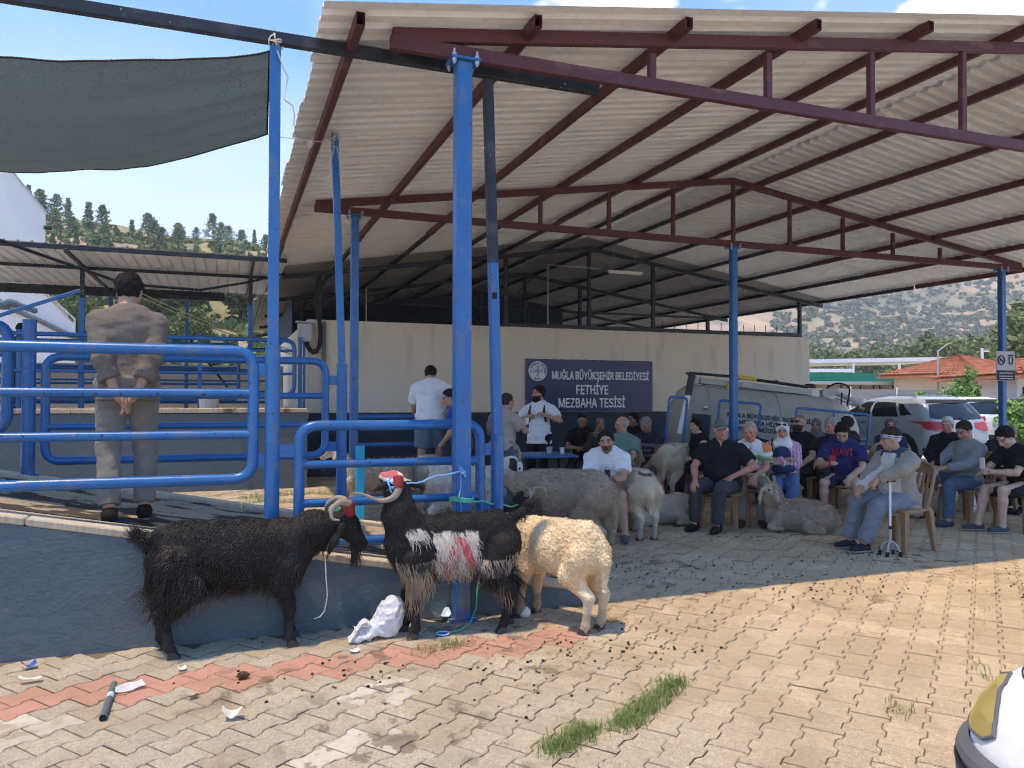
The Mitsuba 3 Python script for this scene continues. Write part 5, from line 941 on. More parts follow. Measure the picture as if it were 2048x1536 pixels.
        for f in range(4):
            b = w + d * (.088 - .004 * abs(f - 1.3)) * k + side_ * (f - 1.5) * .020 * k; L = (.075, .085, .078, .06)[f] * k; q1 = b + (d * math.cos(cu * .9) + down * math.sin(cu * .9)) * L * .5; q2 = q1 + (d * math.cos(cu * 2.1) + down * math.sin(cu * 2.1)) * L * .5
            B.chain([b, q1, q2], [.0098 * k, .0092 * k, .0078 * k], .005)
        th = side_ * s * (-1 if (np.cross(side_, d)[2] > 0) else 1); th = side_ * (1 if (side_ @ np.array([-s, .2, .3])) > 0 else -1); b = w + d * .03 * k + th * .028 * k; q1 = b + (d * .7 + th * .6 + down * .3) * .038 * k; B.chain([b, q1, q1 + (d * .9 + th * .1 + down * .4) * .032 * k], [.0135 * k, .0115 * k, .009 * k], .008)
    for i in (0, 1):
        h, kn, an = legs[i]; B.chain([h, h + (kn - h) * .4, kn, kn + (an - kn) * .3, an], np.array([.088 * g, .074 * g, .052, .053, .035]) * k, .03)
        f = np.array([kn[0] - h[0], kn[1] - h[1], 0]) * .6 + np.array([0, .35, 0]) if extra is None or 'footdir' not in extra else np.array(extra['footdir'][i], float); f /= np.linalg.norm(f); hl = an + [0, 0, -.045] - f * .035; B.chain([an, hl], [.036 * k, .034 * k], .02); B.chain([hl, hl + f * .12 * k, hl + f * .195 * k], [.036 * k, .034 * k, .026 * k], .02)
        legs[i] = legs[i] + (f, hl)
    m = B.mesh(res, None, fine)
    v = m.vertices; L_ = ((v - Hc) @ HR) / hs; sc = np.array(SKIN[skin]); c = sc[None] * (.86 + .28 * meshkit.fbm(v * 22, 3, 3)[:, None]); near = np.linalg.norm(L_, axis=1) < .17; fx, fy, fz = L_.T
    fr = near & (fy > .045)
    ch = fr & (np.hypot((np.abs(fx) - .042) / .025, (fz + .022) / .022) < 1); c[ch] = c[ch] * [1.12, .86, .82]; ns = fr & (np.abs(fx) < .018) & (fz < .0) & (fz > -.045); c[ns] = c[ns] * [1.08, .85, .82]
    br = fr & (np.abs(fz - .033 - .1 * (.03 - np.abs(fx)) * .3) < .0065) & (np.abs(fx) > .012) & (np.abs(fx) < .055); c[br] = np.array(hair_c) * 1.2 + .01
    ey = fr & (np.hypot((np.abs(fx) - .032) / .017, (fz - .012) / .0075) < 1); c[ey] = sc * .45 if eyes_closed else np.array([.10, .07, .06])
    lp_ = fr & (np.hypot(fx / .026, (fz + .056) / .011) < 1); c[lp_] = sc * np.array([.92, .55, .52])
    if mouth: mo = fr & (np.hypot(fx / .020, (fz + .066) / .022) < 1); c[mo] = (.05, .014, .014)
    if beard: bd = near & (fy > -.01) & (fz < -.028 - .25 * np.maximum(.02 - np.abs(fx), 0)) & (fz > -.13) & ~lp_; c[bd] = c[bd] * (1 - beard) + np.array(hair_c) * beard
    if hair == 'stubble': hd_ = near & ((fz > .05 + fy * .35)); c[hd_] = c[hd_] * .45 + np.array(hair_c) * .55
    part(t, 'body', pl(m), 'skin', True, color=np.clip(c, 0, 1))
    # hair and head wear
    def hairB(e, oz, oy, fr_o, fr_n, amp=.011, name='hair', col=hair_c, extra_cut=None, down=0.0):
        b = Blob(.02); b.ell(hq(0, -.016, .037), np.array([.078 + e, .097 + e, .090 + e]) * hs, HR, k=.02)
        if down: b.ell(hq(0, -.06, -.03), np.array([.07, .05, .08]) * hs, HR, k=.03); b.ell(hq(0, -.09, -.06 - down), np.array([.045, .05, .06]) * hs, HR, k=.04)
        b.cut(hq(*fr_o), HR @ np.array(fr_n, float))
        if extra_cut: b.cut(hq(*extra_cut[0]), HR @ np.array(extra_cut[1], float))
        mm = b.mesh(.008, lambda p: (meshkit.fbm(p * [60, 60, 30], 3, 5) - .5) * amp * 2); cc = np.array(col)[None] * (.5 + 1.1 * meshkit.noise(mm.vertices * [110, 110, 50])[:, None]); part(t, name, pl(mm), 'cloth', True, color=cc)
    if hair == 'short': hairB(.007, 0, 0, (0, .064, .080), (0, .82, -.58))
    elif hair == 'full': hairB(.014, 0, 0, (0, .072, .084), (0, .80, -.60), .019)
    elif hair == 'bald': hairB(.004, 0, 0, (0, -.02, .02), (0, .45, .9), .004)
    elif hair == 'receding': hairB(.006, 0, 0, (0, .015, .06), (0, .80, -.60), .006)
    elif hair == 'long': hairB(.016, 0, 0, (0, .055, .05), (0, .80, -.60), .012, down=.07)
    elif hair == 'cap':
        b = Blob(.01); b.ell(hq(0, -.012, .045), np.array([.084, .106, .088]) * hs, HR, k=.02); b.cut(hq(0, 0, .038), HR @ np.array([0, .22, -1.0])); part(t, 'cap', pl(b.mesh(.008)), 'cloth', True, color=np.tile(np.array(extra['cap_c']), (len(b.mesh(.008).vertices), 1)))
        b = Blob(.01); b.ell(hq(0, .095, .040), np.array([.074, .075, .010]) * hs, HR @ rx(-.22), k=.01); b.cut(hq(0, .075, .04), HR @ np.array([0, -1.0, 0])); mm = b.mesh(.006); cb = np.where((np.abs(((mm.vertices - Hc) @ HR)[:, 1] - .14) < .008)[:, None], .4, np.array(extra['cap_c'])[None]); part(t, 'cap_brim', pl(mm), 'cloth', True, color=cb)
        hairB(.004, 0, 0, (0, -.01, .03), (0, .45, .9), .004)
    elif hair == 'beanie':
        b = Blob(.02); b.ell(hq(0, -.014, .048), np.array([.084, .104, .092]) * hs, HR, k=.02); b.ell(hq(0, -.012, .020), np.array([.087, .108, .035]) * hs, HR, k=.01); b.cut(hq(0, 0, .010), HR @ np.array([0, .28, -1.0])); mm = b.mesh(.007); q = ((mm.vertices - Hc) @ HR)[:, 2] / hs - ((mm.vertices - Hc) @ HR)[:, 1] / hs * .28
        cb = np.where(((np.abs(q - .022) < .006) | (np.abs(q - .043) < .006))[:, None], .55, np.array([.035, .028, .026])[None]); cb = np.where((np.abs(q - .033) < .005)[:, None], np.array([.05, .08, .2]), cb); part(t, 'knit_cap', pl(mm), 'cloth', True, color=cb)
        hairB(.004, 0, 0, (0, -.03, .0), (0, .5, .85), .004, col=(.5, .48, .45))
    elif hair == 'hijab':
        b = Blob(.04); b.ell(hq(0, -.014, .030), np.array([.088, .108, .104]) * hs, HR, k=.03); b.ell(hq(0, .0, -.085), np.array([.088, .085, .07]) * hs, HR, k=.04); b.ell(C7 + fw * .035 - up * .03, np.array([.15, .105, .075]) * k, Tm, k=.05); b.ell(chest + fw * .075 + up * .05, np.array([.10, .055, .08]), Tm, k=.05)
        b.ell(hq(0, .105, .0), np.array([.060, .075, .082]) * hs, HR, k=.012, sub=True); b.ell(hq(0, .02, -.01), np.array([.058, .085, .078]) * hs, HR, k=.012, sub=True)
        mm = b.mesh(.009, lambda p: (meshkit.fbm(p * [24, 24, 12], 3, 8) - .5) * .018); hc = np.array(extra['scarf_c']); cc = hc[None] * (.8 + .4 * meshkit.noise(mm.vertices * (40 if 'scarf_p' in extra else 9))[:, None]); 
        if 'scarf_p' in extra: cc = np.where((meshkit.noise(mm.vertices * 45, 3) > .58)[:, None], np.array(extra['scarf_p']), cc)
        part(t, 'headscarf', pl(mm), 'cloth', True, color=np.clip(cc, 0, 1))
    if glasses:
        gl = cat([tube([hq(s * .034 + .024 * math.cos(a), .104 if glasses == 1 else .06, (.012 if glasses == 1 else .105) + .019 * math.sin(a)) for a in np.linspace(0, 2 * np.pi, 12)], .003, 5) for s in (1, -1)] + [trimesh.convex.convex_hull(np.array([hq(s * .034 + .024 * math.cos(a), (.103 if glasses == 1 else .06) + d_, (.012 if glasses == 1 else .105) + .019 * math.sin(a)) for a in np.linspace(0, 2 * np.pi, 12) for d_ in (0, .002)])) for s in (1, -1)] + [tube([hq(s * .058, .10 if glasses == 1 else .055, .014 if glasses == 1 else .1), hq(s * .078, .0, .012 if glasses == 1 else .085)], .003, 4) for s in (1, -1)])
        part(t, 'sunglasses', pl(gl), 'black_plastic')
    if beard > .8: 
        b = Blob(.02); b.ell(hq(0, .035, -.075), np.array([.064, .070, .058]) * hs, HR, k=.02); b.ell(hq(0, .07, -.10), np.array([.035, .03, .035]) * hs, HR, k=.02); b.cut(hq(0, .03, -.048), HR @ np.array([0, -.15, 1.0])); mm = b.mesh(.008, lambda p: (meshkit.fbm(p * 60, 2, 5) - .5) * .012); part(t, 'beard', pl(mm), 'cloth', True, color=np.array(hair_c)[None] * (.7 + .7 * meshkit.noise(mm.vertices * 90)[:, None]))
    # clothes
    if top:
        b = Blob(.04); e = .010 * loose + .004; torso(b, e, .06)
        if hem: b.fcone(P0 + up * .04, P0 - up * hem, .165 * g * k + e, .175 * g * k + e, .05)
        for i in (0, 1):
            a, el, w = arms[i]
            if top == 'short': b.fcone(a - (el - a) * .05, a + (el - a) * .72, .070 * g * k + e * .4, .064 * g * k + e * 1.0, .035)
            elif top == 'long': b.cone(a, el, .066 * g * k + e * .5, .052 * k + e, .03); b.fcone(el, el + (w - el) * (.93 if not (extra and 'rolled' in extra) else extra['rolled']), .052 * k + e, .036 * k + e, .025); 
            else: b.cone(a - rt * (.02 if i == 0 else -.02), a, .062 * k, .060 * k, .03)
            if top == 'long' and extra and 'rolled' in extra: q1 = el + (w - el) * (extra['rolled'] - .16); q2 = el + (w - el) * (extra['rolled'] + .04); b.fcone(q1, q2, .056 * k + e, .054 * k + e, .006)
        if sit: b.cut(P0 + np.array([0, 0, -.085]), (0, 0, -1.0)) if not hem else None
        else: b.cut(P0 - up * max(.045, hem), -up)
        nk = hq(0, .0, -.125); b.ell(C7 + neckd * .085 * k + fw * .012, np.array([.066, .066, .06]) * k, Tm, k=.008, sub=True)
        if neckdrop: b.cone(C7 + fw * .10 + up * .06, C7 + fw * .12 - up * neckdrop, .03, .012, .01, sub=True)
        sd = int(abs(x * 100)) % 50
        mm = b.mesh(res, lambda p: (meshkit.fbm(p * [11, 11, 19], 3, sd) - .5) * fold * 3.2)
        q = (mm.vertices - P0) @ Tm; cc = np.tile(np.array(top_c, float), (len(q), 1)) if top_fn is None else top_fn(q, mm.vertices); cc = cc * (.90 + .2 * meshkit.fbm(mm.vertices * 30, 2, 3)[:, None]); part(t, 'shirt', pl(mm), 'cloth', True, color=np.clip(cc, 0, 1))
        if extra and 'collar' in extra:
            b = Blob(.01)
            for s in (1, -1): b.ell(C7 + rt * s * .050 * k + fw * .035 + neckd * .012, np.array([.032, .050, .026]) * k, Tm @ rotz(-s * .5), k=.01)
            b.ell(C7 - fw * .03 + neckd * .03, np.array([.066, .035, .026]) * k, Tm, k=.02); b.cone(C7, hq(0, -.015, -.06), .060 * k * (1 + .15 * fat), .056 * k, .005, sub=True); mm = b.mesh(.008); part(t, 'collar', pl(mm), 'cloth', True, color=np.tile(np.array(extra['collar']), (len(mm.vertices), 1)))
    if bottom:
        b = Blob(.035); e = .011 * loose; b.ell(P0 + up * .015, np.array([.168 * g + e, .122 * g + e, .125 + e]) * k, Tm, k=.05); b.ell(P0 + np.array([0, .01, -.05]), np.array([.15 * g + e, .12 + e, .09 + e]) * k, k=.05)
        for i in (0, 1):
            h, kn, an = legs[i][:3]
            if bottom == 'long': b.cone(h, kn, .094 * g * k + e, .064 * k + e, .04); b.fcone(kn - (kn - h) * .02, kn + (an - kn) * .95, .064 * k + e, .052 * k + e * 1.2, .03)
            else: b.fcone(h, h + (kn - h) * (.86 if extra is None or 'short_to' not in extra else extra['short_to']), .094 * g * k + e, .078 * k + e * 1.8, .04)
        b.cut(P0 + up * .10, up) if True else None
        mm = b.mesh(res, lambda p: (meshkit.fbm(p * [13, 13, 17], 3, 7) - .5) * fold * 3); cc = np.tile(np.array(bot_c, float), (len(mm.vertices), 1)) if bot_fn is None else bot_fn(mm.vertices); cc = cc * (.84 + .32 * meshkit.fbm(mm.vertices * 18, 3, 4)[:, None]); part(t, 'trousers' if bottom == 'long' else 'shorts', pl(mm), 'cloth', True, color=np.clip(cc, 0, 1))
    if shoes:
        for i in (0, 1):
            h, kn, an, f, hl = legs[i]; b = Blob(.02); b.ell(hl + f * .015 + [0, 0, .005], (.046 * k, .05 * k, .046 * k), k=.02); b.chain([hl, hl + f * .11 * k, hl + f * .20 * k], [.044 * k, .043 * k, .034 * k], .02)
            if shoes == 'boot': b.cone(hl, an + [0, 0, .06], .045 * k, .048 * k)
            else: b.ell(an + [0, 0, .0], (.037 * k, .037 * k, .03), k=.01, sub=True) if shoes == 'clog' else b.cone(hl, an + [0, 0, -.01], .044 * k, .041 * k)
            b.cut(hl - [0, 0, .036 * k], (0, 0, -1.0)); mm = b.mesh(.009); lo_ = mm.vertices[:, 2].min(); part(t, 'shoe', pl(mm), 'cloth', True, color=np.where((mm.vertices[:, 2] < lo_ + .018)[:, None], np.array(sole if sole else shoe_c), np.array(shoe_c)))
    return dict(t=t, W=W, hq=hq, P0=P0, Tm=Tm, arms=arms, legs=legs, up=up, fw=fw, rt=rt, C7=C7, chest=chest, pl=pl, Hc=Hc, HR=HR, R=R)
CH = {}
# -- plastic chairs
def f_chair(p, n, uv): return mix((.26, .155, .075), (.33, .20, .10), fbm(p.x * 5, p.y * 5, p.z * 5, 2))
bsdf('chair_brown', P(proc(f_chair), .38, .4))
def chair(label, x, y, heading, back=True):
    t = thing('plastic_chair', label, 'chair', 'brown plastic chairs under the canopy'); tw = A4((x, y, 0), (heading - 90) * D2R)
    if 'seat' not in CH:
        s = prism(sg.Polygon([(-.20, -.19), (.20, -.19), (.225, .21), (-.225, .21)]).buffer(.03), .425, .45); CH['seat'] = mikit.ply(s, 'chair_brown', smooth=30)
        for i, (a, b) in enumerate(((-1, 1), (1, 1), (-1, -1), (1, -1))):
            m = trimesh.convex.convex_hull(np.array([(a * (.20 + dx), b * (.19) + dy, .43) for dx in (-.035, .03) for dy in (-.035, .03)] + [(a * (.235 + dx), b * .235 + dy, 0) for dx in (-.022, .018) for dy in (-.022, .018)])); CH[f'leg{i}'] = mikit.ply(m, 'chair_brown')
        def bk(u, h): return np.array([u, -.20 - .16 * h + .05 * (u / .2) ** 2, .44 + .45 * h])
        CH['back_frame'] = mikit.ply(tube([bk(-.205, 0), bk(-.215, .5), bk(-.20, .88), bk(-.13, .99), bk(0, 1.02), bk(.13, .99), bk(.20, .88), bk(.215, .5), bk(.205, 0)], .019, 8), 'chair_brown', smooth=40)
        CH['top_panel'] = mikit.ply(cat([bar(bk(a, .90), bk(a + .09, .90), .010, .10, up=(0, -.3, 1)) for a in (-.18, -.09, 0, .09)]), 'chair_brown')
        for i, u in enumerate((-.14, -.07, 0, .07, .14)): CH[f'slat{i}'] = mikit.ply(bar(bk(u, .0), bk(u * .9, .88), .034, .010, up=(0, 1, 0)), 'chair_brown')
    put(fresh(t + '__seat'), CH['seat'], None, tw=tw)
    for i in range(4): put(fresh(t + '__leg'), CH[f'leg{i}'], None, tw=tw)
    put(fresh(t + '__back_frame'), CH['back_frame'], None, tw=tw); put(fresh(t + '__top_panel'), CH['top_panel'], None, tw=tw)
    for i in range(5): put(fresh(t + '__slat'), CH[f'slat{i}'], None, tw=tw)
    return t
def on_torso(pp, mesh_fn, label_mesh): pass
def body_text(pp, txt, h, width, up_off, out, mat, name, fwd=1):
    """lettering on a shirt front: bent to stand a hair proud of the cloth"""
    m = meshkit.text_mesh(txt, h, .004, True); m.apply_translation([-m.bounds[:, 0].mean(), 0, 0]); m.apply_scale([width / (m.bounds[1][0] - m.bounds[0][0]), 1, 1]); v = m.vertices
    q = pp['chest'] + np.outer(-v[:, 0], pp['rt']) * fwd * -1 * -1 + np.outer(v[:, 1] + up_off, pp['up']) + np.outer(out + v[:, 2] - (v[:, 0] ** 2) * 1.6, pp['fw']); m2 = trimesh.Trimesh(pp['W'](q), m.faces, process=False); part(pp['t'], name, m2, mat)
GS = 'people seated on brown chairs under the canopy'
# -- the man on the ramp
zr_ = float(zr(-.70)) - .03
lin = lambda q, v: np.array([.175, .142, .115])[None] * (.9 + .25 * meshkit.noise(v * [160, 160, 20])[:, None])
pp = person('man in taupe linen shirt and grey trousers on the ramp, hands clasped behind', -.66, 5.93, 96, z=zr_, sit=False, H=1.74, fat=.15, lean=2, head=(-22, 12, 0), hair='full', top='long', top_fn=lin, hem=.12, bot_c=(.22, .205, .18), shoe_c=(.025, .018, .014), shoes=True, res=.0075,
    hands=((.055, -.20, .86), (-.06, -.215, .84)), poles=((.95, -.45, -.1), (-.95, -.45, -.1)), curl=(.45, .5), handdir=((-.6, -.1, -.75), (.55, -.12, -.8)), feet=((.115, .04, .085), (-.10, -.12, .095)), extra=dict(rolled=.60, collar=(.22, .18, .15)), loose=1.25, fold=.007)
# -- standing people behind the ramp
pp = person('man in white t shirt and denim shorts leaning over the short blue panel', 2.66, 10.42, 78, z=.30, sit=False, H=1.84, fat=.45, lean=22, head=(-8, 22, 0), hair='short', top_c=(.74, .73, .72), bottom='short', bot_c=(.13, .17, .20), shoe_c=(.20, .16, .13), hands=((.20, .55, 1.0), (-.20, .55, 1.0)), poles=((.5, -.3, -.9), (-.5, -.3, -.9)), feet=((.12, .05, .085), (-.13, -.10, .085)), hem=.10, loose=1.8, res=.0115)
pp = person('man in royal blue t shirt mostly hidden behind the bright blue column', 3.02, 10.1, 150, sit=False, H=1.74, fat=.5, lean=10, head=(20, 15, 0), hair='short', top_c=(.03, .07, .30), bot_c=(.06, .08, .12), hands=((.25, .32, 1.02), (-.30, .2, .98)))
body_text(pp, 'O', .05, .05, .10, .125, 'white_paint', 'shirt_badge')
pp = person('man in beige t shirt with paper cup, standing beside the leaning post', 3.60, 10.12, 22, sit=False, H=1.66, fat=.5, lean=4, head=(-10, 4, 0), hair='short', hair_c=(.04, .035, .03), top_c=(.42, .36, .32), bot_c=(.10, .13, .16), hands=((.10, .32, 1.20), (-.18, .25, 1.0)), hem=.06, loose=1.4)
cu = thing('paper_cup', 'white paper cup held by the man in beige', 'cup'); part(cu, 'body', tube([pp['W'](np.array([.08, .40, 1.20])), pp['W'](np.array([.08, .40, 1.29]))], 0, 10, radii=[.028, .037]), 'white_paint'); part(cu, 'rim', tube([pp['W'](np.array([.08, .40, 1.286])), pp['W'](np.array([.08, .40, 1.294]))], .039, 10), 'white_paint')
pp = person('bearded man in white t shirt with a black backpack standing under the navy sign', 4.82, 11.70, 222, sit=False, H=1.79, fat=.15, lean=-2, head=(-38, 4, 0), hair='full', beard=.85, top_c=(.74, .74, .77), bot_c=(.015, .016, .02), hands=((.13, .17, 1.27), (-.17, .16, 1.30)), poles=((.9, .0, -.6), (-.9, .0, -.6)), hem=.14, loose=1.4, curl=(.9, .9))
bp_ = thing('backpack', 'black backpack worn by the bearded man under the sign', 'backpack'); b = Blob(.05); b.ell(pp['chest'] - pp['fw'] * .20 - pp['up'] * .05, (.15, .09, .22), pp['Tm']); part(bp_, 'bag', pp['pl'](b.mesh(.014)), 'black_plastic', True)
for s in (1, -1): part(bp_, 'strap', pp['pl'](tube([pp['C7'] + pp['rt'] * s * .115 - pp['fw'] * .09, pp['C7'] + pp['rt'] * s * .12 + pp['up'] * .02, pp['C7'] + pp['rt'] * s * .12 + pp['fw'] * .085 - pp['up'] * .05, pp['chest'] + pp['rt'] * s * .135 + pp['fw'] * .122, pp['chest'] + pp['rt'] * s * .15 + pp['fw'] * .09 - pp['up'] * .14, pp['chest'] + pp['rt'] * s * .15 - pp['fw'] * .08 - pp['up'] * .18], .020, 7)), 'black_plastic', True)
# -- front row of seated people
def back(x, y, h, d): a = h * D2R; return x - d * math.cos(a), y - d * math.sin(a)
chair('brown plastic chair under the yawning man in white', *back(4.18, 8.02, 238, .02), 238)
pp = person('young man in white t shirt and shorts yawning with his mouth wide open', 4.18, 8.02, 238, lean=26, head=(0, -2, 4), fat=.45, hair='full', hair_c=(.022, .016, .012), beard=.7, mouth=1, top_c=(.76, .75, .74), bottom='short', bot_c=(.30, .29, .27), hands=((-.05, .46, .70), (.02, .50, .66)), poles=((.9, -.1, -.6), (-.9, -.1, -.6)), feet=((.26, .42, .09), (-.22, .50, .09)), shoe_c=(.07, .08, .10), shoes='clog', curl=(1.0, 1.0), eyes_closed=True, group=GS, res=.011, hem=.04, loose=1.5)
fl = thing('flask', 'dark bottle held by the yawning man', 'bottle'); c_ = pp['W'](np.array([-.03, .55, .60])); part(fl, 'body', tube([c_, c_ + [0, 0, .20]], .033, 12), 'black_plastic', 40); part(fl, 'cap', tube([c_ + [0, 0, .2], c_ + [0, 0, .235]], .026, 12), 'grey_metal', 40)
chair('brown plastic chair under the heavy man in the grey cap', 5.70, 7.90, 214)
pp = person('heavy older man in black polo shirt and grey camouflage cap, hand on hip', 5.68, 7.90, 214, lean=4, twist=12, head=(14, 2, 6), fat=.95, skin='red', hair='cap', hair_c=(.45, .43, .40), top_c=(.018, .018, .021), bot_c=(.062, .062, .068), shoe_c=(.018, .018, .02), shoes='boot', hands=((.17, .44, .60), (-.20, .17, .66)), poles=((.9, -.2, -.2), (-.9, -.35, .2)), feet=((.20, .40, .09), (-.08, .40, .09)), handdir=((0, .8, -.6), (.7, .5, -.4)), neckdrop=.07, H=1.78, extra=dict(cap_c=(.14, .15, .14), collar=(.02, .02, .023)), group=GS, res=.011, hem=.02)
chair('brown plastic chair under the man in the striped polo', 6.27, 8.12, 234)
def stripes(q, v):
    z = q[:, 2]; c = np.tile(np.array([.70, .68, .64]), (len(z), 1)); c[np.abs(z - .33) < .030] = (.25, .42, .17); c[np.abs(z - .16) < .022] = (.03, .035, .05); c[z < .055] = (.62, .24, .10); c[(np.abs(q[:, 0]) > .15) & (z > .40)] = (.66, .24, .08); c[(np.abs(q[:, 0]) > .20) & (np.abs(z - .24) < .035)] = (.03, .04, .07); return c
pp = person('grey haired man in white polo with green and orange stripes', 6.25, 8.12, 234, lean=8, head=(-14, 12, 3), fat=.35, skin='red', hair='receding', hair_c=(.33, .31, .29), top_fn=stripes, bot_c=(.27, .24, .20), shoe_c=(.06, .04, .03), hands=((.02, .42, .62), (-.05, .43, .64)), feet=((.12, .36, .09), (-.14, .30, .09)), neckdrop=.10, extra=dict(collar=(.7, .68, .64)), group=GS, res=.0115)
chair('brown plastic chair under the woman in the white headscarf', 6.86, 8.25, 232)
pk = lambda q, v: np.where((np.sin(q[:, 0] * 150 + 2 * meshkit.noise(v * [8, 8, 30])) > .1)[:, None], np.array([.52, .19, .33]), np.array([.62, .46, .54]))
pp = person('woman in white headscarf and pink striped blouse with a navy bag on her lap', 6.85, 8.22, 232, lean=2, head=(-8, 6, 3), fat=.3, skin='tan', female=True, H=1.64, hair='hijab', glasses=2, top='long', top_fn=pk, bot_c=(.09, .15, .29), shoe_c=(.36, .28, .30), sole=(.6, .58, .55), hands=((-.02, .30, .80), (.05, .33, .76)), poles=((.9, -.2, -.4), (-.9, -.2, -.4)), feet=((.03, .50, .10), (-.06, .56, .10)), hem=.06, loose=1.6, extra=dict(scarf_c=(.70, .67, .63)), group=GS, res=.011)
bg = thing('shoulder_bag', 'navy blue cloth bag on the lap of the woman in the white headscarf', 'bag'); b = Blob(.05); b.ell((.0, .25, .70), (.15, .10, .09)); b.ell((.02, .22, .86), (.11, .075, .11)); mm = b.mesh(.012, lambda p: (meshkit.fbm(p * 20, 3, 3) - .5) * .02); part(bg, 'bag', pp['pl'](mm), 'cloth', True, color=np.tile([.03, .05, .11], (len(mm.vertices), 1))); part(bg, 'strap', pp['pl'](tube([(.1, .25, .8), (.14, .14, .95), (.13, .02, 1.05)], .012, 6)), 'black_plastic')
chair('brown plastic chair under the young man in the navy shirt', 7.70, 8.00, 218)
pp = person('young man in navy t shirt with red lettering looking down at his phone', 7.68, 8.00, 218, lean=14, head=(8, 38, 0), fat=.3, skin='fair', hair='full', top_c=(.035, .033, .12), bottom='short', bot_c=(.03, .035, .06), hands=((.10, .42, .74), (-.10, .40, .58)), poles=((.9, -.2, -.6), (-.9, -.2, -.6)), feet=((.22, .30, .09), (-.24, .42, .09)), shoe_c=(.03, .03, .035), handdir=((-.3, .8, .3), (0, .4, -.9)), group=GS, res=.011, hem=.03)
flat('red_print', (.50, .04, .07), .8, .1); body_text(pp, 'MAVİ', .085, .25, .0, .150, 'red_print', 'shirt_lettering')
ph = thing('phone', 'phone in a red case held by the man in the navy shirt', 'phone'); part(ph, 'case', pp['pl'](box(.04, .12, .47, .482, .72, .86, .004)), 'red_print'); part(ph, 'screen', pp['pl'](box(.045, .115, .466, .4695, .728, .852)), 'dark')
chair('brown plastic chair under the old man with the walking cane', 6.66, 6.18, 186)
jk = lambda q, v: np.where(((np.abs(q[:, 0]) < .085 + .06 * (q[:, 2] < .25)) & (q[:, 1] > .02) & (q[:, 2] < .50))[:, None], np.array([.56, .54, .50]), np.where((q[:, 2] > .46)[:, None] & (np.abs(q[:, :1]) < .13), np.array([.05, .06, .09]), np.array([.30, .27, .22])))
pp = person('old man in beige jacket and dark knit cap leaning on a walking cane', 6.66, 6.18, 184, lean=6, twist=0, head=(-34, 8, 0), fat=.5, skin='tan', hair='beanie', top='long', top_fn=jk, bot_c=(.20, .22, .25), shoe_c=(.03, .032, .04), sole=(.55, .53, .5), hands=((.07, .52, .62), (-.12, .46, .76)), poles=((.8, -.3, -.6), (-.95, .1, .25)), feet=((.24, .46, .09), (.02, .50, .09)), hem=.14, loose=2.0, H=1.68, curl=(.7, 1.2), handdir=((-.2, .8, -.3), (.1, .7, -.5)), neckdrop=.06, group=GS, res=.0105, fold=.011)
cn = thing('walking_cane', 'white and grey four footed walking cane beside the old man', 'cane'); c0 = np.array([6.30, 5.96, 0]); 
part(cn, 'shaft', tube([c0 + [0, 0, .28], c0 + [0, 0, .74]], .0115, 10), 'white_paint', 40); part(cn, 'lower_shaft', tube([c0 + [0, 0, .12], c0 + [0, 0, .29]], .0135, 10), 'grey_metal', 40); part(cn, 'handle', tube([c0 + [.07, .01, .755], c0 + [0, 0, .765], c0 + [-.06, -.01, .75]], .017, 8), 'black_plastic', 40); part(cn, 'collar', tube([c0 + [0, 0, .27], c0 + [0, 0, .30]], .0165, 10), 'black_plastic')
for k_ in range(4):
    a = k_ * math.pi / 2 + .5; e = np.array([math.cos(a), math.sin(a), 0]); part(cn, 'foot', tube(arcpath([c0 + [0, 0, .15], c0 + e * .06 + [0, 0, .125], c0 + e * .10 + [0, 0, .03]], .04, 4), .010, 8), 'grey_metal', 40); part(cn, 'tip', tube([c0 + e * .098 + [0, 0, .0], c0 + e * .098 + [0, 0, .05]], .016, 8), 'black_plastic')
chair('brown plastic chair under the man in the grey long sleeved top', 8.86, 7.16, 178)
jeans = (.085, .125, .19)
pp = person('man in grey long sleeved top and jeans, legs crossed, looking at his phone', 8.84, 7.16, 176, lean=-4, head=(-4, 36, 0), fat=.4, skin='tan', hair='short', hair_c=(.03, .022, .018), top='long', top_c=(.24, .25, .26), bot_c=jeans, hands=((.06, .40, .74), (-.06, .38, .72)), poles=((.9, -.2, -.5), (-.9, -.2, -.5)), feet=((-.02, .52, .64), (-.16, .46, .09)), kpoles=((1.2, .6, .6), (-.1, 1, .6)), shoes='clog', shoe_c=(.06, .075, .11), extra=dict(footdir=((-.8, .5, -.1), (0, 1, 0))), hem=.08, group=GS, res=.011)
ph = thing('phone', 'dark phone held by the man in the grey top', 'phone'); part(ph, 'case', pp['pl'](box(-.04, .04, .455, .465, .74, .89, .004)), 'black_plastic'); part(ph, 'screen', pp['pl'](box(-.035, .035, .450, .4535, .748, .882)), 'dark')
chair('brown plastic chair at the right picture edge under the man in black shorts', 9.02, 6.50, 168)
pp = person('man in black t shirt and shorts at the right edge, bent over phone', 9.00, 6.50, 168, lean=18, head=(4, 36, 0), fat=.3, skin='fair', hair='full', hair_c=(.016, .014, .014), top_c=(.016, .016, .018), bottom='short', bot_c=(.022, .022, .025), hands=((.02, .52, .74), (-.04, .50, .72)), feet=((.10, .56, .09), (-.12, .42, .09)), shoes='clog', shoe_c=(.07, .075, .09), sole=(.5, .5, .5), group=GS, res=.011)
ph = thing('phone', 'phone held by the man in black shorts at the right edge', 'phone'); part(ph, 'case', pp['pl'](box(-.045, .035, .575, .585, .75, .89, .004)), 'white_paint'); part(ph, 'screen', pp['pl'](box(-.04, .03, .570, .5735, .758, .882)), 'dark')
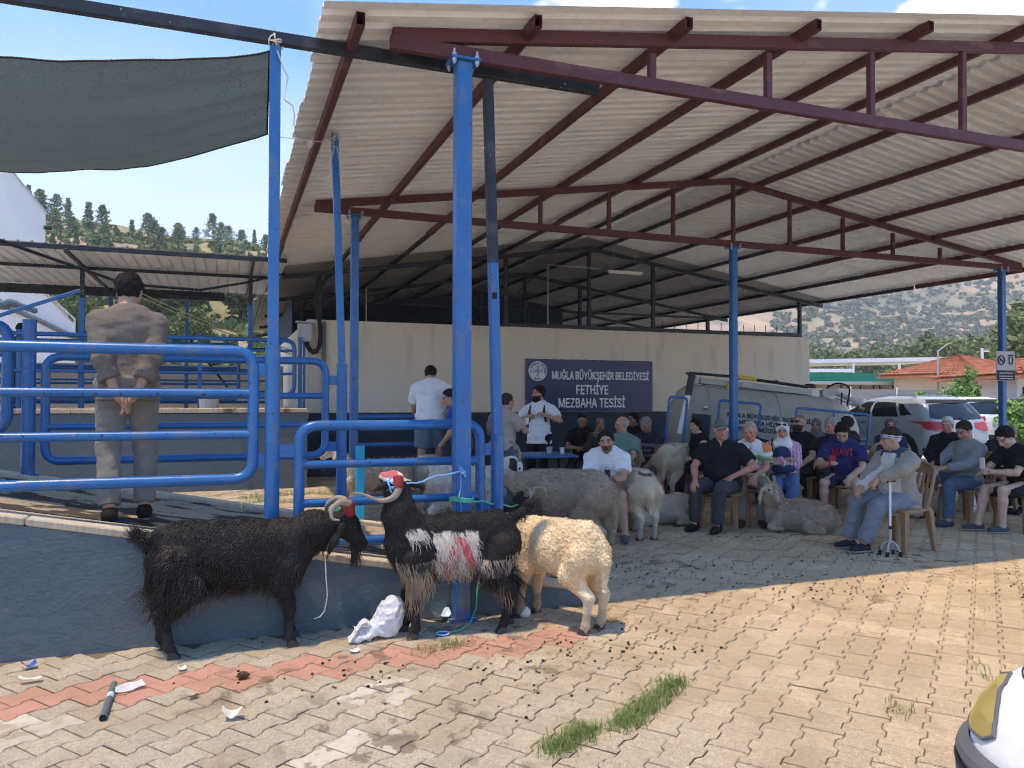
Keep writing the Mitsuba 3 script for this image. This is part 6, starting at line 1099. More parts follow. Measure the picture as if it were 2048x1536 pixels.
# -- people in the second and third rows
LAP = dict(hands=((.12, .34, .62), (-.12, .34, .62)))
rows = [
 ('bald man in pale green polo shirt looking to the left', 5.48, 10.10, 224, dict(lean=-6, head=(-50, 4, 0), fat=.6, skin='tan', hair='bald', hair_c=(.42, .41, .39), top_c=(.16, .25, .22), bot_c=(.05, .06, .08), extra=dict(collar=(.16, .25, .22)))),
 ('man in dark polo shirt with grey stripes leaning forward', 6.36, 10.80, 226, dict(lean=12, head=(-25, 20, 0), fat=.6, skin='dark', hair='short', hair_c=(.20, .19, .18), top_fn=lambda q, v: np.where(((np.abs(q[:, 2] - .34) < .025) | (np.abs(q[:, 2] - .18) < .02) | (np.abs(q[:, 2] - .26) < .01))[:, None], np.array([.17, .15, .16]), np.array([.030, .028, .042])), bot_c=(.12, .11, .10), hands=((.10, .44, .55), (-.10, .44, .56)))),
 ('man in black shirt sitting against the navy wall, busy with his hands', 5.97, 12.45, 240, dict(lean=6, head=(6, 28, 0), skin='dark', hair='receding', top_c=(.013, .014, .018), bot_c=(.03, .03, .035), hands=((.06, .32, .70), (-.06, .32, .70)))),
 ('woman with patterned brown headscarf half hidden behind the bald man', 5.90, 11.6, 236, dict(lean=0, head=(20, 6, 0), female=True, H=1.6, skin='dark', hair='hijab', top='long', top_c=(.06, .045, .04), bot_c=(.04, .035, .035), extra=dict(scarf_c=(.10, .07, .05), scarf_p=(.32, .26, .2)))),
 ('dark haired man in black seen in profile behind the striped polo man', 6.95, 12.3, 196, dict(lean=0, head=(-6, 2, 0), skin='dark', hair='full', top_c=(.014, .015, .02), bot_c=(.03, .03, .035))),
 ('woman in sleeveless black dress with tied black hair, seen in profile', 6.98, 10.25, 172, dict(lean=4, head=(6, 2, 0), female=True, H=1.62, fat=.5, skin='fair', hair='long', top='none', top_c=(.012, .012, .014), bot_c=(.014, .014, .016))),
 ('person in dark cap and dark top seen from behind, bent forward', 7.12, 9.15, 60, dict(lean=30, head=(0, 30, 0), hair='cap', skin='dark', top='long', top_c=(.014, .015, .02), bot_c=(.03, .03, .035), extra=dict(cap_c=(.016, .016, .024)))),
 ('bald bearded man in black t shirt and sunglasses leaning back', 7.92, 9.15, 212, dict(lean=-8, head=(-26, -6, 0), fat=.7, skin='tan', hair='stubble', hair_c=(.03, .022, .02), beard=.92, glasses=1, top_c=(.013, .013, .014), bot_c=(.016, .016, .018), H=1.80)),
 ('woman in grey headscarf far back beside the tank', 9.10, 10.1, 226, dict(lean=0, head=(-10, 6, 0), female=True, H=1.60, skin='dark', hair='hijab', top='long', top_c=(.035, .033, .036), bot_c=(.03, .03, .03), extra=dict(scarf_c=(.14, .135, .13)))),
 ('grey haired man in navy shirt behind the young man with the lettered shirt', 8.42, 8.95, 186, dict(lean=2, head=(-4, 14, 0), fat=.5, skin='red', hair='short', hair_c=(.30, .29, .27), top_c=(.035, .038, .075), bot_c=(.04, .04, .05))),
 ('dark haired man in black t shirt turned towards the silver car', 9.02, 9.25, 128, dict(lean=2, head=(10, 4, 0), fat=.5, skin='tan', hair='short', hair_c=(.03, .024, .02), top_c=(.020, .022, .026), bot_c=(.03, .03, .035))),
 ('woman in patterned dark red headscarf and navy coat beside the car wheel', 9.90, 9.35, 226, dict(lean=-4, head=(4, 2, 0), female=True, H=1.62, fat=.4, skin='tan', hair='hijab', top='long', top_c=(.030, .045, .10), bot_c=(.03, .03, .04), extra=dict(scarf_c=(.09, .05, .05), scarf_p=(.24, .16, .15)))),
 ('white haired man in dark jacket behind the man in the grey top', 10.30, 8.65, 206, dict(lean=-4, head=(-6, 8, 0), fat=.3, skin='tan', hair='short', hair_c=(.50, .49, .47), top='long', top_c=(.016, .017, .02), bot_c=(.02, .02, .024))),
 ('bald man in dark clothes bent over his phone behind the man in the grey top', 10.30, 7.98, 262, dict(lean=26, head=(10, 36, 0), fat=.4, skin='tan', hair='stubble', hair_c=(.05, .04, .035), top_c=(.018, .018, .022), bot_c=(.014, .014, .016), hands=((.04, .50, .70), (-.04, .48, .70)))),
]
CL = ['bald man in pale green', 'man in the dark striped polo', 'man in black by the navy wall', 'woman in the patterned brown headscarf', 'dark haired man in profile', 'woman in the black dress', 'bent person in the dark cap', 'bearded man in sunglasses', 'woman in the grey headscarf', 'grey haired man in navy', 'man turned towards the silver car', 'woman in the dark red headscarf', 'white haired man', 'bald man bent over his phone']
for i, (lab, x_, y_, h_, kw) in enumerate(rows):
    kw = {**LAP, **kw}; person(lab, x_, y_, h_, group=GS, res=.0135, **kw)
    chair('brown plastic chair under the ' + CL[i], *back(x_, y_, h_, .0), h_)
chair('empty brown plastic chair with its slatted back turned to the camera beside the car', 9.35, 7.75, 62); chair('empty brown plastic chair seen side on left of the slatted one', 8.35, 8.05, 150)

person('dark haired person far left behind the pens, only the head showing', -3.55, 16.2, 90, z=1.31, sit=False, H=1.60, hair='full', top_c=(.05, .05, .06), bot_c=(.05, .05, .06), res=.016)
# ------------------------------------------------------------------ vehicles
flat('paint_silver', (.33, .37, .41), .3, .5, clearcoat=1.0, clearcoat_gloss=.9); flat('paint_white', (.74, .74, .72), .3, .5, clearcoat=.8, clearcoat_gloss=.85); flat('paint_grey', (.12, .12, .125), .35, .5, clearcoat=.6)
flat('glass_dark', (.018, .022, .028), .06, .7); flat('tail_red', (.42, .012, .016), .15, .6, clearcoat=1.0); flat('tyre', (.018, .018, .019), .85, .2); flat('bumper_grey', (.12, .122, .126), .6, .3); flat('seam', (.03, .03, .032), .7)
bsdf('headlamp', bumped(P(proc(lambda p, n, uv: mix((.40, .30, .085), (.50, .40, .13), fbm(p.x * 20, p.y * 20, p.z * 20, 2))), .22, .5, clearcoat=.6), lambda p, n, uv: .5 * dr.abs(dr.sin(p.z * 700)) * .004, 1.0, 5e-4))
class Car:
    """levels: (z, rear x, front x, half width, corner radius); x runs forward from the tail"""
    def __init__(s, name, label, levels, paint, o, heading, bow=.05, z0=0.0):
        s.t = thing(name, label, 'car'); s.lv = np.array(levels, float); s.o = np.array([o[0], o[1], z0]); s.R = rotz(heading); s.bow = bow; s.paint = paint
        ss = np.concatenate([np.linspace(0, 1, 7)[:-1], np.linspace(1, 2, 9)[:-1], np.linspace(2, 3, 36)[:-1], np.linspace(3, 4, 9)[:-1], np.linspace(4, 5, 7)]); ring = np.concatenate([ss, -ss[::-1][1:-1]])
        zz = np.interp(np.linspace(0, 1, 46), np.linspace(0, 1, len(s.lv)), s.lv[:, 0]); n = len(ring); V = np.vstack([s.pos(ring, np.full(n, z)) for z in zz]); k = np.arange(n); f = []
        for q in range(len(zz) - 1): a, b, c, d = q*n + k, q*n + (k+1) % n, (q+1)*n + (k+1) % n, (q+1)*n + k; f += [np.stack([a, c, b], -1), np.stack([a, d, c], -1)]
        o_ = (len(zz) - 1) * n; cz = V[o_:].mean(0); V = np.vstack([V, cz, V[:n].mean(0)]); f.append(np.stack([o_ + k, np.full(n, len(V) - 2), o_ + (k+1) % n], -1)); f.append(np.stack([k, (k+1) % n, np.full(n, len(V) - 1)], -1))
        m = trimesh.Trimesh(s.W(V), np.vstack(f), process=False); m.fix_normals(); s.body = part(s.t, 'body', m, paint, 35)
    def W(s, p): return np.asarray(p, float) @ s.R.T + s.o
    def pos(s, u, z, out=0.0):
        u, z = np.asarray(u, float), np.asarray(z, float); xr, xf, w, r = (np.interp(z, s.lv[:, 0], s.lv[:, i]) for i in range(1, 5)); sg_ = np.where(u < 0, -1.0, 1.0); a = np.abs(u); x = np.zeros_like(a); y = np.zeros_like(a); nx = np.zeros_like(a); ny = np.zeros_like(a)
        bow = s.bow * (1 - np.clip(np.abs((a if 0 else a)), 0, 0)) 
        m = a <= 1; y[m] = (a * (w - r))[m]; x[m] = (xr - s.bow * (1 - a ** 2))[m]; nx[m] = -1
        m = (a > 1) & (a <= 2); th = (a - 1) * np.pi / 2; x[m] = (xr + r - r * np.cos(th))[m]; y[m] = (w - r + r * np.sin(th))[m]; nx[m] = -np.cos(th)[m]; ny[m] = np.sin(th)[m]
        m = (a > 2) & (a <= 3); q = a - 2; x[m] = (xr + r + (xf - xr - 2 * r) * q)[m]; y[m] = (w + .02 * np.sin(q * np.pi))[m]; ny[m] = 1
        m = (a > 3) & (a <= 4); th = (a - 3) * np.pi / 2; x[m] = (xf - r + r * np.sin(th))[m]; y[m] = (w - r + r * np.cos(th))[m]; nx[m] = np.sin(th)[m]; ny[m] = np.cos(th)[m]
        m = a > 4; y[m] = ((5 - a) * (w - r))[m]; x[m] = (xf + s.bow * (1 - (5 - a) ** 2))[m]; nx[m] = 1
        return np.stack([x + nx * out, sg_ * (y + ny * out), z], -1)
    def sx(s, x, z):                                                    # side parameter of a point x metres forward of the tail
        xr, xf, w, r = (np.interp(z, s.lv[:, 0], s.lv[:, i]) for i in range(1, 5)); return 2 + np.clip((x - xr - r) / (xf - xr - 2 * r), 0.001, .999)
    def panel(s, name, poly, mat, out=.006, size=.05, parent=None, thick=.0):
        v2, f = trimesh.creation.triangulate_polygon(sg.Polygon(poly), engine='earcut'); sc = np.array([1.0, 1.0]); v3, f3 = trimesh.remesh.subdivide_to_size(np.column_stack([v2 * sc, np.zeros(len(v2))]), f, size, max_iter=12)
        m = trimesh.Trimesh(s.W(s.pos(v3[:, 0], v3[:, 1], out)), f3, process=False); return part(parent or s.t, name, m, mat, True)
    def side(s, name, pts, mat, sides=(1, -1), **k):
        for q in sides: s.panel(name, [(q * s.sx(x, z), z) for x, z in pts], mat, **k)
    def wheel(s, x, r=.34, w=.22):
        for q in (1, -1):
            yw = np.interp(.5, s.lv[:, 0], s.lv[:, 3]) + .012; c = np.array([x, q * (yw - w / 2), r]); key = fresh(s.t + '__wheel'); ty = trimesh.creation.cylinder(r, w, sections=28); ty.apply_transform(trimesh.transformations.rotation_matrix(math.pi / 2, [1, 0, 0])); ty.apply_translation(c); ty.vertices = s.W(ty.vertices); put(key, ty, 'tyre', 40)
            rm = trimesh.creation.cylinder(r * .62, .012, sections=20); rm.apply_transform(trimesh.transformations.rotation_matrix(math.pi / 2, [1, 0, 0])); rm.apply_translation(c + [0, q * (w / 2 + .004), 0]); rm.vertices = s.W(rm.vertices); put(fresh(key + '__rim'), rm, 'grey_metal', 40)
            s.panel('arch', [(q * float(s.sx(x + (r + .07) * math.cos(a), .35)), max(r + (r + .07) * math.sin(a), .26)) for a in np.linspace(-.2, math.pi + .2, 16)], 'seam', out=.004)
SUVL = [(.24, .14, 4.30, .82, .20), (.34, .03, 4.40, .90, .25), (.60, .0, 4.45, .925, .28), (.86, .02, 4.42, .93, .30), (1.0, .06, 4.25, .915, .30), (1.06, .10, 3.40, .895, .28), (1.25, .22, 3.05, .83, .26), (1.45, .38, 2.62, .75, .24), (1.57, .55, 2.25, .67, .22), (1.63, .85, 1.85, .50, .2)]
def suv(label, paint, o, heading, detail=True, mark=None):
    c = Car('parked_car', label, SUVL, paint, o, heading, .07)
    c.side('window', [(2.75, 1.12), (3.18, 1.10), (2.42, 1.50), (1.95, 1.50), (1.95, 1.12)], 'glass_dark'); c.side('window', [(1.05, 1.14), (1.88, 1.12), (1.88, 1.50), (1.25, 1.48)], 'glass_dark'); c.side('window', [(.66, 1.20), (.98, 1.16), (1.16, 1.46), (1.02, 1.45)], 'glass_dark')
    c.panel('rear_window', [(-1.45, 1.13), (-1, 1.10), (0, 1.08), (1, 1.10), (1.45, 1.13), (1.30, 1.44), (0, 1.48), (-1.30, 1.44)], 'glass_dark', out=.006); c.panel('spoiler', [(-1.4, 1.49), (1.4, 1.49), (1.3, 1.56), (-1.3, 1.56)], 'seam', out=.05)
    for q in (1, -1): c.panel('tail_light', [(q * .50, .90), (q * 1.0, .80), (q * 1.7, .86), (q * float(c.sx(.80, 1.0)), 1.045), (q * 1.5, 1.05), (q * .55, 1.02)], 'tail_red', out=.012); c.panel('reflector', [(q * .8, .46), (q * 1.6, .46), (q * 1.6, .52), (q * .8, .50)], 'tail_red', out=.012)
    c.panel('bumper_lower', [(-1.99, .26), (1.99, .26), (1.99, .42), (1, .44), (-1, .44), (-1.99, .42)], 'seam', out=.008); c.side('sill', [(.6, .26), (3.9, .26), (3.9, .38), (.6, .38)], 'bumper_grey')
    for x in (.82, 3.52): c.wheel(x)
    if detail:
        c.side('door_seam', [(1.90, .42), (1.912, .42), (1.912, 1.1), (1.90, 1.1)], 'seam', out=.004); c.side('door_seam', [(.98, .75), (.992, .75), (.992, 1.12), (.98, 1.12)], 'seam', out=.004); c.side('door_handle', [(2.05, .95), (2.25, .95), (2.25, .985), (2.05, .985)], 'steel', out=.03); c.side('door_handle', [(1.12, .97), (1.32, .97), (1.32, 1.005), (1.12, 1.005)], 'steel', out=.03)
        for q in (1, -1): part(c.t, 'roof_rail', tube(c.W(np.array([[.75, q * .62, 1.60], [1.0, q * .63, 1.655], [1.7, q * .63, 1.675], [2.25, q * .62, 1.62]])), .014, 6), 'steel', 40)
        part(c.t, 'wiper', tube(c.W(c.pos(np.array([.0, .3, .62]), np.array([1.12, 1.14, 1.13]), .02)), .012, 5), 'black_plastic'); c.panel('number_plate', [(-.36, .66), (.36, .66), (.36, .77), (-.36, .77)], 'white_paint', out=.01)
        el = [(.13 * math.cos(a), .955 + .032 * math.sin(a)) for a in np.linspace(0, 2 * np.pi, 20)[:-1]]; c.panel('emblem', el, 'seam', out=.010); tm = meshkit.text_mesh('KIA', .030, .004, True); tm.apply_translation([-tm.bounds[:, 0].mean(), 0, 0]); xx = float(c.pos(np.array([0.0]), np.array([.95]))[0, 0]); tm.vertices = c.W(np.column_stack([np.full(len(tm.vertices), xx - .014) - tm.vertices[:, 2], -tm.vertices[:, 0], tm.vertices[:, 1] + .94])); part(c.t, 'emblem_letters', tm, 'steel')
        for q in (1, -1): part(c.t, 'mirror', c.W, 'seam') if False else None
        wh = fresh(c.t + '__steering_wheel')
        put(wh, tube(c.W(np.array([[2.55, .35 + .18 * math.cos(a), 1.12 + .16 * math.sin(a)] for a in np.linspace(0, 2 * np.pi, 16)])), .012, 5), 'dark')
    return c
suv('silver white estate car parked beyond the seated people under the canopy edge', 'paint_silver', (16.1, 13.1), math.radians(86))
suv('white sport utility car parked in the sun behind the silver car, by the right column', 'paint_white', (22.6, 17.3), math.radians(78), False)
suv('dark grey car cut by the right picture edge in the car park', 'paint_grey', (25.6, 18.3), math.radians(62), False)
suv('white car whose roof shows between the tank and the silver car', 'paint_white', (18.2, 22.2), math.radians(70), False)
SEDL = [(.22, .1, 4.08, .76, .34), (.36, .0, 4.17, .81, .38), (.50, .0, 4.18, .82, .40), (.57, .01, 4.16, .82, .40), (.63, .03, 4.12, .815, .40), (.685, .05, 4.04, .80, .38), (.715, .06, 3.92, .785, .36), (.755, .08, 3.55, .77, .34), (.83, .12, 3.05, .755, .32), (.90, .2, 2.85, .74, .3), (1.15, .7, 2.5, .66, .26), (1.36, 1.15, 1.95, .54, .22), (1.40, 1.3, 1.8, .42, .2)]
c = Car('white_sedan', 'white old saloon car with yellowed headlamp in the bottom right corner', SEDL, 'paint_white', (2.045 + 4.18, 1.05), math.pi, .05)
HLP = lambda q: [(q * a, b) for a, b in ((3.34, .698), (3.16, .672), (3.02, .645), (2.99, .612), (3.06, .592), (3.28, .578), (3.52, .574), (3.68, .584), (3.74, .606), (3.70, .636), (3.60, .668), (3.48, .692))]
for q in (1, -1):
    hl = c.panel('headlight', HLP(q), 'headlamp', out=.012, size=.03)
    rim = np.array(HLP(q) + HLP(q)[:1]); rr = np.vstack([rim[i] + (rim[i+1] - rim[i]) * t for i in range(len(rim) - 1) for t in np.linspace(0, 1, 6)[:-1]] + [rim[-1:]]); part(hl, 'trim', tube(c.W(c.pos(rr[:, 0], rr[:, 1], .008)), .006, 6), 'bumper_grey', 40)
sb = np.concatenate([np.linspace(2.4, 5, 50), -np.linspace(5, 2.4, 50)[1:]])
bp3 = [c.pos(sb, np.full(len(sb), z), out) for z, out in ((.26, .0), (.28, .02), (.38, .034), (.46, .034), (.47, .026), (.50, .026), (.51, .034), (.53, .03), (.545, .003))]
n_ = len(sb); V_ = np.vstack(bp3); k_ = np.arange(n_ - 1); F_ = np.vstack([np.vstack([np.stack([q*n_ + k_, q*n_ + k_ + 1, (q+1)*n_ + k_ + 1], -1), np.stack([q*n_ + k_, (q+1)*n_ + k_ + 1, (q+1)*n_ + k_], -1)]) for q in range(len(bp3) - 1)]); bm = part(c.t, 'bumper', trimesh.Trimesh(c.W(V_), F_, process=False), 'bumper_grey', 30); part(bm, 'strip', tube(c.W(c.pos(sb, np.full(n_, .485), .028)), .009, 6), 'black_plastic', 40)
part(c.t, 'hood_seam', tube(c.W(c.pos(np.concatenate([np.linspace(2.62, 5, 60), -np.linspace(5, 2.62, 60)[1:]]), np.full(119, .708), .0)), .0035, 5), 'seam')
c.side('window', [(1.1, .98), (2.7, .98), (2.2, 1.30), (1.5, 1.32)], 'glass_dark'); c.panel('windscreen', [(-4.3, .96), (4.3 - 10, .96), (-5, .96)] if False else [(3.4, .97), (5, .97), (5, 1.32), (3.4, 1.30)], 'glass_dark')
for x in (.75, 3.30): c.wheel(x, .29, .18)
# tanker
tk = thing('tank_trailer', 'pale grey vacuum tank trailer with blue railings and black lettering by the wall', 'tanker')
ta, tb = np.array([7.55, 11.75, 1.12]), np.array([10.35, 10.75, .84]); td = (tb - ta) / np.linalg.norm(tb - ta); TLN = np.linalg.norm(tb - ta); tup = np.array([0, 0, 1.0]) - td * td[2]; tup /= np.linalg.norm(tup); tfr = np.cross(tup, td); tfr = -tfr if tfr[1] > 0 else tfr
def tkp(l, f, u): return ta + td * l + tfr * f + tup * u
def f_tank(p, n, uv): d = fbm(p.x * 2, p.y * 2, p.z * 3, 4); s_ = fbm(p.x * 7, p.y * 7, p.z * .9, 3); return mix(mix((.42, .415, .365), (.34, .335, .29), d), (.24, .20, .15), smoothstep(.56, .8, s_) * .45)
bsdf('tank_paint', P(proc(f_tank), .5, .4)); flat('yellow_paint', (.62, .40, .03), .5)
prof = [(-.20, 0), (-.19, .25), (-.15, .45), (-.06, .62), (.06, .70), (.2, .73), (TLN - .55, .73), (TLN - .5, .745), (TLN - .45, .73), (TLN - .3, .70), (TLN - .02, .50), (TLN + .06, .40), (TLN + .08, 0)]
an = np.linspace(0, 2 * np.pi, 49)[:-1]; V_ = np.vstack([[tkp(l, r * math.cos(a), r * math.sin(a)) for a in an] for l, r in prof]); n_ = 48; k_ = np.arange(n_); F_ = np.vstack([np.vstack([np.stack([q*n_ + k_, q*n_ + (k_+1) % n_, (q+1)*n_ + (k_+1) % n_], -1), np.stack([q*n_ + k_, (q+1)*n_ + (k_+1) % n_, (q+1)*n_ + k_], -1)]) for q in range(len(prof) - 1)]); mt = trimesh.Trimesh(V_, F_, process=False); mt.fix_normals()
part(tk, 'tank', mt, 'tank_paint', 40)
for l in (.35, 1.55, TLN - .5): part(tk, 'band', tube([tkp(l, .735 * math.cos(a), .735 * math.sin(a)) for a in np.linspace(0, 2 * np.pi, 41)], .014, 5), 'tank_paint', 40)
part(tk, 'walkway', bar(tkp(.25, .0, .80), tkp(TLN - .75, .0, .78), .34, .10), 'tank_paint')
for f_ in (-.12, .16): part(tk, 'top_pipe', tube([tkp(.05, f_, .92), tkp(.9, f_, .93), tkp(TLN - .72, f_, .87)], .018, 7), 'black', 40)
for l in (.1, .95, 1.6, TLN - .75): part(tk, 'clamp', cat([bar(tkp(l, -.13, .91), tkp(l, .17, .91), .05, .05)]), 'black')
part(tk, 'yellow_bracket', cat([bar(tkp(.72, .20, .70), tkp(.86, .20, .93), .05, .06), bar(tkp(.83, .20, .93), tkp(1.22, .20, .915), .05, .06)]), 'yellow_paint'); part(tk, 'data_plate', bar(tkp(.98, .21, .80), tkp(1.16, .21, .80), .008, .10), 'grey_metal')
part(tk, 'relief_valve', tube([tkp(.18, .14, .74), tkp(.18, .14, .86)], .05, 10), 'grey_metal', 40)
hm = fresh(tk + '__hatch_lift'); put(hm, cat([bar(tkp(TLN - .55, .08, .77), tkp(TLN - .30, .08, .86), .16, .14)]), 'grey_metal'); part(hm, 'cylinder', tube([tkp(TLN - .32, .1, .82), tkp(TLN + .16, .1, .66)], .045, 10), 'grey_metal', 40); part(hm, 'rod', tube([tkp(TLN - .3, .1, .72), tkp(TLN + .22, .1, .58)], .02, 7), 'steel', 40); part(hm, 'hose', tube(arcpath([tkp(TLN - .5, .15, .88), tkp(TLN - .35, .2, 1.0), tkp(TLN - .1, .2, .95), tkp(TLN - .15, .25, .6)], .1, 6), .016, 6), 'cable', 40); part(hm, 'ball', trimesh.creation.icosphere(2, .055).apply_translation(tkp(TLN + .18, .1, .72)), 'white_paint', True); part(hm, 'hose', tube(arcpath([tkp(TLN - .25, .22, .82), tkp(TLN - .28, .3, .55), tkp(TLN - .05, .3, .45), tkp(TLN + .05, .25, .62)], .1, 6), .014, 6), 'cable', 40)
def curved_text(txt, h, width, l0, ang):
    m = meshkit.text_mesh(txt, h, .003, True); m.apply_translation([-m.bounds[0][0], 0, 0]); m.apply_scale([width / m.bounds[1][0], 1, 1]); v = m.vertices; R_ = .738 + v[:, 2]; a = ang + v[:, 1] / .735; m.vertices = np.array([tkp(l0 + x, r * math.cos(q), r * math.sin(q)) for x, r, q in zip(v[:, 0], R_, a)]); return m
for tx, w_, l_, a_ in (('MUĞLA BÜYÜKŞEHİR BELEDİYESİ', 1.42, .62, .30), ('MEZBAHA HİZMETLERİ', 1.02, .82, .15), ('ŞUBE MÜDÜRLÜĞÜ', .85, .9, 0.0)): part(tk, 'lettering', curved_text(tx, .075, w_, l_, a_), 'dark')
for l0, l1, z0, z1, bars_ in ((.42, 1.12, .05, .47, (.62,)), (1.72, 2.95, -.30, .47, (2.35,)), (-.42, -.12, -.6, .45, ())):
    rf_ = .86; k = part(tk, 'railing', tube(arcpath([tkp(l0, rf_, z0), tkp(l0, rf_, z1), tkp(l1, rf_, z1), tkp(l1, rf_, z0)] + ([tkp(l0, rf_, z0)] if z0 > 0 else []), .06, 4), .022, 8), 'blue', 40)
    for b_ in bars_: part(k, 'bar', tube([tkp(b_, rf_, z0), tkp(b_, rf_, z1)], .018, 7), 'blue', 40)
part(tk, 'mid_rail', tube([tkp(1.72, .86, .03), tkp(2.95, .86, .03)], .018, 7), 'blue', 40)
part(tk, 'jack_post', tube([tkp(-.18, .80, -.15), tkp(-.10, .80, .52)], .052, 10), 'white_paint', 40); part(tk, 'jack_top', tube([tkp(-.10, .80, .50), tkp(-.06, .80, .88)], .06, 10), 'black', 40); part(tk, 'control_box', bar(tkp(.02, .78, -.15), tkp(.30, .78, -.15), .10, .72), 'navy'); part(tk, 'work_lamp', trimesh.creation.icosphere(2, .05).apply_translation(tkp(.2, .82, .33)), 'steel', True)
for l in (.9, 1.9):
    w_ = fresh(tk + '__wheel'); cw_ = trimesh.creation.cylinder(.38, .24, sections=28); cw_.apply_transform(np.vstack([np.column_stack([np.column_stack([td, tup, -tfr]), tkp(l, .5, 0) * [1, 1, 0] + [0, 0, .38]]), [0, 0, 0, 1]])); put(w_, cw_, 'tyre', 40)
part(tk, 'chassis', bar(tkp(-.4, 0, -.80), tkp(TLN - .2, 0, -.66), .5, .14), 'bumper_grey')
# ------------------------------------------------------------------ small things
tbx = thing('folding_table', 'blue topped metal table in front of the man with the backpack', 'table'); q0 = np.array([4.36, 10.75]); part(tbx, 'table_top', moved(box(-.55, .55, -.42, .42, .70, .735, .006), (*q0, 0), -.12), 'blue')
for a in (-1, 1):
    for b in (-1, 1): part(tbx, 'leg', moved(bar((a * .46, b * .33, .70), (a * .36, -b * .20, 0), .03, .03), (*q0, 0), -.12), 'dark')
for k, (dx, dy) in enumerate(((.20, -.05), (.40, -.10), (.30, .12))):
    gl = thing('drinking_glass', ['clear ribbed glass at the left of the glasses on the blue table', 'white cup at the right end of the blue table', 'clear glass behind the others on the blue table'][k], 'glass'); part(gl, 'body', tube([(q0[0] + dx, q0[1] + dy, .738), (q0[0] + dx, q0[1] + dy, .83)], 0, 12, radii=[.03, .036]), ['grey_metal', 'white_paint', 'grey_metal'][k], 40)
sg_ = thing('notice_sign', 'small grey no smoking and litter bin notice on the right canopy column', 'sign'); cu_, cv_ = 2 * UR - UC, V2
part(sg_, 'plate', box(cu_ - .26, cu_ + .22, cv_ - .085, cv_ - .075, 1.92, 2.48), 'grey_metal'); part(sg_, 'text_band', box(cu_ - .255, cu_ + .215, cv_ - .090, cv_ - .086, 1.93, 2.12), 'seam')
part(sg_, 'no_smoking_ring', cat([tube([(cu_ - .14 + .085 * math.cos(a), cv_ - .092, 2.31 + .085 * math.sin(a)) for a in np.linspace(0, 2 * np.pi, 20)], .010, 5), tube([(cu_ - .20, cv_ - .092, 2.37), (cu_ - .08, cv_ - .092, 2.25)], .010, 5), bar((cu_ - .19, cv_ - .092, 2.31), (cu_ - .09, cv_ - .092, 2.31), .004, .02)]), 'seam'); part(sg_, 'bin_symbol', cat([tube([(cu_ + .06, cv_ - .092, 2.36), (cu_ + .075, cv_ - .092, 2.24), (cu_ + .145, cv_ - .092, 2.24), (cu_ + .16, cv_ - .092, 2.36), (cu_ + .06, cv_ - .092, 2.36)], .010, 5), bar((cu_ + .04, cv_ - .092, 2.40), (cu_ + .18, cv_ - .092, 2.40), .005, .03)]), 'seam')
for z in (2.06, 2.0, 1.955): part(sg_, 'text_line', box(cu_ - .20, cu_ + .16, cv_ - .0935, cv_ - .0905, z, z + .018), 'grey_metal')
# litter and rubbish
bsdf('plastic_film', {'type': 'blendbsdf', 'weight': .35, 'a': {'type': 'twosided', 'b': P(rgb((.80, .80, .80)), .35, .5)}, 'b': {'type': 'principledthin', 'base_color': rgb((.85, .85, .86)), 'diff_trans': 1.2, 'roughness': .4, 'spec_trans': .3}}, two=False)

def crumple(c, r, seed, amp=.4, res=.010, freq=14):
    b = Blob(.03); b.ell((0, 0, r[2] * .8), r); m = b.mesh(res, lambda p: (np.abs(meshkit.fbm(p * freq, 3, seed) - .5) * 2 - .35) * amp * min(r)); m.vertices[:, 2] = np.maximum(m.vertices[:, 2], .002); m.apply_translation(c); return m
wbag = thing('plastic_bag', 'crumpled white plastic bag on the pavers at the ramp wall between the goats', 'bag'); bm_ = Blob(.04); bm_.ell((1.02, 5.10, .13), (.085, .08, .13), ry(.35)); bm_.ell((.98, 5.09, .07), (.09, .08, .06)); bm_.ell((.86, 5.06, .045), (.06, .05, .04)); bm_.ell((.80, 5.04, .02), (.05, .05, .015)); mm = bm_.mesh(.009, lambda p: (np.abs(meshkit.fbm(p * 13, 2, 4) - .5) * 2 - .25) * .05 + (np.abs(meshkit.noise(p * 34, 3) - .5) - .25) * .022); mm.vertices[:, 2] = np.maximum(mm.vertices[:, 2], .003); part(wbag, 'film', mm, 'plastic_film', True)
hb = []
for k in range(3):
    pth = arcpath([(.93, 5.07, .06), (.84 - .03 * k, 5.03, .15 - .03 * k), (.78 + .02 * k, 5.02, .07), (.74, 5.0 + .02 * k, .02)], .05, 5); n = len(pth); w_ = .028; v = np.vstack([pth + [0, -w_, 0], pth + [0, w_, .012]]); i = np.arange(n - 1); hb.append(trimesh.Trimesh(v, np.vstack([np.stack([i, i + 1, n + i + 1], -1), np.stack([i, n + i + 1, n + i], -1)]), process=False))
part(wbag, 'handles', cat(hb), 'plastic_film', True)
wb2 = thing('carrier_bag', 'white carrier bag with red print standing under the chair of the man in grey', 'bag'); part(wb2, 'film', crumple((9.75, 7.85, 0), np.array([.15, .12, .17]), 8, .5), 'plastic_film', True); part(wb2, 'print', cat([bar((9.64, 7.74, .20), (9.70, 7.725, .10), .006, .02), bar((9.70, 7.725, .10), (9.74, 7.73, .20), .006, .02)]), 'red_print')
def sheet_bit(name, label, cat_, x, y, w, h, mat, rz=0, curlz=.02, seed=0, z=.004):
    X, Y = np.meshgrid(np.linspace(-w/2, w/2, 9), np.linspace(-h/2, h/2, 7), indexing='ij'); Z = z + curlz * (meshkit.noise(np.stack([X * 22, Y * 22, X * 0], -1).reshape(-1, 3), seed).reshape(X.shape) + (X / w) ** 2 * 2); t = thing(name, label, cat_); part(t, 'sheet', moved(sheet_of(np.stack([X, Y], -1), Z), (x, y, 0), rz), mat, True); return t
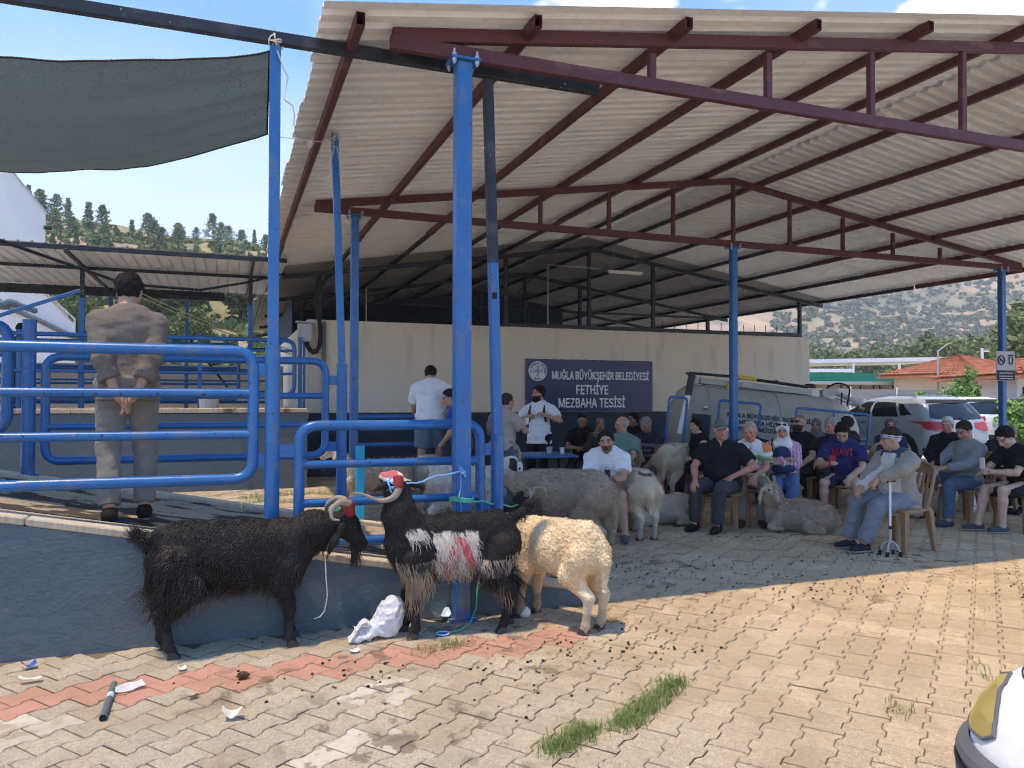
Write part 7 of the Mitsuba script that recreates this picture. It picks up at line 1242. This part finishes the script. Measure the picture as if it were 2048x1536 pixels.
flat('wrap_blue', (.06, .13, .42), .3, .5); flat('wrap_light', (.50, .66, .78), .3, .5); flat('card', (.72, .66, .55), .8, .1)
sheet_bit('wrapper', 'shiny blue and white wrapper lying at the left near the wall foot', 'litter', -1.08, 5.20, .075, .06, 'wrap_blue', .4, .04, 3); sheet_bit('cardboard_scrap', 'torn pale card scrap below the blue wrapper', 'litter', -1.02, 4.94, .11, .04, 'card', .15, .035, 5); sheet_bit('paper_scrap', 'folded white paper scrap on the pavers at the lower left', 'litter', .03, 4.05, .09, .06, 'card', -.1, .05, 9); sheet_bit('paper_bit', 'tiny white paper bit on the red paver row', 'litter', -.24, 4.86, .045, .035, 'white_paint', .3, .02, 2); sheet_bit('clear_wrapper', 'thin see through wrapper beside the grey pipe', 'litter', -.50, 4.66, .16, .11, 'plastic_film', .3, .02, 6); sheet_bit('blue_packet', 'blue and white crisp packet at the foot of the bright column', 'litter', 1.44, 5.33, .12, .09, 'wrap_light', .2, .07, 7); sheet_bit('napkin', 'white napkin on the ground behind the small white sheep', 'litter', 5.45, 9.3, .10, .12, 'white_paint', .5, .05, 8)
sheet_bit('white_scrap', 'small white scrap below the black and white goat', 'litter', .75, 4.84, .06, .05, 'white_paint', .3, .02, 12)
bl = thing('plastic_disc', 'round dark blue lid lying below the bright column', 'disc'); part(bl, 'disc', tube([(1.36, 4.99, .003), (1.36, 4.99, .012)], .045, 18), 'wrap_blue', 40); part(bl, 'rim', tube([(1.36 + .042 * math.cos(a), 4.99 + .042 * math.sin(a), .013) for a in np.linspace(0, 2 * np.pi, 20)], .004, 5), 'wrap_light')
cp = thing('paper_cup', 'squashed white paper cup at the foot of the cream sheep', 'cup'); part(cp, 'body', crumple((2.03, 5.22, 0), np.array([.045, .06, .04]), 3, .5), 'white_paint', True)
for k, (x, y, lb) in enumerate(((9.75, 6.95, 'small white cup standing behind the black shorts man'), )): 
    cp = thing('paper_cup', lb, 'cup'); part(cp, 'body', tube([(x, y, 0), (x, y, .09)], 0, 12, radii=[.028, .036]), 'white_paint', 40); part(cp, 'rim', tube([(x, y, .086), (x, y, .094)], .038, 12), 'white_paint')
pb = thing('metal_tube', 'short dark grey metal tube lying on the pavers at the lower left', 'tube'); part(pb, 'barrel', tube([(-.565, 4.24, .017), (-.575, 4.72, .017)], .017, 14, cap=False), 'grey_pipe', 40); part(pb, 'bore', tube([(-.565, 4.2385, .017), (-.575, 4.719, .017)], .0135, 14), 'dark', 40); part(pb, 'label', tube([(-.570, 4.50, .0172), (-.571, 4.56, .0172)], .0174, 14, cap=False), 'wrap_light', 40)
pc = thing('pine_cone', 'brown pine cone on the red paver row at the lower left', 'pine cone'); flat('cone_brown', (.10, .055, .03), .8, .1); b = Blob(.02); b.ell((.09, 4.60, .022), (.030, .021, .020)); part(pc, 'core', b.mesh(.005), 'cone_brown', True)
gs = np.random.default_rng(2); sc_ = []
for k in range(46):
    d = gs.normal(0, 1, 3); d /= np.linalg.norm(d); c_ = np.array([.09, 4.60, .022]) + d * [.032, .022, .021]; m = trimesh.creation.icosphere(1, .0065); m.apply_scale([1, 1, .4]); m.apply_translation(c_); sc_.append(m)
part(pc, 'scales', cat(sc_), 'cone_brown', kind='stuff')
sheet_bit('twig_litter', 'small brown leaf scrap on the pavers left of the pine cone', 'litter', -.16, 4.40, .05, .03, 'cone_brown', .4, .02, 15)
# droppings and straw: nobody could count them
gd = np.random.default_rng(8); ms = []
dots = [(2.1, 4.30, .6, 45), (2.7, 4.45, .7, 40), (1.7, 4.0, .8, 25), (4.6, 5.0, .7, 70), (6.6, 4.6, .8, 120), (3.4, 6.4, .8, 90), (6.2, 6.1, .4, 70), (5.6, 7.4, .5, 50), (4.2, 5.9, .9, 70), (0.6, 4.5, .7, 30)]
base = trimesh.creation.icosphere(1, 1.0)
for x, y, s_, n in dots:
    for k in range(n):
        m = base.copy(); r = gd.uniform(.0035, .0085); m.apply_scale([r * 1.3, r, r * .9]); m.apply_translation([x + gd.normal(0, s_ * .5), y + gd.normal(0, s_ * .35), r * .8]); ms.append(m)
ms = [m for m in ms if not in_ramp(m.vertices[:, 0].mean(), m.vertices[:, 1].mean())]
flat('dung', (.045, .03, .02), .85, .1); solo('droppings', cat(ms), 'dung', 'dark animal droppings scattered over the pavers', 'droppings', kind='stuff')
P3 = []
for x, y, s_, n in [(2.5, 4.9, .35, 120), (1.8, 4.6, .6, 110), (1.3, 4.75, .3, 60), (3.2, 5.1, .7, 90), (6.5, 4.8, 1.0, 140), (4.2, 4.2, 1.0, 60), (1.9, 4.0, .7, 70), (8.0, 5.4, .8, 120)]:
    for k in range(n):
        c_ = np.array([x + gd.normal(0, s_ * .5), y + gd.normal(0, s_ * .35), .006]); a = gd.uniform(0, 6.3); l = gd.uniform(.02, .07); d = np.array([math.cos(a), math.sin(a), gd.uniform(0, .2)]) * l
        P3.append([c_, c_ + d * .33 + [0, 0, .004], c_ + d * .66, c_ + d])
P3 = np.array(P3); P3 = P3[[not in_ramp(p[0, 0], p[0, 1]) for p in P3]]; flat('straw_dry', (.42, .32, .16), .8, .1); strands(fresh('straw'), P3, np.array([.0016] * 4), 'straw_dry'); note('straw', 'loose straw and dry stalks strewn over the pavers', 'straw')
# grass tufts in the joints
flat('grass_green', (.13, .22, .05), .7, .2); flat('grass_dry', (.34, .32, .14), .8, .1); bsdf('grass_blade', {'type': 'principledthin', 'base_color': proc(lambda p, n, uv: mix((.15, .25, .06), (.36, .40, .17), noise(p.x * 70, p.y * 70, p.z * 20))), 'diff_trans': .7, 'roughness': .6}, two=False)
def tuft(label, pts, n, h, seed):
    g = np.random.default_rng(seed); V, F = [], []; pts = np.array(pts, float); o_ = 0
    for k in range(n):
        t = g.random() * (len(pts) - 1); i = int(t); c = pts[i] + (pts[min(i + 1, len(pts) - 1)] - pts[i]) * (t - i); c = c[:2] + g.normal(0, 1, 2) * .040
        a = g.uniform(0, 6.3); hh = h * g.uniform(.4, 1.2); d = np.array([math.cos(a), math.sin(a)]) * hh * g.uniform(.3, 1.1); w = np.array([-math.sin(a), math.cos(a)]) * .0022
        p0 = np.array([*c, -.006]); p1 = p0 + [d[0] * .4, d[1] * .4, hh * .75]; p2 = p0 + [d[0], d[1], hh * .9]; ww = np.array([*w, 0]); V += [p0 - ww, p0 + ww, p1 - ww * .8, p1 + ww * .8, p2]; F += [[o_, o_+1, o_+3], [o_, o_+3, o_+2], [o_+2, o_+3, o_+4]]; o_ += 5
    solo('grass_tuft', trimesh.Trimesh(np.array(V), F, process=False), 'grass_blade', label, 'grass', kind='stuff')
tuft('thick green grass growing in a paver joint at bottom centre', [(1.36, 3.18), (1.50, 3.26), (1.64, 3.36)], 900, .05, 1); tuft('longer strip of green grass in the paver joint right of the first', [(1.76, 3.30), (1.95, 3.42), (2.14, 3.55), (2.38, 3.74)], 1500, .05, 2); tuft('thin green grass wisps in front of the bright column', [(1.18, 4.72), (1.42, 4.78)], 130, .05, 3); tuft('small weeds in the joints near the white car', [(3.15, 2.95), (3.3, 3.05)], 60, .04, 4); tuft('small weeds in the joints at the right', [(4.05, 3.1), (4.2, 3.35), (5.6, 4.4), (6.8, 4.6), (7.2, 4.9)], 160, .05, 5)
tuft('patchy dry grass on the sunlit pavers behind the ramp', [(-.4, 11.0), (.5, 12.2), (1.2, 11.6), (2.0, 12.6), (1.0, 12.9), (.2, 12.6)], 1500, .09, 6)
# ------------------------------------------------------------------ air
scene['air'] = {'type': 'homogeneous', 'albedo': rgb((.95, .95, .96)), 'sigma_t': rgb((.00040, .00044, .00050))}
scene['haze'] = {'type': 'cube', 'to_world': T().translate([100.0, 820.0, 130.0]).scale([1450.0, 920.0, 133.0]), 'bsdf': {'type': 'null'}, 'interior': {'type': 'ref', 'id': 'air'}}
note('haze', 'thin summer haze in the air over the hills', 'haze', kind='stuff'); scene['camera']['medium'] = {'type': 'ref', 'id': 'air'}
